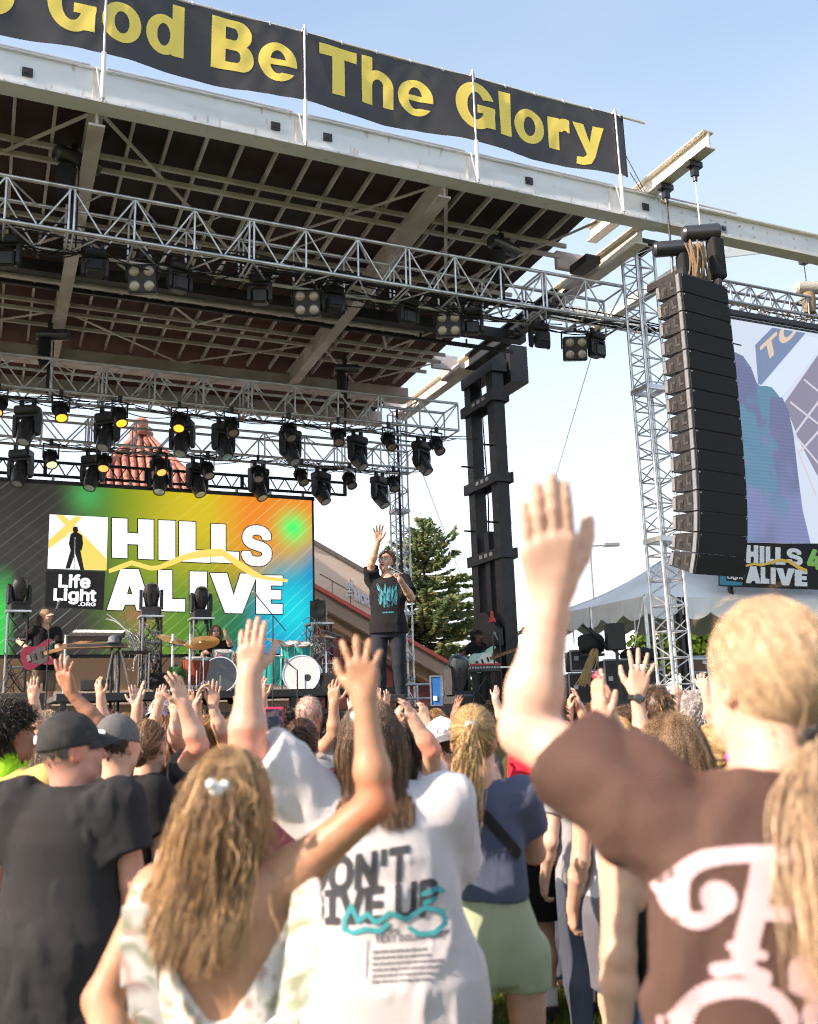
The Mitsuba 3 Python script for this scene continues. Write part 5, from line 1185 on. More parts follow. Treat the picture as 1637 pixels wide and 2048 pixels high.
    def shoes(s, color, socks=None):
        for sg in (-1, 1):
            a = s.ank[sg]; F = Field(a-np.array([.07, .1, .12]), a+np.array([.07, .2, .09]), .0085)
            F.cone((a[0], a[1]-.02, .045), (a[0], a[1]+.14, .035), .045, .037, .03); F.cut(lambda x, y, z: .004-z)
            v, f = F.mesh(); obj('shoe', (s.wld(v), f), 'mat_cloth', s.key, smooth=True, color=np.tile(color, (len(v), 1)))
            if socks is not None:
                v, f = tube(a+(0, -.0, -.02), a+(0, 0, .085), .046*s.k, 14, .05*s.k); obj('sock', (s.wld(v), f), 'mat_cloth', s.key, smooth=True, color=np.tile(socks, (len(v), 1)))
    # -------- hair
    def HX(s, p): return s.hc+(np.asarray(p)*s.hs)@s.HR.T
    def scalp(s, n, low=-.05, front=.055, up=.0):
        """roots on the skull; low: the lowest point at the back"""
        out = []
        while len(out) < n:
            d = s.r.normal(0, 1, (n*3, 3)); d /= np.linalg.norm(d, axis=1, keepdims=True)
            p = d*np.array([.0745, .094, .093])+np.array([0, -.015, .025])
            lim = np.where(p[:, 1] > -.01, low+.065+(p[:, 1]+.01)*1.0, low)
            ok = (p[:, 2] > lim) & (p[:, 1]*.85-(p[:, 2]-.05)*.6 < front)
            ok &= ~((np.abs(p[:, 0]) > .062) & (np.abs(p[:, 1]+.008) < .022) & (p[:, 2] < .03))
            out += list(p[ok])
        return np.array(out[:n])
    def strands(s, P, w, c1, c2, name='hair', mixp=.35, tip=1.15, parent=None, n=3, label=None, fine=1.0):
        """P: (N, m, 3) local; w: base width"""
        N, m, _ = P.shape
        t = np.gradient(P, axis=1); t /= np.linalg.norm(t, axis=2, keepdims=True)+1e-9
        a = s.r.normal(0, 1, (N, 1, 3)); a = a-t*(a*t).sum(2, keepdims=True); a /= np.linalg.norm(a, axis=2, keepdims=True)+1e-9; b = np.cross(t, a)
        prof_ = (np.sin(np.linspace(.25, 1, m)*math.pi)**.5*.9+.12); prof_[-1] = .05
        wd = (w*s.r.uniform(.6, 1.4, (N, 1))*prof_[None])[:, :, None]
        th = np.arange(n)*2*np.pi/n
        V = P[:, :, None]+wd[:, :, None]*(np.cos(th)[None, None, :, None]*a[:, :, None]+np.sin(th)[None, None, :, None]*b[:, :, None]*.5)
        i = np.arange(N)[:, None, None]*m*n; j = np.arange(m-1)[None, :, None]*n; k = np.arange(n)[None, None, :]; k2 = (k+1) % n
        q = np.stack([i+j+k, i+j+k2, i+j+n+k2, i+j+n+k], -1).reshape(-1, 4)
        F = np.vstack([q[:, [0, 1, 2]], q[:, [0, 2, 3]]])
        fq = getattr(s, 'clump', 1.0); cl = meshkit.noise(P[:, 0]*38*fq+s.seed, 6)[:, None]*.6+meshkit.noise(P[:, m//2]*30*fq+s.seed, 8)[:, None]*.4
        mixv = (cl+s.r.uniform(-.34, .34, (N, 1)) < .30+.42*mixp)*s.r.uniform(.5, 1, (N, 1)); base = np.array(c1)*(1-mixv)+np.array(c2)*mixv; base = base*s.r.uniform(.82, 1.18, (N, 1))
        col = base[:, None, :]*np.linspace(.85, tip, m)[None, :, None]
        col = np.repeat(col[:, :, None], n, 2).reshape(-1, 3)
        return obj(name, (s.wld(V.reshape(-1, 3)), F), 'mat_hair', parent or s.key, smooth=True, color=np.clip(col, .004, .9), label=label)
    def base_hair(s, prims, c1, low=-.05, front=.05, thick=.008, amp=.004, cutface=True, name='hair', label=None, coarse=False):
        """under-layer of the hair: skull shell and extra masses, with grooves"""
        h = .0065 if s.fine else .009
        pts = [s.HX((x, y, z)) for x in (-.1, .1) for y in (-.13, .1) for z in (-.08, .14)]+[q for p in prims for q in (p[0], p[1])]
        F = Field(np.min(pts, 0)-.09, np.max(pts, 0)+.09, h)
        R = s.HR; F.ell(s.HX((0, -.015, .025)), (np.array([.0745, .094, .093])+thick)*s.hs, R, .01)
        if cutface:
            def fn(x, y, z):
                q = np.stack([x-s.hc[0], y-s.hc[1], z-s.hc[2]], -1)@R/s.hs
                lim = np.where(q[..., 1] > -.01, low+.065+(q[..., 1]+.01)*1.0, low); return np.maximum((lim-q[..., 2])*s.hs, (q[..., 1]*.85-(q[..., 2]-.05)*.6-front)*s.hs)
            F.cut(fn)
        for p in prims:
            if len(p) == 4: F.cone(p[0], p[1], p[2], p[3], .03)
            else: F.ell(p[0], p[2], p[3] if len(p) > 3 and p[3] is not None else None, .03)
        def nz(P):
            q = (P-s.hc)@R; a = np.arctan2(q[:, 0], -q[:, 1]+.0001); w = meshkit.fbm(np.c_[a*9, q[:, 2]*6, q[:, 1]*4]+s.seed, 3); return amp*(1-2*np.abs(2*w-1))
        F.noise(nz); v, f = F.mesh()
        q = (v-s.hc)@R; w = meshkit.fbm(np.c_[np.arctan2(q[:, 0], -q[:, 1])*14, q[:, 2]*8, q[:, 1]*5]+s.seed, 3)[:, None]
        return obj(name, (s.wld(v), f), 'mat_hair', s.key, smooth=True, color=np.clip((np.array(c1)*.75+np.array(c1)*.55*w), .004, .9), label=label)
    def hair_short(s, c1, c2, n=900, L=.03, low=-.055, lift=.5, curl=0., w=.0013, thick=.008, front=.05, label=None):
        k = s.base_hair([], c1, low, front, thick, label=label)
        p = s.scalp(n, low, front); d = p-np.array([0, -.015, .025]); d /= np.linalg.norm(d, axis=1, keepdims=True)
        whorl = np.array([.01, -.06, .11]); fl = p-whorl; fl = fl-d*(fl*d).sum(1, keepdims=True); fl /= np.linalg.norm(fl, axis=1, keepdims=True)+1e-6
        m = 6 if not curl else 10; t = np.linspace(0, 1, m)[None, :, None]; ln = (L*s.r.uniform(.6, 1.3, (n, 1, 1)))
        P = (p*(1+thick/.09))[:, None]+ln*t*(fl[:, None]+s.r.normal(0, .25, (n, 1, 3)))+d[:, None]*ln*lift*np.sin(t*1.6)*.8
        if curl:
            ph = s.r.uniform(0, 6.28, (n, 1, 1)); e1 = fl[:, None]; e2 = d[:, None]; P = P+curl*t*(np.cos(ph+t*9)*e1+np.sin(ph+t*9)*e2*1.0)
        P[:, :, 2] -= .004*t[:, :, 0]
        return s.strands(s.HX(P.reshape(-1, 3)).reshape(P.shape), w*s.hs*1.6, c1, c2, 'strands', parent=k)
    def hang(s, p0, d0, L, m, wave=.008, stiff=.35, grav=1.0, wf=14., body=True, puff=0.):
        """strands that start at p0 in direction d0 and fall, kept off the head and the back"""
        N = len(p0); P = [p0]; d = d0.copy(); step = (L/(m-1))[:, None]; ph = s.r.uniform(0, 6.28, (N, 1)); sd = s.r.normal(0, 1, (N, 3)); sd[:, 2] *= .2
        g = np.array([0, 0, -1.])
        hc = s.HX((0, -.015, .02)); er = np.array([.082, .101, .10])*s.hs+puff
        for i in range(1, m):
            d = d*stiff+g*grav*(1-stiff); d /= np.linalg.norm(d, axis=1, keepdims=True)
            q = P[-1]+d*step+wave*np.cos(ph+i*wf/m)*sd*.5
            u = (q-hc)@s.HR; r_ = np.sqrt(((u/er)**2).sum(1)); ins = r_ < 1.0
            u2 = u/np.maximum(r_, 1e-6)[:, None]; q = np.where(ins[:, None], hc+u2@s.HR.T, q)
            if body:
                a, b = s.prof(q[:, 2], .025); tz = np.clip((q[:, 2]/s.H-.5)/.43, 0, 1.2); cx, cy = s.lean[0]*tz, s.lean[1]*tz
                rr = np.sqrt(((q[:, 0]-cx)/a)**2+((q[:, 1]-cy)/b)**2); lowz = (q[:, 2] < .835*s.H) & (rr < 1)
                q[:, 1] = np.where(lowz, cy-b*np.sqrt(np.maximum(1-((q[:, 0]-cx)/a)**2, .02)), q[:, 1])
            d = q-P[-1]; d /= np.linalg.norm(d, axis=1, keepdims=True)+1e-9
            P.append(q)
        return np.stack(P, 1)
    def hair_long(s, c1, c2, L=.35, n=1600, wave=.010, low=-.06, front=.05, m=18, w=.0017, part=0., spreadL=.35, label=None, prims=(), mixp=.4, sway=(0, 0)):
        k = s.base_hair(list(prims), c1, low, front, .007, label=label)
        p = s.scalp(n, low, front); d = p-np.array([0, -.015, .025]); d /= np.linalg.norm(d, axis=1, keepdims=True)
        side = np.sign(p[:, :1]-part+s.r.normal(0, .01, (n, 1))); fl = np.c_[side*.5, np.full(n, -.6), np.full(n, -.8)]; fl = fl-d*(fl*d).sum(1, keepdims=True); fl /= np.linalg.norm(fl, axis=1, keepdims=True)
        p0 = s.HX(p*1.07); d0 = fl@s.HR.T
        ln = s.r.uniform(1-spreadL, 1.05, n)*L+(p[:, 2]+.06)*s.hs*1.2
        P = s.hang(p0, d0, ln, m, wave, .55, puff=.004); P = P+np.array([sway[0], sway[1], 0])*(np.linspace(0, 1, m)**1.6)[None, :, None]+s.r.normal(0, .003, (n, 1, 3))*np.linspace(0, 1, m)[None, :, None]
        return s.strands(P, w*s.hs*1.4, c1, c2, 'strands', mixp, 1.25, parent=k), k
    def hair_tied(s, c1, c2, tie=(0, -.105, .03), L=.28, n=500, nt=420, tailspread=.018, wave=.006, low=-.055, front=.05, taildir=(0, -1, -.2), bun=0., w=.0015, tie_col=None, label=None, mixp=.4, droop=(0, 0), m=14, stiff=.4):
        k = s.base_hair([], c1, low, front, .006, label=label)
        p = s.scalp(n, low, front); o = np.array([0, -.015, .025]); sc = np.array([.0745, .094, .093]); T_ = np.asarray(tie, float)
        a = (p-o)/sc; b = (T_-o)/sc; b = b/np.linalg.norm(b)
        t = np.linspace(0, 1, 8)[None, :, None]; q = a[:, None]*(1-t)+b*t+s.r.normal(0, .012, (n, 1, 3))*np.sin(t*3.14); q /= np.linalg.norm(q, axis=2, keepdims=True)
        P = q*sc*(1.10+.03*s.r.random((n, 1, 1)))+o
        s.strands(s.HX(P.reshape(-1, 3)).reshape(P.shape), w*s.hs*1.5, c1, c2, 'strands', mixp, 1.1, parent=k)
        root = s.HX(T_+(T_-o)/np.linalg.norm(T_-o)*.012); td = np.asarray(taildir, float)@s.HR.T; td /= np.linalg.norm(td)
        if bun:
            mm = 16; ph = s.r.uniform(0, 6.28, (nt, 1, 1)); tt = np.linspace(0, 1, mm)[None, :, None]; ax = s.r.normal(0, .5, (nt, 1, 3))+td; ax /= np.linalg.norm(ax, axis=2, keepdims=True)
            e1 = np.cross(ax, s.r.normal(0, 1, (nt, 1, 3))); e1 /= np.linalg.norm(e1, axis=2, keepdims=True); e2 = np.cross(ax, e1)
            P = root+td*bun*.8+bun*s.r.uniform(.75, 1.08, (nt, 1, 1))*(np.cos(ph+tt*3.0)*e1+np.sin(ph+tt*3.0)*e2)
            F = Field(root+td*bun*.8-bun*1.3, root+td*bun*.8+bun*1.3, .008); F.ell(root+td*bun*.8, np.array([1, 1, 1])*bun*.92, None, .01); v, f = F.mesh()
            kb = obj('bun', (s.wld(v), f), 'mat_hair', s.key, smooth=True, color=np.tile(np.array(c1)*.7, (len(v), 1)))
            s.strands(P, w*s.hs*1.6, c1, c2, 'strands', mixp, 1.0, parent=kb)
        else:
            p0 = root+s.r.normal(0, .006, (nt, 3)); d0 = td+s.r.normal(0, .22, (nt, 3)); d0 /= np.linalg.norm(d0, axis=1, keepdims=True)
            ln = L*s.r.uniform(.6, 1.06, nt); P = s.hang(p0, d0, ln, m, wave, stiff)
            tt = np.linspace(0, 1, m)[None, :, None]; P = P+s.r.normal(0, 1, (nt, 1, 3))*np.array([1, .6, .2])*tailspread*np.sin(np.minimum(tt*1.5, 1)*1.57)+np.array([droop[0], droop[1], 0])*tt
            tk = numbered(s.key+'__ponytail'); _count[s.key+'__ponytail'] -= 1
            s.strands(P, w*s.hs*1.7, c1, c2, 'ponytail', mixp, 1.25)
        if tie_col is not None:
            R = frame(td); obj('hair_tie', mv(lathe([(.012, -.009), (.024, -.008), (.026, .006), (.012, .009)], 14, s.B@R), s.wld(root)), tie_col, s.key, smooth=True)
    def cap(s, mat, brim_mat=None, back=False, badge=None, label=None, z0=.028, brim=True, low=0.):
        """ball cap; back: worn with the peak behind"""
        F = Field(s.HX((0, 0, .05))-.17, s.HX((0, 0, .05))+.17, .0062 if s.fine else .008); sg = -1 if back else 1
        F.ell(s.HX((0, -.012, .028)), np.array([.086, .107, .108])*s.hs, s.HR, .01)
        R = s.HR
        def fn(x, y, z):
            q = np.stack([x-s.hc[0], y-s.hc[1], z-s.hc[2]], -1)@R/s.hs; return (z0-.012+low*q[..., 1]-q[..., 2]+q[..., 1]*.10*sg)*s.hs
        F.cut(fn)
        def nz(P):
            q = (P-s.HX((0, -.012, 0)))@R; a = np.arctan2(q[:, 0], q[:, 1]); return .0014*np.exp(-(((a/(math.pi/3)+.5) % 1-.5)/.03)**2)+.002*(meshkit.fbm(P*20, 2)-.5)
        F.noise(nz); v, f = F.mesh(); kc = obj('cap', (s.wld(v), f), mat, s.key, smooth=True, label=label)
        if brim:
            ts = np.linspace(-1, 1, 15); vs = []
            for t in ts:
                a = t*1.05; x, y = math.sin(a)*.084, math.cos(a)*.100*sg-.012
                for u in np.linspace(0, 1, 5):
                    out = u*.075*math.cos(t*1.25)**.6 if abs(t) < 1 else 0
                    vs.append((x*(1+.10*u*(1-abs(t))), y+out*sg, z0+.002-.020*u+.012*(1-t*t)*(1-.2*u)-.012*abs(t)**2+ (.10*y*sg if False else 0)+sg*y*.10))
            vs = np.array(vs); up_ = vs+np.array([0, 0, .004]); n5 = 5
            fs = []
            for i in range(14):
                for j in range(4): q = i*5+j; fs += [[q, q+1, q+6], [q, q+6, q+5]]
            fs = np.array(fs); V = np.vstack([up_, vs]); Fc = np.vstack([fs, fs[:, ::-1]+len(vs)])
            e = np.array([[i*5+4, (i+1)*5+4, (i+1)*5+4+75] for i in range(14)]+[[i*5+4, (i+1)*5+4+75, i*5+4+75] for i in range(14)]); Fc = np.vstack([Fc, e])
            obj('peak', (s.wld(s.HX(V)), Fc), brim_mat or mat, kc, smooth=40)
        obj('button', (lambda m_: (s.wld(s.HX(m_[0])), m_[1]))(mv(lathe([(0, .006), (.008, .005), (.010, 0), (0, -.002)], 8), (0, -.012, .1345))), mat, kc, smooth=True)
        if badge: badge(s, kc, sg)
        return kc
    def face_parts(s, mouth=0., brow=(.05, .03, .02), glasses=False, beard=None, smile=True):
        X = lambda q: s.wld(s.HX(q))
        for sx in (-1, 1):
            m_ = trimesh.creation.icosphere(2, .0102*s.hs); k = obj('eye', (np.array(m_.vertices)+s.wld(s.HX((sx*.030, .0805, .014))), np.array(m_.faces)), 'mat_eye_white', s.key, smooth=True)
            m_ = trimesh.creation.icosphere(2, .0062*s.hs); obj('iris', (np.array(m_.vertices)+s.wld(s.HX((sx*.030, .0868, .014))), np.array(m_.faces)), 'mat_iris', k, smooth=True)
            obj('eyebrow', (lambda p_: (X(p_[0]), p_[1]))(path_tube([(sx*.014, .094, .034), (sx*.03, .094, .039), (sx*.047, .083, .033)], [.0022, .003, .0014], 5)), 'mat_brow', s.key, smooth=True)
        if mouth:
            v, f = lathe([(0, .5), (.8, .4), (1, 0), (.8, -.4), (0, -.5)], 14); v = v*np.array([.024, .0, 0])+np.stack([0*v[:, 0], v[:, 2]*.012, v[:, 1]*mouth], 1)
            kk = obj('mouth', (X(v+np.array([0, .094, -.058])), f), 'mat_mouth', s.key, smooth=True)
            obj('teeth', (lambda p_: (X(p_[0]), p_[1]))(path_tube([(-.016, .096, -.058+mouth*.55), (0, .102, -.058+mouth*.62), (.016, .096, -.058+mouth*.55)], .0042, 5)), 'mat_teeth', kk, smooth=True)
            obj('lips', (lambda p_: (X(p_[0]), p_[1]))(path_tube([(.026*math.cos(a), .094+.008*abs(math.sin(a)), -.058+(mouth+.004)*math.sin(a)) for a in np.linspace(0, 2*math.pi, 17)], .004, 5)), 'mat_lips', kk, smooth=True)
        else:
            obj('lips', (lambda p_: (X(p_[0]), p_[1]))(path_tube([(-.022, .090, -.056), (-.008, .099, -.055), (0, .100, -.056), (.008, .099, -.055), (.022, .090, -.056)], [.002, .005, .005, .005, .002], 6)), 'mat_lips', s.key, smooth=True)
        if glasses:
            g = [mv(rbox(.042, .006, .028, .0029, 2), (sx*.030, .103, .013)) for sx in (-1, 1)]+[bx((0, .105, .018), (.02, .004, .004))]+[beam((sx*.05, .1, .018), (sx*.077, -.0, .015), .004, .004) for sx in (-1, 1)]
            v, f = cat(g); obj('sunglasses', (X(v), f), 'mat_black_gloss', s.key)
    def back_map(s, sgn=-1):
        v, f = s.clothmesh; n = np.zeros_like(v); fn = np.cross(v[f[:, 1]]-v[f[:, 0]], v[f[:, 2]]-v[f[:, 0]])
        for k in range(3): np.add.at(n, f[:, k], fn)
        n /= np.linalg.norm(n, axis=1, keepdims=True)+1e-12; ok = n[:, 1]*sgn > .12
        s.mp = LinearNDInterpolator(v[ok][:, [0, 2]], v[ok][:, 1]); return s.mp
    def decal(s, poly, mat, name='print', sgn=-1, off=.003, mp=None, res=.012):
        """flat print laid on the cloth: polygon in local x, z"""
        mp = mp or s.back_map(sgn); out = []
        for g in getattr(poly, 'geoms', [poly]):
            if g.is_empty or g.area < 2e-6: continue
            g = shapely.segmentize(g, res); v, f = trimesh.creation.triangulate_polygon(g, engine='earcut')
            v, f = trimesh.remesh.subdivide_to_size(np.c_[v, np.zeros(len(v))], f, res*1.6)
            out.append((v, f))
        if not out: return
        v, f = cat(out); y = mp(v[:, 0], v[:, 1]); ok = ~np.isnan(y); f = f[ok[f].all(1)]
        if len(f) == 0: return
        y = np.nan_to_num(y)+sgn*off
        obj(name, (s.wld(np.c_[v[:, 0], y, v[:, 1]]), f), mat, s.key, smooth=True)
    def px_plane(s, x, y, yl=-.13):
        """photo pixel -> local (x, z) on the plane y = yl of the body"""
        o = s.loc(CAM); d = s.B.T@ray(x, y); mp = getattr(s, 'mp', None)
        for _ in range(8 if mp is not None else 1):
            t = (yl-o[1])/d[1]; q = o+d*t
            if mp is not None:
                y2 = float(mp(q[0], q[2]))
                if y2 != y2: break
                yl = .5*yl+.5*y2
        t = (yl-o[1])/d[1]; q = o+d*t; return q[0], q[2]
M('eye_white', (.7, .68, .66), .2); M('iris', (.05, .03, .02), .2); M('brow', (.16, .09, .055), .7); M('mouth', (.10, .015, .015), .5); M('teeth', (.8, .78, .72), .3); M('lips', (.42, .17, .15), .4)
# ------------------------------------------------------------------ the audience
BRN, GLD, BLK, BLD, GRY, AUB = (.085, .045, .022), (.42, .26, .11), (.014, .010, .008), (.50, .34, .15), (.32, .29, .26), (.16, .075, .03)
DBR = (.045, .026, .016)
def who(label, px, py, D, group=None, **k):
    key = thing('person', label, 'person', group); return Person(key, atD(px, py, D), **k)
# ---- woman with long wavy hair, floral dress, right hand raised
A = who('woman with long wavy brown hair and white floral ruffled dress raising her right hand', 462, 1602, 2.0, skin='tan', hs=.92, seed=1, fine=True, girth=.98, sw=.95, turn=4, nod=6)
A.arm('R', atD(752, 1606, 1.95), atD(729, 1398, 2.0), atD(720, 1252, 2.02), palm=FW, spread=2.1, curl=(14, 24, 18), hand=1.1, thick=.98)
A.arm('L', atD(205, 2000, 1.85), atD(262, 2240, 1.6), atD(330, 2330, 1.45), palm=RT, spread=.4, curl=(30, 40, 30))
A.build_skin(label=None)
H = A.H
F = Field((-.34, -.3, .22*H), (.34, .3, .86*H), .009)
A.torso(F, .25*H, .80*H, .014, True, .02, flare=.12)
def cutv(x, y, z): return np.where(y < .03, (z-(.655*H+1.55*np.maximum(np.abs(x+.01)-.02, 0)))*.5, z-.77*H)
F.cut(cutv)
def floral(v):
    n = meshkit.noise(v*60, 3); m = meshkit.noise(v*42+9, 5); g = (n > .64)[:, None]; b = (m > .74)[:, None]
    c = np.where(g, [.30, .33, .22], [.64, .61, .56]); return np.where(b & ~g, [.42, .30, .26], c)
A.cloth('dress', F, (.8, .78, .74), .006, (12, 12, 2.5), pattern=floral)
for sg in (-1, 1):
    P = []
    for t in np.linspace(0, 1, 46):
        a = -2.2+t*3.4                                  # from the lower back over the shoulder to the chest
        zc = np.interp(t, [0, .35, .6, .8, 1], [.60, .72, .80, .815, .74])*H; yc = np.interp(t, [0, .35, .6, .8, 1], [-.125, -.125, -.085, .02, .09]); xc = np.interp(t, [0, .35, .6, .8, 1], [.085, .118, .130, .132, .115])
        P.append((xc*sg, yc, zc))
    P = np.array(P); vs = []
    for k, p in enumerate(P):
        for u in np.linspace(0, 1, 6):
            rf_ = math.sin(k*1.05+.6*math.sin(k*.5))*.018*u
            wd = .075*(.45+.55*math.sin(math.pi*min(1, k/45*1.1)))
            vs.append(p+np.array([sg*u*wd*.85, -.010-.008*u-abs(rf_)*.4, .018*math.sin(u*2.2)-u*.012+rf_]))
    vs = np.array(vs); fs = []
    for k in range(45):
        for j in range(5): q = k*6+j; fs += [[q, q+6, q+7], [q, q+7, q+1]]
    obj('ruffle', (A.wld(vs), np.array(fs)), 'mat_cloth', A.key, smooth=True, color=np.clip(floral(vs)*.98, 0, .9))
tie = [((-.115, -.115, .66*H), (-.03, -.150, .625*H), (.0, -.142, .625*H)), ((.125, -.115, .67*H), (.06, -.150, .635*H), (.0, -.142, .625*H)), ((0, -.145, .625*H), (-.07, -.17, .60*H), (-.055, -.15, .55*H)), ((0, -.145, .625*H), (.05, -.17, .60*H), (.045, -.15, .56*H)), ((0, -.145, .625*H), (-.015, -.17, .58*H), (-.02, -.15, .53*H)), ((0, -.145, .625*H), (.02, -.17, .59*H), (.02, -.15, .54*H))]
obj('tie_string', (lambda m_: (A.wld(m_[0]), m_[1]))(cat([path_tube(bez(*q, n=10), .0055, 6) for q in tie])), 'mat_white', A.key, smooth=True)
A.clump = .9
st_, hk = A.hair_long((.11, .060, .030), (.74, .49, .24), L=.225, n=7000, wave=.0045, m=16, w=.0007, mixp=.42, front=.06, spreadL=.45, sway=(-.075, -.01))
p = A.scalp(110, -.05, .05); d0 = A.r.normal(0, .7, (110, 3)); d0 /= np.linalg.norm(d0, axis=1, keepdims=True)
P = A.hang(A.HX(p*1.12), d0, A.r.uniform(.1, .3, 110), 16, .012, .6, puff=.008); A.strands(P, .0009, (.3, .18, .08), (.75, .5, .25), 'flyaway_hair', .8)
q = atD(433, 1578, 1.86); obj('hair_clip', mv(cat([lathe([(0, .012), (.012, .008), (.015, 0), (0, -.004)], 10, frame(-FW)), mv(lathe([(0, .010), (.009, .006), (.011, 0), (0, -.004)], 10, frame(-FW)), (.016, .0, .006)), mv(lathe([(0, .010), (.009, .006), (.011, 0), (0, -.004)], 10, frame(-FW)), (-.012, -.008, .010))]), q), 'mat_tent', A.key, smooth=True)

# ---- person in the white printed T-shirt, left hand raised
B = who('person with brown bob in white printed T-shirt raising the left hand', 742, 1484, 2.75, skin='fair', hs=1.0, seed=2, fine=True, girth=1.42, belly=.045, sw=1.04, lean=(-.02, 0))
B.arm('L', atD(494, 1500, 2.62), atD(500, 1352, 2.66), atD(506, 1228, 2.68), palm=FW, spread=.55, curl=(6, 14, 12), hand=1.25, thick=1.28)
S_ = B.sh['R']; B.arm('R', S_+(.03, .14, -.21), S_+(-.04, .34, -.22), S_+(-.1, .46, -.2), palm=(-1, 0, 0), world=False, curl=(25, 35, 25), spread=.3, thick=1.2)
B.build_skin(facial=False)
Sl = B.sh['L']
B.shirt((.56, .545, .555), hem=.30, extra=.022, sleeve=.86, amp=.014, collar=.07, sl_r=(.088, .092), folds=[(Sl+(.03, -.1, -.08), 8, .007, .30, (0, 1, 0)), (B.sh['R']+(-.02, -.1, -.12), 7, .006, .3, (0, 1, 0))], flare=.10)
mp = B.back_map()
def lpx(Pn, pts, yl): return [Pn.px_plane(x, y, yl) for x, y in pts]
def ltext(Pn, t, quad_, yl, fat=0.02, mat='mat_print_black', mp=None, bold=True, name='print'):
    """text fitted to a quad of photo pixels: bottom left, bottom right, top right, top left"""
    q = np.array(lpx(Pn, quad_, yl)); g = glyph(t, bold, fat); g = fit(g, 0, 1, 0, 1)
    g = shapely.segmentize(g, .05)
    def tr(c):
        c = np.asarray(c); u, v = c[:, :1], c[:, 1:2]; return (q[0]*(1-u)+q[1]*u)*(1-v)+(q[3]*(1-u)+q[2]*u)*v
    Pn.decal(shapely.transform(g, tr), mat, name, mp=mp)
M('print_black', (.045, .05, .06), .8); M('print_teal', (.05, .32, .36), .8); M('print_grey', (.20, .20, .21), .8); M('print_pink', (.56, .40, .43), .75)
yb = -.19
ltext(B, "DON'T", [(610, 1790), (818, 1762), (820, 1688), (612, 1712)], yb, .035, mp=mp)
ltext(B, 'GIVE UP', [(600, 1846), (878, 1832), (878, 1752), (600, 1772)], yb, .035, mp=mp)
scr = unary_union([LineString(lpx(B, pts, yb)).buffer(.006) for pts in ([(690, 1838), (702, 1812), (716, 1842), (735, 1828), (752, 1846), (780, 1826), (812, 1838), (850, 1815), (885, 1822), (892, 1845), (868, 1866), (838, 1868), (820, 1856)], [(690, 1838), (688, 1858), (706, 1866), (730, 1858), (760, 1862), (775, 1848)], [(846, 1788), (876, 1776), (886, 1782)], [(850, 1806), (872, 1796)])])
B.decal(scr, 'mat_print_teal', 'script', mp=mp, off=.0045)
ltext(B, 'HOPE', [(752, 1872), (800, 1868), (800, 1856), (752, 1858)], yb, .0, mp=mp)
ltext(B, 'TEXT DZLBO 1027', [(750, 1886), (896, 1872), (897, 1860), (750, 1872)], yb, .0, mp=mp)
for i in range(6):
    y = 1902+i*12; L = (110, 124, 146, 138, 128, 114)[i]
    x = 745; dr_ = np.random.default_rng(50+i)
    while x < 745+L-6:
        w_ = dr_.uniform(4, 16); t0, t1 = (x-745)*-.06, (x+w_-745)*-.06
        B.decal(Polygon(lpx(B, [(x, y+5+t0), (x+w_, y+5+t1), (x+w_, y-1+t1), (x, y-1+t0)], yb)), 'mat_print_grey', mp=mp); x += w_+3
B.decal(Polygon(lpx(B, [(735, 1880), (737, 1880), (734, 1958), (731, 1958)], yb)), 'mat_print_grey', mp=mp)
B.hair_long((.075, .042, .024), (.26, .165, .085), L=.155, n=4500, wave=.005, m=12, w=.0009, mixp=.35, spreadL=.18, front=.06)
B.lower((.05, .06, .09), to=.03, waist=.5)
q = atD(712, 1432, 2.62); obj('hair_clip', mv(lathe([(0, .012), (.010, .008), (.018, 0), (0, -.004)], 10, frame(-FW)), q), M('clip_blue', (.5, .75, .78), .3), B.key, smooth=True)

# ---- person in the brown T-shirt
C = who('blond person with low ponytail in brown T-shirt with large pale lettering, left arm raised', 1530, 1362, 1.5, skin='pale', hs=1.02, seed=3, fine=True, girth=1.06, sw=1.04, turn=-11, nod=6, lean=(.065, 0))
C.arm('L', atD(1055, 1462, 1.62), atD(1106, 1190, 1.62), atD(1086, 950, 1.58), palm=FW, spread=.12, curl=(2, 6, 5), hand=1.6, thick=1.13, thumb=.95, sh=atD(1296, 1625, 1.47))
C.arm_down('R', bend=.15, out=.06)
C.build_skin(facial=False)
Sl = C.sh['L']
C.shirt((.088, .050, .040), hem=.42, extra=.020, sleeve=.60, amp=.016, collar=.070, sl_r=(.076, .074), folds=[(Sl+(.05, -.1, -.03), 8, .007, .34, (0, 1, 0))], flare=.06, freq=(7, 7, 3.2))
mp = C.back_map()
z4 = lambda x, y: (1037+x/2.728, 1350+y/2.728)
yc = -.135
def stroke(pts, w, cap='round'): return LineString([C.px_plane(*z4(x, y), yc) for x, y in pts]).buffer(w/2.728*1.35/1920*.5, cap_style=cap)
def smooth_pts(pts, n=40):
    from scipy.interpolate import splprep, splev
    p = np.array(pts, float).T; tck, _ = splprep(p, s=0, k=min(3, len(pts)-1)); return np.array(splev(np.linspace(0, 1, n), tck)).T
curl_ = stroke(smooth_pts([(1480, 985), (1300, 975), (1130, 985), (980, 1020), (885, 1100), (858, 1200), (880, 1290), (960, 1340), (1050, 1315), (1090, 1240)]), 84)
ball = Point(C.px_plane(*z4(1085, 1215), yc)).buffer(78/2.728*1.5/1920)
stem = unary_union([stroke([(1330, 960), (1320, 1120), (1290, 1260), (1250, 1420), (1225, 1560)], 120, 'flat'), stroke([(1290, 1290), (1480, 1310), (1560, 1330)], 74), stroke([(1085, 1610), (1200, 1590), (1340, 1650)], 74), stroke([(1160, 1480), (1330, 1530)], 50)])
low = stroke(smooth_pts([(880, 2050), (885, 1890), (960, 1770), (1120, 1710), (1290, 1720), (1420, 1790), (1480, 1880)]), 92)
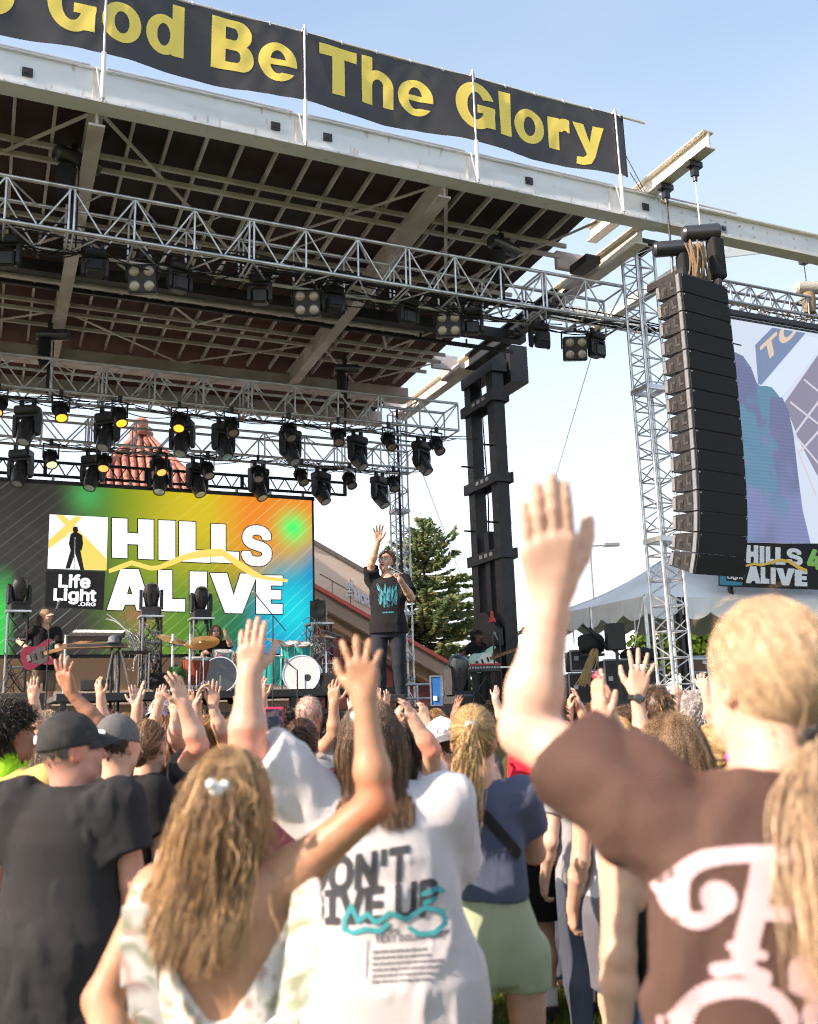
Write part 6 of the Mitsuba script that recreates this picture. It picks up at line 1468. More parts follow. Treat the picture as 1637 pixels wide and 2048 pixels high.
dots = unary_union([Point(C.px_plane(*z4(1560, 1630), yc)).buffer(82/2.728*1.5/1920), Point(C.px_plane(*z4(1610, 1860), yc)).buffer(60/2.728*1.5/1920), stroke([(1500, 1700), (1640, 1760), (1760, 1700)], 60)])
for g in (curl_.union(ball), stem, low, dots): C.decal(g, 'mat_print_pink', 'lettering', mp=mp, res=.009)
C.clump = 2.6
C.hair_tied((.36, .245, .15), (.76, .57, .37), tie=(.0, -.092, -.066), L=.36, n=5000, nt=2600, tailspread=.034, wave=.006, low=-.06, taildir=(.05, -.7, -.7), w=.0007, tie_col='mat_black_matte', mixp=.6, front=.07, m=16, droop=(-.015, -.02))
C.lower((.05, .07, .12), to=.03, waist=.5)

p = C.scalp(110, -.05, .06); d0 = C.r.normal(0, .6, (110, 3)); d0 /= np.linalg.norm(d0, axis=1, keepdims=True)
P = C.hang(C.HX(p*1.11), d0, C.r.uniform(.03, .09, 110), 8, .006, .8, body=False, puff=.008); C.strands(P, .0007, (.5, .32, .16), (.8, .58, .34), 'flyaway_hair', .7)
# ---- man in the black cap
E_ = who('heavy-set man in black cap and faded black T-shirt looking right', 143, 1503, 3.4, skin='red', hs=1.04, seed=4, fine=True, girth=1.24, belly=.04, sw=1.02, turn=52, nod=2)
E_.arm_down('R', bend=.05, out=.07, thick=1.15); E_.arm_down('L', bend=.05, out=.07, thick=1.15)
E_.build_skin()
E_.shirt((.024, .024, .026), hem=.36, extra=.022, sleeve=.66, amp=.015, sl_r=(.088, .092), flare=.05, coll_z=.848, pattern=None)
E_.lower((.015, .015, .017), to=.04, waist=.5)
mp = E_.back_map(); x0, z0 = E_.px_plane(80, 1590, -.15)
for i in range(8): E_.decal(sbox(x0+i*.0095, z0, x0+i*.0095+.006, z0+.014), 'mat_sign_white', 'print', mp=mp); E_.decal(sbox(x0+i*.0095+(.002 if i % 2 else 0), z0+.018, x0+i*.0095+.006, z0+.034), 'mat_sign_white', 'print', mp=mp)
for sx in (-.13, .12): E_.decal(sbox(sx, .26*E_.H, sx+.012, .34*E_.H), 'mat_sign_white', 'stripe', mp=E_.back_map())
E_.hair_short((.12, .10, .085), (.3, .28, .25), n=500, L=.006, low=-.055, w=.0010, thick=.0025)
def strap_badge(s, kc, sg):
    v, f = lathe([(0, .006), (.014, .004), (.018, 0), (0, -.003)], 10, frame((0, -1, 0))); obj('badge', (s.wld(s.HX(v+np.array([-.012, -.114, .045]))), f), 'mat_tent', kc, smooth=True)
M('cap_black', two((.018, .018, .019), (.03, .03, .03), 25), .8); M('cap_grey', (.11, .11, .115), .85); M('cap_white', (.74, .74, .74), .8)
E_.cap('mat_cap_black', badge=strap_badge)

# ---- boy in the backward cap
F_ = who('young man in grey and black cap worn backwards and black T-shirt', 237, 1492, 3.9, skin='fair', hs=.96, seed=5, fine=True, sw=.95, turn=22)
F_.arm_down('R'); F_.arm_down('L'); F_.build_skin()
F_.shirt((.014, .014, .016), hem=.42, sleeve=.6); F_.lower((.03, .03, .035), to=.28)
F_.hair_short((.05, .03, .02), (.1, .07, .05), n=300, L=.012, low=-.05, thick=.003)
def logo_badge(s, kc, sg):
    for r0, r1 in ((.0, .010),):
        v, f = lathe([(0, .002), (.024, .001), (.024, -.002)], 16, frame((0, -1, 0))); obj('badge', (s.wld(s.HX(v*np.array([1.3, 1, .6])+np.array([0, -.118, .055]))), f), 'mat_steel', kc, smooth=True)
F_.cap('mat_cap_grey', 'mat_cap_black', back=True, badge=logo_badge)

# ---- woman with a hair knot, black shirt, right arm up
G_ = who('woman with a low hair knot in shiny black shirt raising her right arm', 297, 1493, 4.2, skin='fair', hs=.93, seed=6, fine=True, turn=8, nod=5)
G_.arm('R', atD(397, 1492, 4.05), atD(368, 1410, 4.05), atD(346, 1338, 4.05), palm=FW*.6-RT*.8, spread=1.0, curl=(8, 12, 10), thick=1.15)
G_.arm_down('L'); G_.build_skin()
G_.shirt((.016, .017, .021), hem=.45, sleeve=.5, amp=.009, sl_r=(.085, .09), freq=(13, 13, 3)); G_.lower((.03, .04, .07))
G_.hair_tied((.11, .06, .03), (.42, .27, .13), tie=(.01, -.098, -.015), bun=.042, n=700, nt=500, w=.0014)

# ---- man at the left edge
H_ = who('curly dark haired man in yellow shirt with lime green collar at left edge', 22, 1474, 4.1, skin='brown', hs=1.0, seed=7, fine=True, girth=1.12, turn=40)
H_.arm_down('R'); H_.arm_down('L'); H_.build_skin()
H_.shirt((.66, .50, .16), hem=.42, sleeve=.7); mp = H_.back_map()
ltext(H_, 'SECURITY', [(-60, 1600), (60, 1606), (60, 1586), (-60, 1580)], -.13, .02, 'mat_print_grey', mp=mp)
F = Field((-.16, -.18, .80*H_.H), (.16, .16, .90*H_.H), .009); nb = np.array([0, .0, .842*H_.H]); F.cone(nb-(0, 0, .02), nb+(0, .01, .035), .088, .078, .01); F.cone(nb-(0, 0, .08), nb+(0, .02, .09), .07, .07, .005, 's')
H_.cloth('collar', F, (.30, .62, .02), .003); H_.lower((.04, .04, .05))
H_.hair_short((.012, .009, .008), (.05, .035, .025), n=1500, L=.035, curl=.008, low=-.06, lift=1.0, thick=.014, w=.0014)

# ---- woman in the navy T-shirt and green shorts
I_ = who('young woman with blond ponytail in navy T-shirt, black cross strap and pale green shorts', 948, 1482, 3.2, skin='fair', hs=.95, seed=8, fine=True, sw=.9, girth=.86, lean=(-.045, .0), turn=14, nod=4)
I_.arm('L', I_.wld(I_.sh['L']+(-.06, .14, -.22)), I_.wld(I_.sh['L']+(.02, .30, -.06)), I_.wld(I_.sh['L']+(.06, .40, .06)), palm=RT); I_.arm('R', I_.wld(I_.sh['R']+(.07, .14, -.20)), I_.wld(I_.sh['R']+(.0, .30, .0)), I_.wld(I_.sh['R']+(-.03, .38, .14)), palm=-RT)
I_.build_skin(stance=.03)
I_.shirt((.085, .105, .17), hem=.60, extra=.014, sleeve=.55, amp=.007, flare=-.0); mp = I_.back_map()
a, b = np.array(I_.px_plane(893, 1560, -.12)), np.array(I_.px_plane(1040, 1712, -.12))
I_.decal(LineString([a, (a+b)/2+(.004, .006), b]).buffer(.017, cap_style='flat'), 'mat_black_matte', 'cross_strap', mp=mp, off=.006)
I_.lower((.36, .43, .29), to=.415, waist=.635, extra=.014, stance=.035, name='shorts', amp=.006)
I_.hair_tied((.25, .15, .06), (.62, .44, .20), tie=(.0, -.10, .052), L=.34, n=900, nt=420, tailspread=.020, w=.0015, tie_col='mat_blinder_lens', mixp=.6, droop=(-.05, -.01))

# ---- man in the white and grey cap, plaid shirt
J_ = who('man in white and grey cap with black script and plaid shirt', 884, 1492, 4.7, skin='fair', hs=1.02, seed=9, turn=-6)
J_.arm_down('R'); J_.arm_down('L'); J_.build_skin()
def plaid(v):
    s = .035; a = (np.abs((v[:, 0]/s) % 1-.5) < .17)[:, None]; b = (np.abs((v[:, 2]/s) % 1-.5) < .17)[:, None]
    c = np.where(a, [.12, .13, .17], [.55, .53, .52]); return np.where(b, c*[.5, .48, .52], c)
J_.shirt((.5, .5, .5), hem=.44, sleeve=.75, h=.009, pattern=plaid); J_.lower((.06, .07, .1))
J_.hair_short((.06, .04, .03), (.1, .08, .06), n=260, L=.012, low=-.05, thick=.003)
def script_badge(s, kc, sg):
    g = affinity.skew(fit(glyph('Cabel', False, .0), -.05, .05), 12, 0); a = g.bounds
    v, f = trimesh.creation.triangulate_polygon(g.geoms[0], engine='earcut') if False else (None, None)
    vs = []
    for gg in getattr(g, 'geoms', [g]):
        vv, ff = trimesh.creation.triangulate_polygon(shapely.segmentize(gg, .006), engine='earcut'); vs.append((np.c_[vv, 0*vv[:, 0]], ff))
    vv, ff = cat(vs); x = vv[:, 0]; z = .058+vv[:, 1]; y = -.012-.107*np.sqrt(np.maximum(0, 1-(x/.086)**2-((z-.028)/.108)**2))-.004
    obj('script', (s.wld(s.HX(np.stack([x, y, z], 1))), ff), 'mat_print_black', kc)
J_.cap('mat_cap_white', 'mat_cap_grey', back=True, badge=script_badge)

# ---- man in red shirt and black shorts
K_ = who('person in red shirt, black shorts, white socks and black shoes standing on the grass', 1098, 1440, 5.1, skin='fair', seed=10, hs=1.0)
K_.arm_down('R'); K_.arm_down('L'); K_.build_skin(stance=.02)
K_.shirt((.62, .02, .04), extra=.045, hem=.47, sleeve=.6); K_.lower((.012, .012, .014), to=.295, extra=.03, name='shorts'); K_.shoes((.02, .02, .022), (.75, .74, .73)); K_.hair_short(BRN, AUB)
O2 = who('person in olive shirt and olive trousers between the navy and red shirts', 1052, 1450, 5.7, skin='fair', seed=11)
O2.arm_down('R'); O2.arm_down('L'); O2.build_skin(); O2.shirt((.13, .12, .05), hem=.45); O2.lower((.12, .115, .05)); O2.shoes((.05, .04, .03)); O2.hair_short(BRN, AUB)

# ---- brown bob in front of the brown T-shirt
N_ = who('person with straight light brown bob and black tank top, bare arm hanging', 1343, 1520, 2.4, skin='fair', hs=.95, seed=12, fine=True)
N_.arm_down('L', bend=.03, out=.045, fwd=.0, thick=1.1); N_.arm_down('R', bend=.03); N_.build_skin()
N_.shirt((.012, .012, .013), hem=.58, sleeve=.05, extra=.01, sl_r=(.06, .06)); N_.lower((.10, .19, .33), waist=.6)
N_.hair_long((.10, .058, .03), (.34, .22, .12), L=.14, n=3400, wave=.004, m=12, w=.0009, mixp=.45, spreadL=.15)

# ---- child with pink nails clapping
ch = who('child in light top pressing raised hands together with pink painted nails', 1318, 1640, 2.95, skin='fair', hs=.92, seed=13, fine=True, sw=.85)
ch.arm('L', atD(1172, 1580, 2.85), atD(1204, 1452, 3.0), atD(1192, 1338, 3.02), palm=RT+FW*.35, spread=.15, curl=(3, 6, 4), hand=1.15, thumb=.5)
ch.arm('R', atD(1300, 1560, 3.1), atD(1228, 1448, 3.05), atD(1216, 1362, 3.1), palm=-RT, spread=.3, curl=(8, 10, 8))
ch.build_skin(); ch.shirt((.62, .42, .44), hem=.5, sleeve=.4); ch.lower((.1, .15, .25)); ch.hair_long(BRN, GLD, L=.2, n=600)
Ah = ch.arms['L']; u = (Ah['t']-Ah['w']); L_ = np.linalg.norm(u); u = u/L_; n_ = Ah['p']-u*(Ah['p']@u); n_ /= np.linalg.norm(n_); t_ = -np.cross(u, n_)
for dx, du in ((.030, .158), (.0105, .172), (-.0105, .161)):
    c = Ah['w']+t_*dx*(L_/.185)+u*du*(L_/.185)+n_*.004
    obj('nail', (lambda m_: (ch.wld(m_[0]), m_[1]))(mv(lathe([(0, .0016), (.005, .001), (.0072, -.001), (0, -.003)], 10, frame(-n_*.96+t_*.1)), c-n_*.0085)), M('nail_pink', (.62, .06, .16), .25) if 'mat_nail_pink' not in scene else 'mat_nail_pink', ch.key, smooth=True)

# ---- right hand cluster
Oc = who('curly strawberry blond person with messy bun raising an arm with dark watch', 1232, 1492, 3.9, skin='fair', hs=.93, seed=14, fine=True)
Oc.arm('R', atD(1288, 1490, 3.95), atD(1274, 1392, 4.0), atD(1288, 1296, 4.05), palm=FW, spread=1.8, curl=(4, 8, 6), thick=1.0)
Oc.arm_down('L'); Oc.build_skin(); Oc.shirt((.4, .42, .46), hem=.45, sleeve=.4); Oc.lower((.11, .11, .13), to=.30, extra=.025, name='shorts')
Oc.hair_tied((.30, .17, .06), (.62, .42, .18), tie=(.03, -.09, .0), bun=.04, n=800, nt=500, w=.0014); 
p0 = atD(1275, 1385, 3.93); wd_ = Oc.wld(Oc.arms['R']['w']); ud = atD(1288, 1296, 4.05)-wd_; ud /= np.linalg.norm(ud)
wk = obj('wristwatch', mv(lathe([(.031, -.011), (.034, -.009), (.034, .009), (.031, .011)], 18, frame(ud)), wd_-ud*.012), 'mat_black_matte', Oc.key, smooth=30)
fd = -FW-ud*(-FW@ud); fd /= np.linalg.norm(fd); obj('dial', mv(lathe([(0, .006), (.017, .005), (.02, .0), (.02, -.004)], 18, frame(fd)), wd_-ud*.012+fd*.036), 'mat_black_gloss', wk, smooth=30)
Pp = who('blond child with ponytail in a bright pink scrunchie', 1428, 1508, 3.7, skin='fair', hs=.9, seed=15, fine=True)
Pp.arm_down('R'); Pp.arm_down('L'); Pp.build_skin(); Pp.shirt((.45, .45, .5), hem=.45); Pp.lower((.1, .12, .2))
Pp.hair_tied((.30, .19, .08), (.66, .48, .24), tie=(.02, -.10, -.005), L=.16, n=700, nt=350, tailspread=.015, w=.0014, mixp=.6)
sc_ = Pp.HX((.022, -.113, -.008)); ms = []
for i in range(20):
    a = i/20*2*math.pi; ms.append(mv(trimesh_s := (lambda m_: (np.array(m_.vertices)*np.array([.013, .013, .013]), np.array(m_.faces)))(trimesh.creation.icosphere(1, 1.0)), sc_+np.array([math.cos(a)*.024, -.004+.006*math.sin(3*a), math.sin(a)*.024])))
v, f = cat(ms); obj('scrunchie', (Pp.wld(v), f), M('pink', (.72, .06, .32), .7), Pp.key, smooth=True)

def fan(label, px, py, D, hair, skin='fair', shirt=(.3, .3, .3), arms=(), low=(.06, .07, .1), group=None, hs=.96, cap=None, turn=0, sleeve=.5, girth=1.0, pat=None, **k):
    s = who(label, px, py, D, group, skin=skin, hs=hs, seed=int(px*7+py), turn=turn, girth=girth, **k)
    done = set()
    for a in arms:
        sd, e, w, t = a[:4]; o = a[4] if len(a) > 4 else {}; dd = o.pop('D', D-.15) if o else D-.15
        o.setdefault('palm', FW+RT*s.r.uniform(-.7, .7)); o.setdefault('curl', tuple(np.array([12, 18, 14])*s.r.choice([.4, .8, 1.3, 2.0]))); o.setdefault('thumb', s.r.uniform(.7, 1.3)); o.setdefault('spread', s.r.uniform(.3, 1.5))
        s.arm(sd, atD(*e, dd), atD(*w, dd), atD(*t, dd), **o); done.add(sd)
    for sd in 'LR':
        if sd not in done: s.arm_down(sd)
    s.build_skin(); s.shirt(shirt, hem=.46, sleeve=sleeve, pattern=pat); s.lower(low)
    hk_, c1, c2 = hair
    if hk_ == 'short': s.hair_short(c1, c2, n=700)
    elif hk_ == 'buzz': s.hair_short(c1, c2, n=900, L=.012, thick=.001, w=.0009)
    elif hk_ == 'curly': s.hair_short(c1, c2, n=1100, L=.04, curl=.010, lift=1.0, thick=.013, low=-.06)
    elif hk_ == 'long': s.hair_long(c1, c2, L=.26, n=700, wave=.01)
    elif hk_ == 'bob': s.hair_long(c1, c2, L=.13, n=700, wave=.005, m=10)
    elif hk_ == 'bun': s.hair_tied(c1, c2, tie=(0, -.09, .05), bun=.042, n=500, nt=350)
    elif hk_ == 'tail': s.hair_tied(c1, c2, tie=(0, -.105, .02), L=.25, n=500, nt=260)
    if cap: s.cap(cap[0], cap[1], back=cap[2])
    return s
fan('man with textured short brown hair in front of the slim tower', 1312, 1424, 4.7, ('short', (.07, .04, .022), (.26, .16, .085)), shirt=(.12, .13, .16), turn=10)
fan('man with short brown hair left of the raised watch hand', 1252, 1462, 5.0, ('short', (.075, .045, .026), (.22, .14, .08)), shirt=(.2, .2, .22))
fan('blond child behind the raised pale arm clapping with a thin bracelet', 1120, 1468, 5.6, ('bob', (.36, .25, .12), (.66, .50, .28)), shirt=(.5, .5, .55), arms=[('R', (1180, 1470), (1160, 1415), (1150, 1370), {'palm': -RT, 'curl': (10, 16, 12), 'spread': .3}), ('L', (1130, 1460), (1140, 1420), (1138, 1378), {'palm': RT, 'spread': .5})])
s_ = fan('white haired woman with both hands raised beside the blond head', 1400, 1436, 5.4, ('curly', (.45, .42, .40), (.65, .62, .6)), skin='pale', shirt=(.7, .66, .62), arms=[('L', (1345, 1455), (1352, 1405), (1355, 1362), {'spread': .6}), ('R', (1430, 1440), (1412, 1385), (1400, 1338), {'spread': 1.2})])
fan('woman with dark curly updo filming with a phone', 603, 1492, 4.3, ('bun', (.03, .016, .010), (.14, .07, .04)), skin='brown', shirt=(.35, .1, .12), arms=[('L', (560, 1560), (552, 1500), (548, 1445), {'palm': RT, 'curl': (35, 45, 30), 'spread': .2, 'D': 4.2})])
ph = thing('mobile_phone', 'mobile phone in pink case held up filming the stage', 'phone')
pc = atD(549, 1452, 4.12); Rp = np.stack([RT/np.linalg.norm(RT), FW, UP], 1)
obj('case', mv(rbox(.080, .012, .160, .006), pc, Rp), M('phone_case', (.45, .03, .10), .4), ph, smooth=30)
def phone_fn(p, n, uv): return mikit.mix((.02, .03, .06), (.12, .10, .12), mikit.smoothstep(.45, .6, mikit.fbm(p.x*60, p.y*60, p.z*40, 3)))
obj('screen', mv(bx((0, -.0072, 0), (.070, .0016, .146)), pc, Rp), M('phone_screen', mikit.proc(phone_fn), .12), ph)
fan('man with close cropped thin grey hair and pink scalp mid crowd', 620, 1432, 5.6, ('buzz', (.25, .2, .17), (.5, .45, .42)), skin='pale', shirt=(.3, .32, .35), turn=15)
fan('dark haired person in pale lilac top with both bent arms up behind the white T-shirt', 792, 1490, 4.1, ('long', (.03, .02, .015), (.09, .06, .04)), skin='fair', shirt=(.55, .52, .62), arms=[('R', (864, 1500), (826, 1438), (806, 1388), {'spread': .8, 'curl': (14, 22, 18), 'palm': -RT*.8+FW*.4}), ('L', (772, 1520), (792, 1450), (798, 1402), {'spread': .6, 'palm': RT*.6+FW*.5})], sleeve=.4)
fan('person in light top with pale forearm and fist in front of the cap', 838, 1500, 4.9, ('short', BLK, BRN), skin='fair', shirt=(.05, .08, .25), arms=[('R', (862, 1490), (850, 1440), (846, 1392), {'spread': .3, 'curl': (35, 40, 30)})], hs=.9)
fan('person with dark raised hand behind the blond ponytail', 930, 1470, 5.6, ('short', BLK, BLK), skin='brown', shirt=(.1, .1, .12), arms=[('L', (905, 1500), (910, 1432), (919, 1388), {'spread': .7, 'palm': FW*.6+RT*.8})])
fan('person with raised brown spread hand at the left', 163, 1496, 4.7, ('short', BLK, BRN), skin=(.34, .165, .10), shirt=(.2, .2, .22), arms=[('R', (196, 1446), (140, 1384), (118, 1308), {'spread': 2.0, 'curl': (8, 10, 8), 'thumb': 1.3, 'hand': 1.2, 'D': 4.5})])
fan('grey blond person with raised pale hand at the far left', 96, 1462, 5.5, ('bob', (.30, .23, .15), (.5, .42, .32)), shirt=(.3, .26, .2), arms=[('L', (80, 1468), (67, 1398), (64, 1350), {'spread': .8})])
fan('person with pale raised hand and thin dark wristband left of the riser', 218, 1462, 6.0, ('short', BRN, AUB), shirt=(.2, .1, .1), arms=[('L', (206, 1450), (202, 1394), (190, 1350), {'spread': 1.2, 'thumb': 1.3})])
fan('person with raised hand turned sideways and wristband', 262, 1470, 5.2, ('bob', AUB, GLD), shirt=(.5, .5, .5), arms=[('R', (270, 1470), (276, 1412), (286, 1360), {'palm': RT*.9+FW*.3, 'spread': .4})])
fan('person in white and lilac cap with raised hand', 324, 1436, 6.2, ('short', BRN, AUB), shirt=(.6, .6, .65), arms=[('L', (306, 1460), (318, 1408), (324, 1364), {'spread': .6})], cap=('mat_cap_white', M('cap_lilac', (.38, .38, .62), .8), True))
fan('auburn haired person with bare shoulder beside the hair knot', 338, 1478, 4.9, ('long', (.14, .06, .03), (.34, .18, .09)), shirt=(.03, .03, .035), arms=[('R', (352, 1478), (352, 1430), (342, 1392), {'spread': .4})])
fan('curly blond person with two raised hands and a red wristband', 414, 1486, 5.4, ('curly', (.30, .17, .07), (.55, .37, .17)), shirt=(.4, .2, .15), arms=[('L', (392, 1458), (394, 1410), (404, 1358), {'spread': .5, 'palm': RT}), ('R', (442, 1462), (426, 1414), (430, 1358), {'spread': .8})])
fan('person whose open hand rises beside the big pale forearm', 548, 1470, 6.3, ('short', BRN, AUB), shirt=(.2, .25, .3), arms=[('L', (530, 1450), (526, 1398), (520, 1350), {'spread': .6})])
fan('person raising an open hand with fingers spread in the centre', 678, 1462, 5.6, ('short', BLK, BRN), skin=(.46, .26, .17), shirt=(.5, .45, .4), arms=[('L', (668, 1470), (668, 1408), (668, 1350), {'spread': 1.7, 'thumb': 1.4})])
fan('person with two small raised hands below the singer', 765, 1462, 6.8, ('short', BRN, AUB), shirt=(.25, .25, .3), arms=[('L', (752, 1450), (756, 1408), (754, 1372), {}), ('R', (780, 1450), (772, 1412), (778, 1378), {})])
HC = [('short', BRN, AUB), ('tail', GLD, BLD), ('bob', BRN, GLD), ('curly', BLK, BRN), ('long', AUB, GLD), ('short', BLD, BLD)]
SC = [(.3, .05, .06), (.05, .12, .3), (.55, .55, .55), (.04, .04, .05), (.1, .25, .2), (.5, .35, .1)]
fr = np.random.default_rng(11)
where = ['at the left rail', 'behind the black cap', 'left of the phone', 'behind the phone', 'in front of the blue cases', 'by the road cases', 'right of the clapping child', 'under the left keyboard', 'beside the slim tower foot', 'behind the pink scrunchie']
what = ['brown haired person in red top', 'blond person with ponytail in blue top', 'person with brown bob in pale grey top', 'dark curly haired person in black top', 'auburn long haired person in green top', 'blond short haired person in ochre top']
for i, (x, D) in enumerate(((30, 6.6), (130, 7.2), (470, 7.0), (565, 7.4), (872, 7.2), (1062, 7.2), (1188, 6.9), (255, 7.6), (1350, 6.8), (1465, 6.4))):
    k = i % 6; y = 1456+fr.uniform(-6, 10)-(x-600)*.012; up = i in (2, 6, 7, 8)
    fan(f'{what[k]} {where[i]}'+(', hand raised' if up else ''), x, y, D, HC[k], skin=('fair', 'pale', 'tan')[i % 3], shirt=SC[k], arms=[('R', (x+18, y-2), (x+16, y-46), (x+12, y-88), {'spread': .8})] if up else [])

more = [('brown haired person in teal top behind the navy shirt', 1012, 1478, 5.9, 0, (.08, .25, .26), 0), ('blond person in white top behind the raised pale arm', 1078, 1458, 6.4, 5, (.6, .6, .6), 1), ('auburn haired person in grey top left of the messy bun', 1160, 1506, 4.7, 4, (.3, .3, .32), 0),
        ('person with brown bob in mustard top below the watch hand', 1272, 1486, 5.6, 2, (.45, .33, .08), 0), ('dark curly haired person in white top right of the textured hair', 1368, 1462, 5.8, 3, (.6, .58, .55), 1), ('fair person with ponytail in navy top near the pale head', 1452, 1452, 5.9, 1, (.04, .06, .16), 1),
        ('short haired person in maroon top behind the brown bob', 702, 1470, 6.2, 0, (.2, .03, .05), 1), ('person with brown bob in black top left of the white cap', 838, 1456, 6.5, 2, (.03, .03, .035), 0), ('auburn haired person in pink top left of the phone', 486, 1472, 5.8, 4, (.55, .25, .3), 1),
        ('blond person in orange top behind the hair knot', 374, 1462, 6.3, 5, (.5, .2, .04), 1), ('dark haired person in olive top behind the ponytail', 986, 1448, 7.2, 3, (.16, .17, .07), 1), ('brown haired person in sky blue top beside the red top', 64, 1470, 6.2, 0, (.2, .35, .5), 0)]
for i, (lb, x, y, D, k, c, up) in enumerate(more):
    dx = fr.uniform(-14, 14)
    fan(lb, x, y, D, HC[k], skin=('fair', 'tan', 'pale', 'fair')[i % 4], shirt=c, hs=.94+.02*(i % 4), turn=fr.uniform(-25, 25), arms=[('L' if i % 2 else 'R', (x+dx+(-16 if i % 2 else 16), y-4), (x+dx, y-50), (x+dx+fr.uniform(-8, 8), y-50-330/D*.62*1.05), {})] if up else [])
# ------------------------------------------------------------------ the band on stage
def shirt_print(s, x0, z0, x1, z1, seed, col='mat_print_cyan'):
    """blue-green burst printed on the chest"""
    r = np.random.default_rng(seed); mp = s.back_map(1); w, h = x1-x0, z1-z0; two_ = [[], []]
    for i in range(70):
        u = r.uniform(.08, .92); v0 = r.uniform(.12, .6)+.25*abs(u-.5); L = r.uniform(.12, .42)*(1-.8*abs(u-.5)); x = x0+u*w; z = z0+v0*h; lean_ = (u-.5)*.5*L*h+r.normal(0, .01)
        two_[i % 3 == 0].append(Polygon([(x-.012, z), (x+r.uniform(.004, .016), z+.01), (x+lean_, z+L*h), (x-.006+lean_*.5, z+L*h*.5)]).buffer(.001))
    g0, g1 = (unary_union([p for p in q if p.is_valid]) for q in two_)
    s.decal(g0.difference(g1), 'mat_print_cyan_dark', 'print', sgn=1, mp=mp, off=.004); s.decal(g1, col, 'print', sgn=1, mp=mp, off=.0045)
    for k in range(7): s.decal(sbox(x0+w*(.22+.08*k), z0, x0+w*(.28+.08*k), z0+.016), 'mat_print_cyan', 'print', sgn=1, mp=mp, off=.004)
M('print_cyan_dark', (.012, .09, .14), .7)
M('print_cyan', (.04, .24, .30), .7)
S1 = thing('person', 'singer in black T-shirt with blue print raising his right arm and holding a microphone', 'person')
S = Person(S1, atD(773, 1124, 11.7), face=(-.48, -.9), skin='fair', hs=1.04, seed=301, fine=True, ground=DZ, girth=1.06, belly=.01, sw=1.04, turn=14, nod=8, tilt=-6)
S.arm('R', atD(743, 1128, 11.6), atD(757, 1082, 11.55), atD(757, 1046, 11.5), palm=-FW, spread=1.6, curl=(6, 8, 6))
S.arm('L', atD(823, 1196, 11.45), atD(800, 1158, 11.2), atD(789, 1138, 11.2), palm=-RT*.7-FW*.3, spread=.2, curl=(45, 60, 40))
S.build_skin(walk=.03); S.face_parts(mouth=.019)
S.shirt((.010, .010, .012), hem=.465, extra=.022, sleeve=.72, amp=.011, sl_r=(.08, .088), h=.0085)
x0, z0 = S.px_plane(790, 1226, .13); x1, z1 = S.px_plane(763, 1160, .13); x0, x1 = min(x0, x1)-.04, max(x0, x1)+.05
shirt_print(S, x0, z0, x1, z1, 5)
S.lower((.020, .024, .034), to=.035, waist=.56, extra=.012, walk=.03, amp=.010); S.shoes((.03, .03, .032))
S.hair_short((.12, .07, .04), (.40, .26, .15), n=1200, L=.032, lift=.7, low=-.03, w=.0012, thick=.010)
mc = thing('microphone', 'black handheld microphone at the singer mouth', 'microphone')
a, b = atD(803, 1146, 11.12), atD(782, 1136, 11.24); d = (b-a)/np.linalg.norm(b-a)
obj('handle', tube(a-d*.04, b, .013, 10, .019, cap=True), 'mat_black', mc, smooth=40); m_ = trimesh.creation.icosphere(2, .027); obj('grille', (np.array(m_.vertices)+b+d*.015, np.array(m_.faces)), 'mat_alu_dark', mc, smooth=True)

def guitar(key_name, label, px, D, neck_px, col, face, scale=1.0, bass=False, pick=None):
    k = thing(key_name, label, 'guitar'); c = atD(*px, D); e = atD(*neck_px, D-.05)
    d = (e-c)/np.linalg.norm(e-c); n = np.asarray(face, float); n = n-d*(n@d); n /= np.linalg.norm(n); s_ = np.cross(n, d); R = np.stack([d, s_, n], 1)
    g = Polygon([(.20, .10), (.27, .15), (.22, .18), (.13, .16), (.06, .125), (-.02, .135), (-.13, .165), (-.21, .12), (-.225, 0), (-.20, -.12), (-.12, -.16), (-.02, -.13), (.05, -.12), (.12, -.155), (.20, -.17), (.235, -.14), (.19, -.09), (.16, -.05), (.16, .05)]).buffer(.02).buffer(-.012)
    tr = lambda v: (v*scale)@R.T+c
    v, f = extr(g, .042); obj('body', (tr(v), f), col, k, smooth=30)
    v, f = extr(Polygon([(.15, .09), (.03, .10), (-.10, .03), (-.08, -.07), (.03, -.115), (.15, -.10)]).buffer(.01), .004); obj('pickguard', (tr(v+np.array([0, 0, .043])), f), pick or 'mat_white', k)
    L = .66 if not bass else .82
    obj('neck', (lambda m_: (tr(m_[0]), m_[1]))(bx2((.12, -.026, .035), (L, .026, .058))), 'mat_wood', k)
    obj('headstock', (lambda m_: (tr(m_[0]), m_[1]))((lambda q: (q[0]+np.array([0, 0, .035]), q[1]))(extr(Polygon([(L, -.026), (L+.17, -.05), (L+.19, .0), (L+.02, .04), (L, .026)]), .018))), 'mat_wood', k)
    for i in range(4): obj('tuning_peg', (lambda m_: (tr(m_[0]), m_[1]))(bx((L+.03+i*.038, .045-.004*i, .044), (.014, .03, .01))), 'mat_chrome', k)
    for i in range(2): obj('pickup', (lambda m_: (tr(m_[0]), m_[1]))(bx((.08-i*.10, 0, .052), (.03, .085, .012))), 'mat_black', k)
    obj('bridge', (lambda m_: (tr(m_[0]), m_[1]))(bx((-.11, 0, .052), (.05, .085, .014))), 'mat_chrome', k)
    return k
M('maroon_gloss', (.16, .02, .05), .2); M('seafoam', (.42, .66, .56), .25); M('pearl', (.7, .72, .7), .3)
S2 = thing('person', 'bassist in tan cap and black T-shirt with blue print on the left of the stage', 'person')
Ba = Person(S2, atD(92, 1234, 16.0), face=(.35, -.93), skin='fair', hs=1.0, seed=302, fine=True, ground=DZ, girth=1.1, sw=1.02, turn=-38)
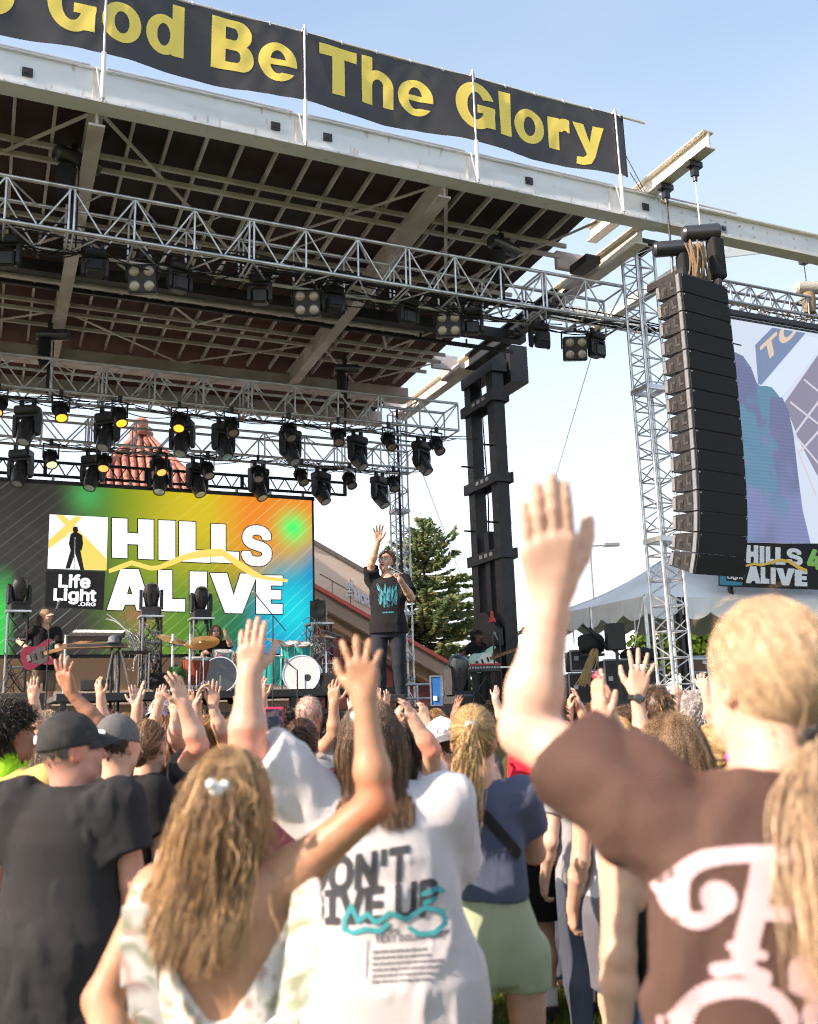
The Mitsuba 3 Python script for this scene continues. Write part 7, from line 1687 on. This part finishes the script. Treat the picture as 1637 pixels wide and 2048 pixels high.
Ba.arm('R', atD(38, 1282, 15.9), atD(62, 1303, 15.55), atD(80, 1306, 15.5), palm=(0, .6, -.6), curl=(25, 30, 20)); Ba.arm('L', atD(116, 1300, 15.8), atD(122, 1298, 15.55), atD(130, 1287, 15.5), palm=(0, .3, .9), curl=(35, 40, 30))
Ba.build_skin(); Ba.face_parts(); Ba.shirt((.010, .010, .012), hem=.45, sleeve=.75, amp=.008, sl_r=(.08, .088)); shirt_print(Ba, -.11, .58*Ba.H, .10, .76*Ba.H, 8)
Ba.lower((.20, .16, .11), to=.27, waist=.54, extra=.026, name='shorts'); Ba.shoes((.05, .05, .05)); Ba.hair_long((.07, .04, .025), (.16, .1, .06), L=.12, n=500, m=8, front=-.02)
Ba.cap(M('cap_tan', (.30, .20, .12), .85), M('cap_peak', (.5, .42, .33), .85))
guitar('bass_guitar', 'maroon bass guitar held by the bassist', (76, 1312), 15.48, (170, 1284), 'mat_maroon_gloss', (.2, -1, .1), 1.15, True, 'mat_pocket')
S3 = thing('person', 'guitarist in black T-shirt with teal print on the far right of the stage', 'person')
Gt = Person(S3, atD(955, 1275, 17.6), face=(.25, -.95), skin='dark', hs=1.0, seed=303, fine=True, ground=DZ, turn=-42, nod=-4)
Gt.arm('R', atD(925, 1310, 17.4), atD(948, 1325, 17.1), atD(963, 1328, 17.0), palm=(0, .6, -.5), curl=(25, 30, 20)); Gt.arm('L', atD(982, 1314, 17.3), atD(992, 1312, 17.0), atD(1000, 1305, 17.0), palm=(0, .3, .9), curl=(35, 40, 30))
Gt.build_skin(); Gt.face_parts(); Gt.shirt((.010, .010, .012), hem=.45, sleeve=.7, amp=.008); shirt_print(Gt, -.12, .56*Gt.H, .12, .75*Gt.H, 9); Gt.lower((.05, .05, .045), waist=.54); Gt.shoes((.03, .03, .03))
Gt.hair_short((.015, .010, .008), (.05, .03, .02), n=700, L=.03, curl=.006, lift=1)
guitar('electric_guitar', 'pale seafoam electric guitar held by the guitarist on the right', (968, 1322), 16.95, (1015, 1305), 'mat_seafoam', (.1, -1, .1), 1.05)
S4 = thing('person', 'drummer with long blond hair, beard and sunglasses behind the red drum kit', 'person')
hd = atD(432, 1264, 16.6)
Dr = Person(S4, hd, H=1.72, face=(-.1, -1), skin='fair', hs=1.0, seed=304, fine=True, ground=hd[2]+.118-1.72, girth=1.08, turn=4)
Dr.arm('L', atD(462, 1290, 16.5), atD(452, 1272, 16.4), atD(444, 1258, 16.45), palm=(1, 0, 0), curl=(20, 25, 20)); Dr.arm('R', atD(406, 1312, 16.4), atD(412, 1303, 16.1), atD(418, 1306, 16.0), palm=(0, .5, -.8), curl=(40, 50, 40))
Dr.build_skin(legs=False); Dr.face_parts(glasses=True); Dr.shirt((.010, .010, .012), hem=.52, sleeve=.7); shirt_print(Dr, -.11, .62*Dr.H, .12, .78*Dr.H, 10)
F = Field((-.4, -.3, .1*Dr.H), (.4, .7, .62*Dr.H), .018)
for sg in (-1, 1): F.cone((sg*.10, 0, .52*Dr.H), (sg*.2, .42, .50*Dr.H), .10, .075); F.cone((sg*.2, .42, .50*Dr.H), (sg*.2, .46, .24*Dr.H), .075, .06)
Dr.cloth('trousers', F, (.03, .03, .035)); Dr.hair_long((.17, .09, .04), (.45, .28, .13), L=.22, n=900, m=12, front=.02)
F = Field(Dr.hc-.12, Dr.hc+.12, .007); F.ell(Dr.HX((0, .052, -.085)), np.array([.048, .045, .045]), Dr.HR); F.ell(Dr.HX((0, .10, -.055)), np.array([.02, .02, .008]), Dr.HR, .005, 's'); v, f = F.mesh()
obj('beard', (Dr.wld(v), f), 'mat_hair', S4, smooth=True, color=np.tile((.16, .08, .04), (len(v), 1)))
sl_ = thing('drum_stool', 'round black stool under the drummer', 'stool'); q = Dr.wld(np.array([0, 0, .45*Dr.H])); obj('seat', lathe([(0, .04), (.17, .04), (.18, .0), (.17, -.04), (0, -.04)], 16, c=q), 'mat_black', sl_); obj('post', tube((q[0], q[1], DZ+.36), q, .025, 8), 'mat_chrome', sl_)

# ------------------------------------------------------------------ drums and backline
M('drum_red', (.26, .05, .025), .2); M('drum_teal', (.02, .30, .27), .2); M('drum_head', (.52, .54, .57), .35); M('brass', (.50, .27, .10), .25, .85); M('blue', (.015, .13, .40), .5)
def drum(label, px, D, r, h, axis, col, head='mat_drum_head', name='drum'):
    k = thing(name, label, 'drum'); c = atD(*px, D); R = frame(axis)
    obj('shell', mv(lathe([(r, -h/2), (r, h/2)], 24, R), c), col, k, smooth=True)
    for s in (-1, 1):
        obj('hoop', mv(lathe([(r+.002, s*h/2-.012), (r+.012, s*h/2-.012), (r+.012, s*h/2+.012), (r-.004, s*h/2+.012)], 24, R), c), 'mat_chrome', k)
        obj('head', mv(lathe([(0, s*h/2), (r+.002, s*h/2)], 24, R), c), head, k)
    for i in range(8):
        a = i*math.pi/4; p = c+R@np.array([math.cos(a)*(r+.012), math.sin(a)*(r+.012), 0]); obj('lug', tube(p-R[:, 2]*h*.42, p+R[:, 2]*h*.42, .007, 5), 'mat_chrome', k)
    return k, c, R
def legs3(c, r, zf, k):
    for i in range(3): a = i*2.1+.3; obj('leg', tube((c[0]+math.cos(a)*r, c[1]+math.sin(a)*r, zf), (c[0]+math.cos(a)*r*.98, c[1]+math.sin(a)*r*.98, c[2]), .011, 6), 'mat_chrome', k)
RT2 = DZ+.36
k, c, R = drum('red floor tom at the left of the red drum kit', (394, 1343), 15.6, .23, .42, (0, -.15, 1), 'mat_drum_red'); legs3(c, .24, RT2, k)
k, c, R = drum('red bass drum with dark front skin below the drummer', (440, 1352), 15.7, .28, .40, (-.25, -1, .05), 'mat_drum_red', 'mat_black_gloss'); legs3(c, .2, RT2, k)
k, c, R = drum('small chrome snare drum in front of the drummer', (446, 1312), 15.9, .17, .15, (0, -.25, 1), 'mat_chrome'); legs3(c, .15, RT2, k)
k, c, R = drum('teal bass drum with pale front skin on the riser', (606, 1350), 15.4, .29, .40, (-.45, -1, .03), 'mat_drum_teal'); legs3(c, .22, RT2, k)
obj('port', mv(lathe([(0, .203), (.05, .204), (.055, .2)], 14, R), c+R@np.array([.10, -.06, 0])), 'mat_black', k)
k, c, R = drum('teal rack tom, left one above the teal bass drum', (581, 1300), 15.5, .135, .22, (-.2, -.3, 1), 'mat_drum_teal'); legs3(c, .05, RT2, k)
k, c, R = drum('teal rack tom, right one above the teal bass drum', (604, 1303), 15.5, .15, .24, (-.1, -.35, 1), 'mat_drum_teal'); legs3(c, .05, RT2, k)
k, c, R = drum('teal floor tom at the left of the teal drum kit', (545, 1340), 15.6, .2, .44, (0, -.1, 1), 'mat_drum_teal'); legs3(c, .2, RT2, k)
def cymbal(label, px, D, r, axis):
    k = thing('cymbal', label, 'cymbal', 'cymbals of the drum kits'); c = atD(*px, D); R = frame(axis)
    obj('disc', mv(lathe([(0, .03), (.05, .022), (.06, .012), (r, -.012), (r, -.016), (.06, .006)], 28, R), c), 'mat_brass', k, smooth=35)
    obj('stand', cat([tube((c[0]+.03, c[1]+.05, RT2), (c[0]+.03, c[1]+.05, c[2]-.25), .013, 6), tube((c[0]+.03, c[1]+.05, c[2]-.25), c, .009, 6)]), 'mat_chrome', k)
    for i in range(3): a = i*2.1; obj('foot', tube((c[0]+.03, c[1]+.05, RT2+.2), (c[0]+.03+math.cos(a)*.25, c[1]+.05+math.sin(a)*.25, RT2+.01), .009, 5), 'mat_chrome', k)
cymbal('left bronze cymbal tilted toward the crowd at the red kit', (345, 1278), 15.4, .26, (.25, -.35, 1)); cymbal('right bronze cymbal tilted toward the crowd at the red kit', (405, 1284), 15.3, .27, (-.2, -.5, 1))
cymbal('bronze cymbal half hidden beside the teal kit', (560, 1284), 15.4, .22, (.3, -.3, 1)); cymbal('gold cymbal high at the right of the teal kit', (650, 1272), 15.7, .2, (.1, -.15, 1))
rk = thing('drum_rack', 'pale tubular drum rack at the left of the red kit', 'rack')
for x in (346, 381): q = atD(x, 1268, 15.3); obj('post', tube((q[0], q[1], RT2), q, .022, 10), 'mat_alu', rk, smooth=True)
obj('bar', tube(atD(346, 1290, 15.3), atD(383, 1291, 15.3), .02, 8), 'mat_alu', rk, smooth=True)

def totem(px, ptop, D, label, light_label, hw=.15, zf=DZ, pan=0):
    k = thing('lighting_totem', label, 'truss tower', 'black lighting totems on stage'); c = atD(px, ptop, D); zt_ = c[2]
    for sx in (-1, 1):
        for sy in (-1, 1): obj('post', tube((c[0]+sx*hw, c[1]+sy*hw, zf), (c[0]+sx*hw, c[1]+sy*hw, zt_), .02, 6), 'mat_alu_dark' if sx < 0 else 'mat_black', k)
    n = int((zt_-zf)/.4)
    for i in range(n+1):
        z = zf+(zt_-zf)*i/n
        for a, b in (((-1, -1), (1, -1)), ((1, -1), (1, 1)), ((1, 1), (-1, 1)), ((-1, 1), (-1, -1))):
            obj('rung', tube((c[0]+a[0]*hw, c[1]+a[1]*hw, z), (c[0]+b[0]*hw, c[1]+b[1]*hw, z), .011, 5), 'mat_alu_dark', k)
            if i < n: obj('brace', tube((c[0]+a[0]*hw, c[1]+a[1]*hw, z), (c[0]+b[0]*hw, c[1]+b[1]*hw, z+(zt_-zf)/n), .009, 5), 'mat_black', k)
    obj('top_plate', bx((c[0], c[1], zt_+.015), (.4, .4, .03)), 'mat_alu', k)
    obj('clutter', cat([path_tube(bez((c[0]+r2.uniform(-.2, .2), c[1]-.2, zf+r2.uniform(.2, 1.2)), (c[0]+r2.uniform(-.5, .5), c[1]-.25, zf+r2.uniform(0, 1)), (c[0]+r2.uniform(-.3, .3), c[1]-.15, zf+r2.uniform(0, 1.0)), 8), .007, 5) for _ in range(14)]), 'mat_cable', k, kind='stuff')
    if light_label: moving_head((c[0], c[1], zt_+.03-.1), 205, pan, light_label, 'moving heads standing on totems', .95, up=True)
totem(36, 1226, 15.9, 'black lighting totem behind the bassist', 'upright moving head on the totem behind the bassist', pan=20)
totem(302, 1236, 16.2, 'black lighting totem left of the red drum kit', 'upright moving head on the totem left of the red drum kit', pan=-10)
totem(402, 1240, 17.0, 'black lighting totem behind the drummer', 'upright moving head on the totem behind the drummer', pan=8)
totem(638, 1250, 16.4, 'black totem carrying the small speaker right of the screen', None, .17)
k, c, R, w, h = box_at(620, 1200, 652, 1246, 16.35, .3, 'monitor_speaker', 'black two-way speaker box on the totem at the right edge of the screen', 'loudspeaker', trim=False)
obj('cone', mv(lathe([(0, .0), (.05, .0), (.105, .04), (.12, .045)], 18, frame(-R[:, 1])), c-R[:, 1]*.16), 'mat_pocket', k, smooth=True); obj('horn', mv(lathe([(0, .0), (.02, .0), (.05, .03)], 12, frame(-R[:, 1])), c-R[:, 1]*.155+(0, 0, .16)), 'mat_pocket', k)
# left keyboards
kb = thing('keyboard', 'black keyboard tilted on its stand left of the drums', 'keyboard')
a, b = atD(140, 1271, 15.0), atD(246, 1272, 15.0); d = (b-a)/np.linalg.norm(b-a); Rk = np.stack([d, np.cross([0, 0, 1], d), [0, 0, 1.]], 1)
Rk = Rk@np.array([[1, 0, 0], [0, .94, -.34], [0, .34, .94]]); cc = (a+b)/2; Lk = np.linalg.norm(b-a)
obj('case', mv(rbox(Lk, .30, .09, .015), cc, Rk), 'mat_black', kb, smooth=30)
for i in range(22): obj('white_key', mv(bx((-Lk/2+.06+i*.036,   .07, .05), (.030, .13, .014)), cc, Rk), 'mat_white', kb)
obj('panel', mv(bx((0, -.09, .049), (Lk*.9, .09, .006)), cc, Rk), 'mat_pocket', kb)
kb2 = thing('keyboard', 'brown wooden keyboard below the black one left of the drums', 'keyboard')
a2, b2 = atD(132, 1294, 14.9), atD(250, 1290, 14.9); obj('case', beam(a2, b2, .32, .07), 'mat_wood', kb2); obj('panel', beam(a2-(0, .17, -.0), b2-(0, .17, 0), .012, .05), 'mat_black', kb2)
ks = thing('keyboard_stand', 'metal two-tier stand under the left keyboards', 'stand')
for x in (132, 225, 240):
    q = atD(x, 1270, 15.05); obj('leg', tube((q[0], q[1], DZ), q, .022, 8), 'mat_alu' if x < 200 else 'mat_black', ks, smooth=True)
obj('brace', cat([tube(atD(226, 1300, 14.9), atD(210, 1385, 14.9), .016, 6), tube(atD(240, 1300, 14.9), atD(262, 1385, 14.9), .016, 6)]), 'mat_steel', ks)
hb_ = thing('cap_on_stand', 'grey cap resting on the end of the keyboards', 'cap'); q = atD(228, 1281, 14.85); obj('crown', lathe([(0, .11), (.05, .105), (.085, .07), (.095, 0)], 16, c=q-(0, 0, .03)), M('cap_slate', (.12, .14, .16), .7), hb_, smooth=True); obj('peak', mv(lathe([(0, .0), (.13, -.006), (.13, -.012)], 16), q-(0, 0.05, .03)), 'mat_cap_slate', hb_)
tb2 = thing('side_table', 'small black table with cables beside the keyboards', 'table'); q = atD(265, 1305, 15.6); obj('top', bx(q, (.55, .4, .03)), 'mat_black', tb2)
for sx in (-.24, .24):
    for sy in (-.17, .17): obj('leg', tube((q[0]+sx, q[1]+sy, DZ), (q[0]+sx, q[1]+sy, q[2]), .014, 6), 'mat_steel', tb2)
for nm, lab, pts, D in (('boom_stand', 'pale bent boom arms above the side table', [[(272, 1300), (262, 1258), (214, 1228)], [(270, 1302), (250, 1240), (212, 1238)]], 15.2),):
    k = thing(nm, lab, 'stand'); obj('arms', cat([path_tube(bez(*[atD(*p, D) for p in P], n=12), .012, 6) for P in pts]), 'mat_alu', k, smooth=True)
def mic_stand(label, foot, top, boom, D, zf=DZ):
    k = thing('microphone_stand', label, 'microphone stand', 'microphone stands'); t_ = atD(*top, D)
    obj('pole', tube((t_[0], t_[1], zf), t_, .011, 6), 'mat_black', k)
    for i in range(3): a = i*2.1+.4; obj('foot', tube((t_[0], t_[1], zf+.08), (t_[0]+math.cos(a)*.28, t_[1]+math.sin(a)*.28, zf+.01), .009, 5), 'mat_black', k)
    b0, b1 = atD(*boom[0], D), atD(*boom[1], D); obj('boom', tube(b0, b1, .008, 6), 'mat_black', k); d = (b1-b0)/np.linalg.norm(b1-b0)
    obj('microphone', mv(lathe([(0, 0), (.012, 0), (.016, .09), (.025, .11), (.02, .15), (0, .16)], 10, frame(d)), b1), 'mat_alu_dark', k, smooth=True)
mic_stand('microphone stand with boom in front of the bassist', None, (98, 1262), ((94, 1270), (113, 1218)), 15.0)
mic_stand('microphone stand with long boom beside the teal kit', None, (546, 1232), ((572, 1262), (519, 1198)), 14.6)
mic_stand('short microphone stand at the teal bass drum', None, (595, 1340), ((596, 1342), (585, 1333)), 14.6)
mic_stand('straight microphone stand at the far right by the guitarist', None, (1001, 1290), ((1002, 1292), (996, 1280)), 16.4)
def blob(px0, py0, px1, py1, D, name, label, cat_, mat='mat_black', depth=.35): return box_at(px0, py0, px1, py1, D, depth, name, label, cat_, mat, trim=False)
for i, (x0, y0, x1, y1, D, lb) in enumerate(((160, 1358, 215, 1382, 15.4, 'low black monitor wedge behind the raised hands left of the keyboards'), (296, 1345, 330, 1378, 15.8, 'black monitor wedge under the left drum totem'), (640, 1345, 676, 1388, 15.2, 'black floor monitor right of the teal bass drum'), (0, 1384, 66, 1424, 10.6, 'black subwoofer box at the stage front far left'), (752, 1388, 812, 1406, 11.0, 'black monitor wedge at the feet of the singer'))):
    k, c, R, w, h = blob(x0, y0, x1, y1, D, 'floor_monitor', lb, 'loudspeaker'); obj('grille', mv(bx((0, -.18, 0), (w*.9, .012, h*.8)), c, R), 'mat_black_matte', k)
gc = thing('green_jacket', 'green fabric draped on the drum rack', 'jacket'); m_ = trimesh.creation.icosphere(3, 1.0); v = np.array(m_.vertices); v = v*(1+.5*(meshkit.fbm(v*2.5, 3)-.5))[:, None]; obj('cloth', (v*np.array([.15, .1, .16])+atD(352, 1352, 15.2), np.array(m_.faces)), M('green', (.025, .08, .02), .9), gc, smooth=True)
ms = []
for _ in range(150):
    p = atD(r2.uniform(622, 668), r2.uniform(1262, 1385), 16.1+r2.uniform(-.2, .2)); ms.append(path_tube(bez(p, p+r2.normal(0, .18, 3), p+r2.normal(0, .16, 3), 7), .007, 4))
for _ in range(120):
    p = atD(r2.uniform(262, 318), r2.uniform(1258, 1318), 16.3+r2.uniform(-.2, .2)); ms.append(path_tube(bez(p, p+r2.normal(0, .18, 3), p+r2.normal(0, .16, 3), 7), .006, 4))
tag(obj('cable_tangle', cat(ms), 'mat_alu_dark', smooth=True), 'tangled dark cables and hardware hung beside the drum kits', 'cable', kind='stuff')
# right side: red keyboard, blue cases, floor light
kr = thing('keyboard', 'red stage keyboard on a black stand at the right', 'keyboard'); a, b = atD(908, 1339, 15.6), atD(1000, 1337, 15.6); obj('case', beam(a, b, .34, .10), 'mat_black', kr); obj('red_top', beam(a+(0, 0, .06), b+(0, 0, .06), .33, .035), M('key_red', (.42, .015, .03), .35), kr)
d = b-a
for i in range(40): p = a+d*(.06+i*.034); obj('white_key', bx(p+np.array([0, -.175, .012]), (.022, .02, .03)), 'mat_white', kr)
kstand = thing('keyboard_stand', 'black crossed stand under the red keyboard', 'stand')
for u0, u1 in ((.15, .75), (.8, .2)): p, q = a+d*u0, a+d*u1; obj('leg', tube(p-(0, 0, .06), (q[0], q[1], DZ), .018, 6), 'mat_black', kstand)
for i, (x0, x1) in enumerate(((862, 884), (886, 908))):
    k, c, R, w, h = box_at(x0, 1352, x1, 1412, 14.6, .4, 'road_case', ('bright blue road case, left of the pair below the mast', 'blue road case, right of the pair below the mast')[i], 'case', 'mat_blue')
    obj('label_plate', mv(bx((-w*.12, -.215, -h*.25), (.06, .008, .07)), c, R), 'mat_white', k)
q = atD(917, 1402, 14.2); moving_head((q[0], q[1], DZ-.1), 195, 30, 'big upright moving head on the floor in front of the red keyboard', 'floor moving heads', 1.25, up=True)
rl2 = thing('stage_railing', 'low grey railing behind the singer right side', 'railing'); a, b = atD(808, 1370, 17.5), atD(862, 1369, 17.5); obj('rail', tube(a, b, .025, 8), 'mat_alu', rl2); obj('rail', tube(a-(0, 0, .25), b-(0, 0, .25), .02, 8), 'mat_alu', rl2)
for t in (0, .5, 1): p = a*(1-t)+b*t; obj('post', tube((p[0], p[1], DZ), p, .02, 8), 'mat_alu', rl2)
bc = thing('crowd_barrier', 'dark metal crowd barrier below the stage edge', 'barrier')
for i in range(8):
    x = -1+i*1.15; obj('panel', bx2((x, 9.1, .05), (x+1.1, 9.13, 1.18)), 'mat_alu_dark', bc); obj('top_rail', tube((x, 9.11, 1.2), (x+1.1, 9.11, 1.2), .025, 8), 'mat_steel', bc)
# grass blades near the visible patch
gr = np.random.default_rng(4); n = 26000
c = np.array([atZ(1090, 1960, 0)[0], atZ(1090, 1960, 0)[1]]); P = c+gr.normal(0, 1, (n, 2))*[.9, 1.0]; h = gr.uniform(.03, .085, n); a = gr.uniform(0, 6.28, n); w = .0035
b0 = np.c_[P+np.c_[np.cos(a), np.sin(a)]*w, 0*h]; b1 = np.c_[P-np.c_[np.cos(a), np.sin(a)]*w, 0*h]; tp_ = np.c_[P+gr.normal(0, .022, (n, 2)), h]
V = np.stack([b0, b1, tp_], 1).reshape(-1, 3); col = np.repeat(np.array([.11, .17, .025])*gr.uniform(.5, 1.5, (n, 1))+np.array([.10, .05, .01])*(gr.random((n, 1)) < .25), 3, 0)
tag(obj('grass_blades', (V, np.arange(3*n).reshape(-1, 3)), 'mat_needle', color=col), 'green and yellow grass blades between the feet', 'grass', kind='stuff')
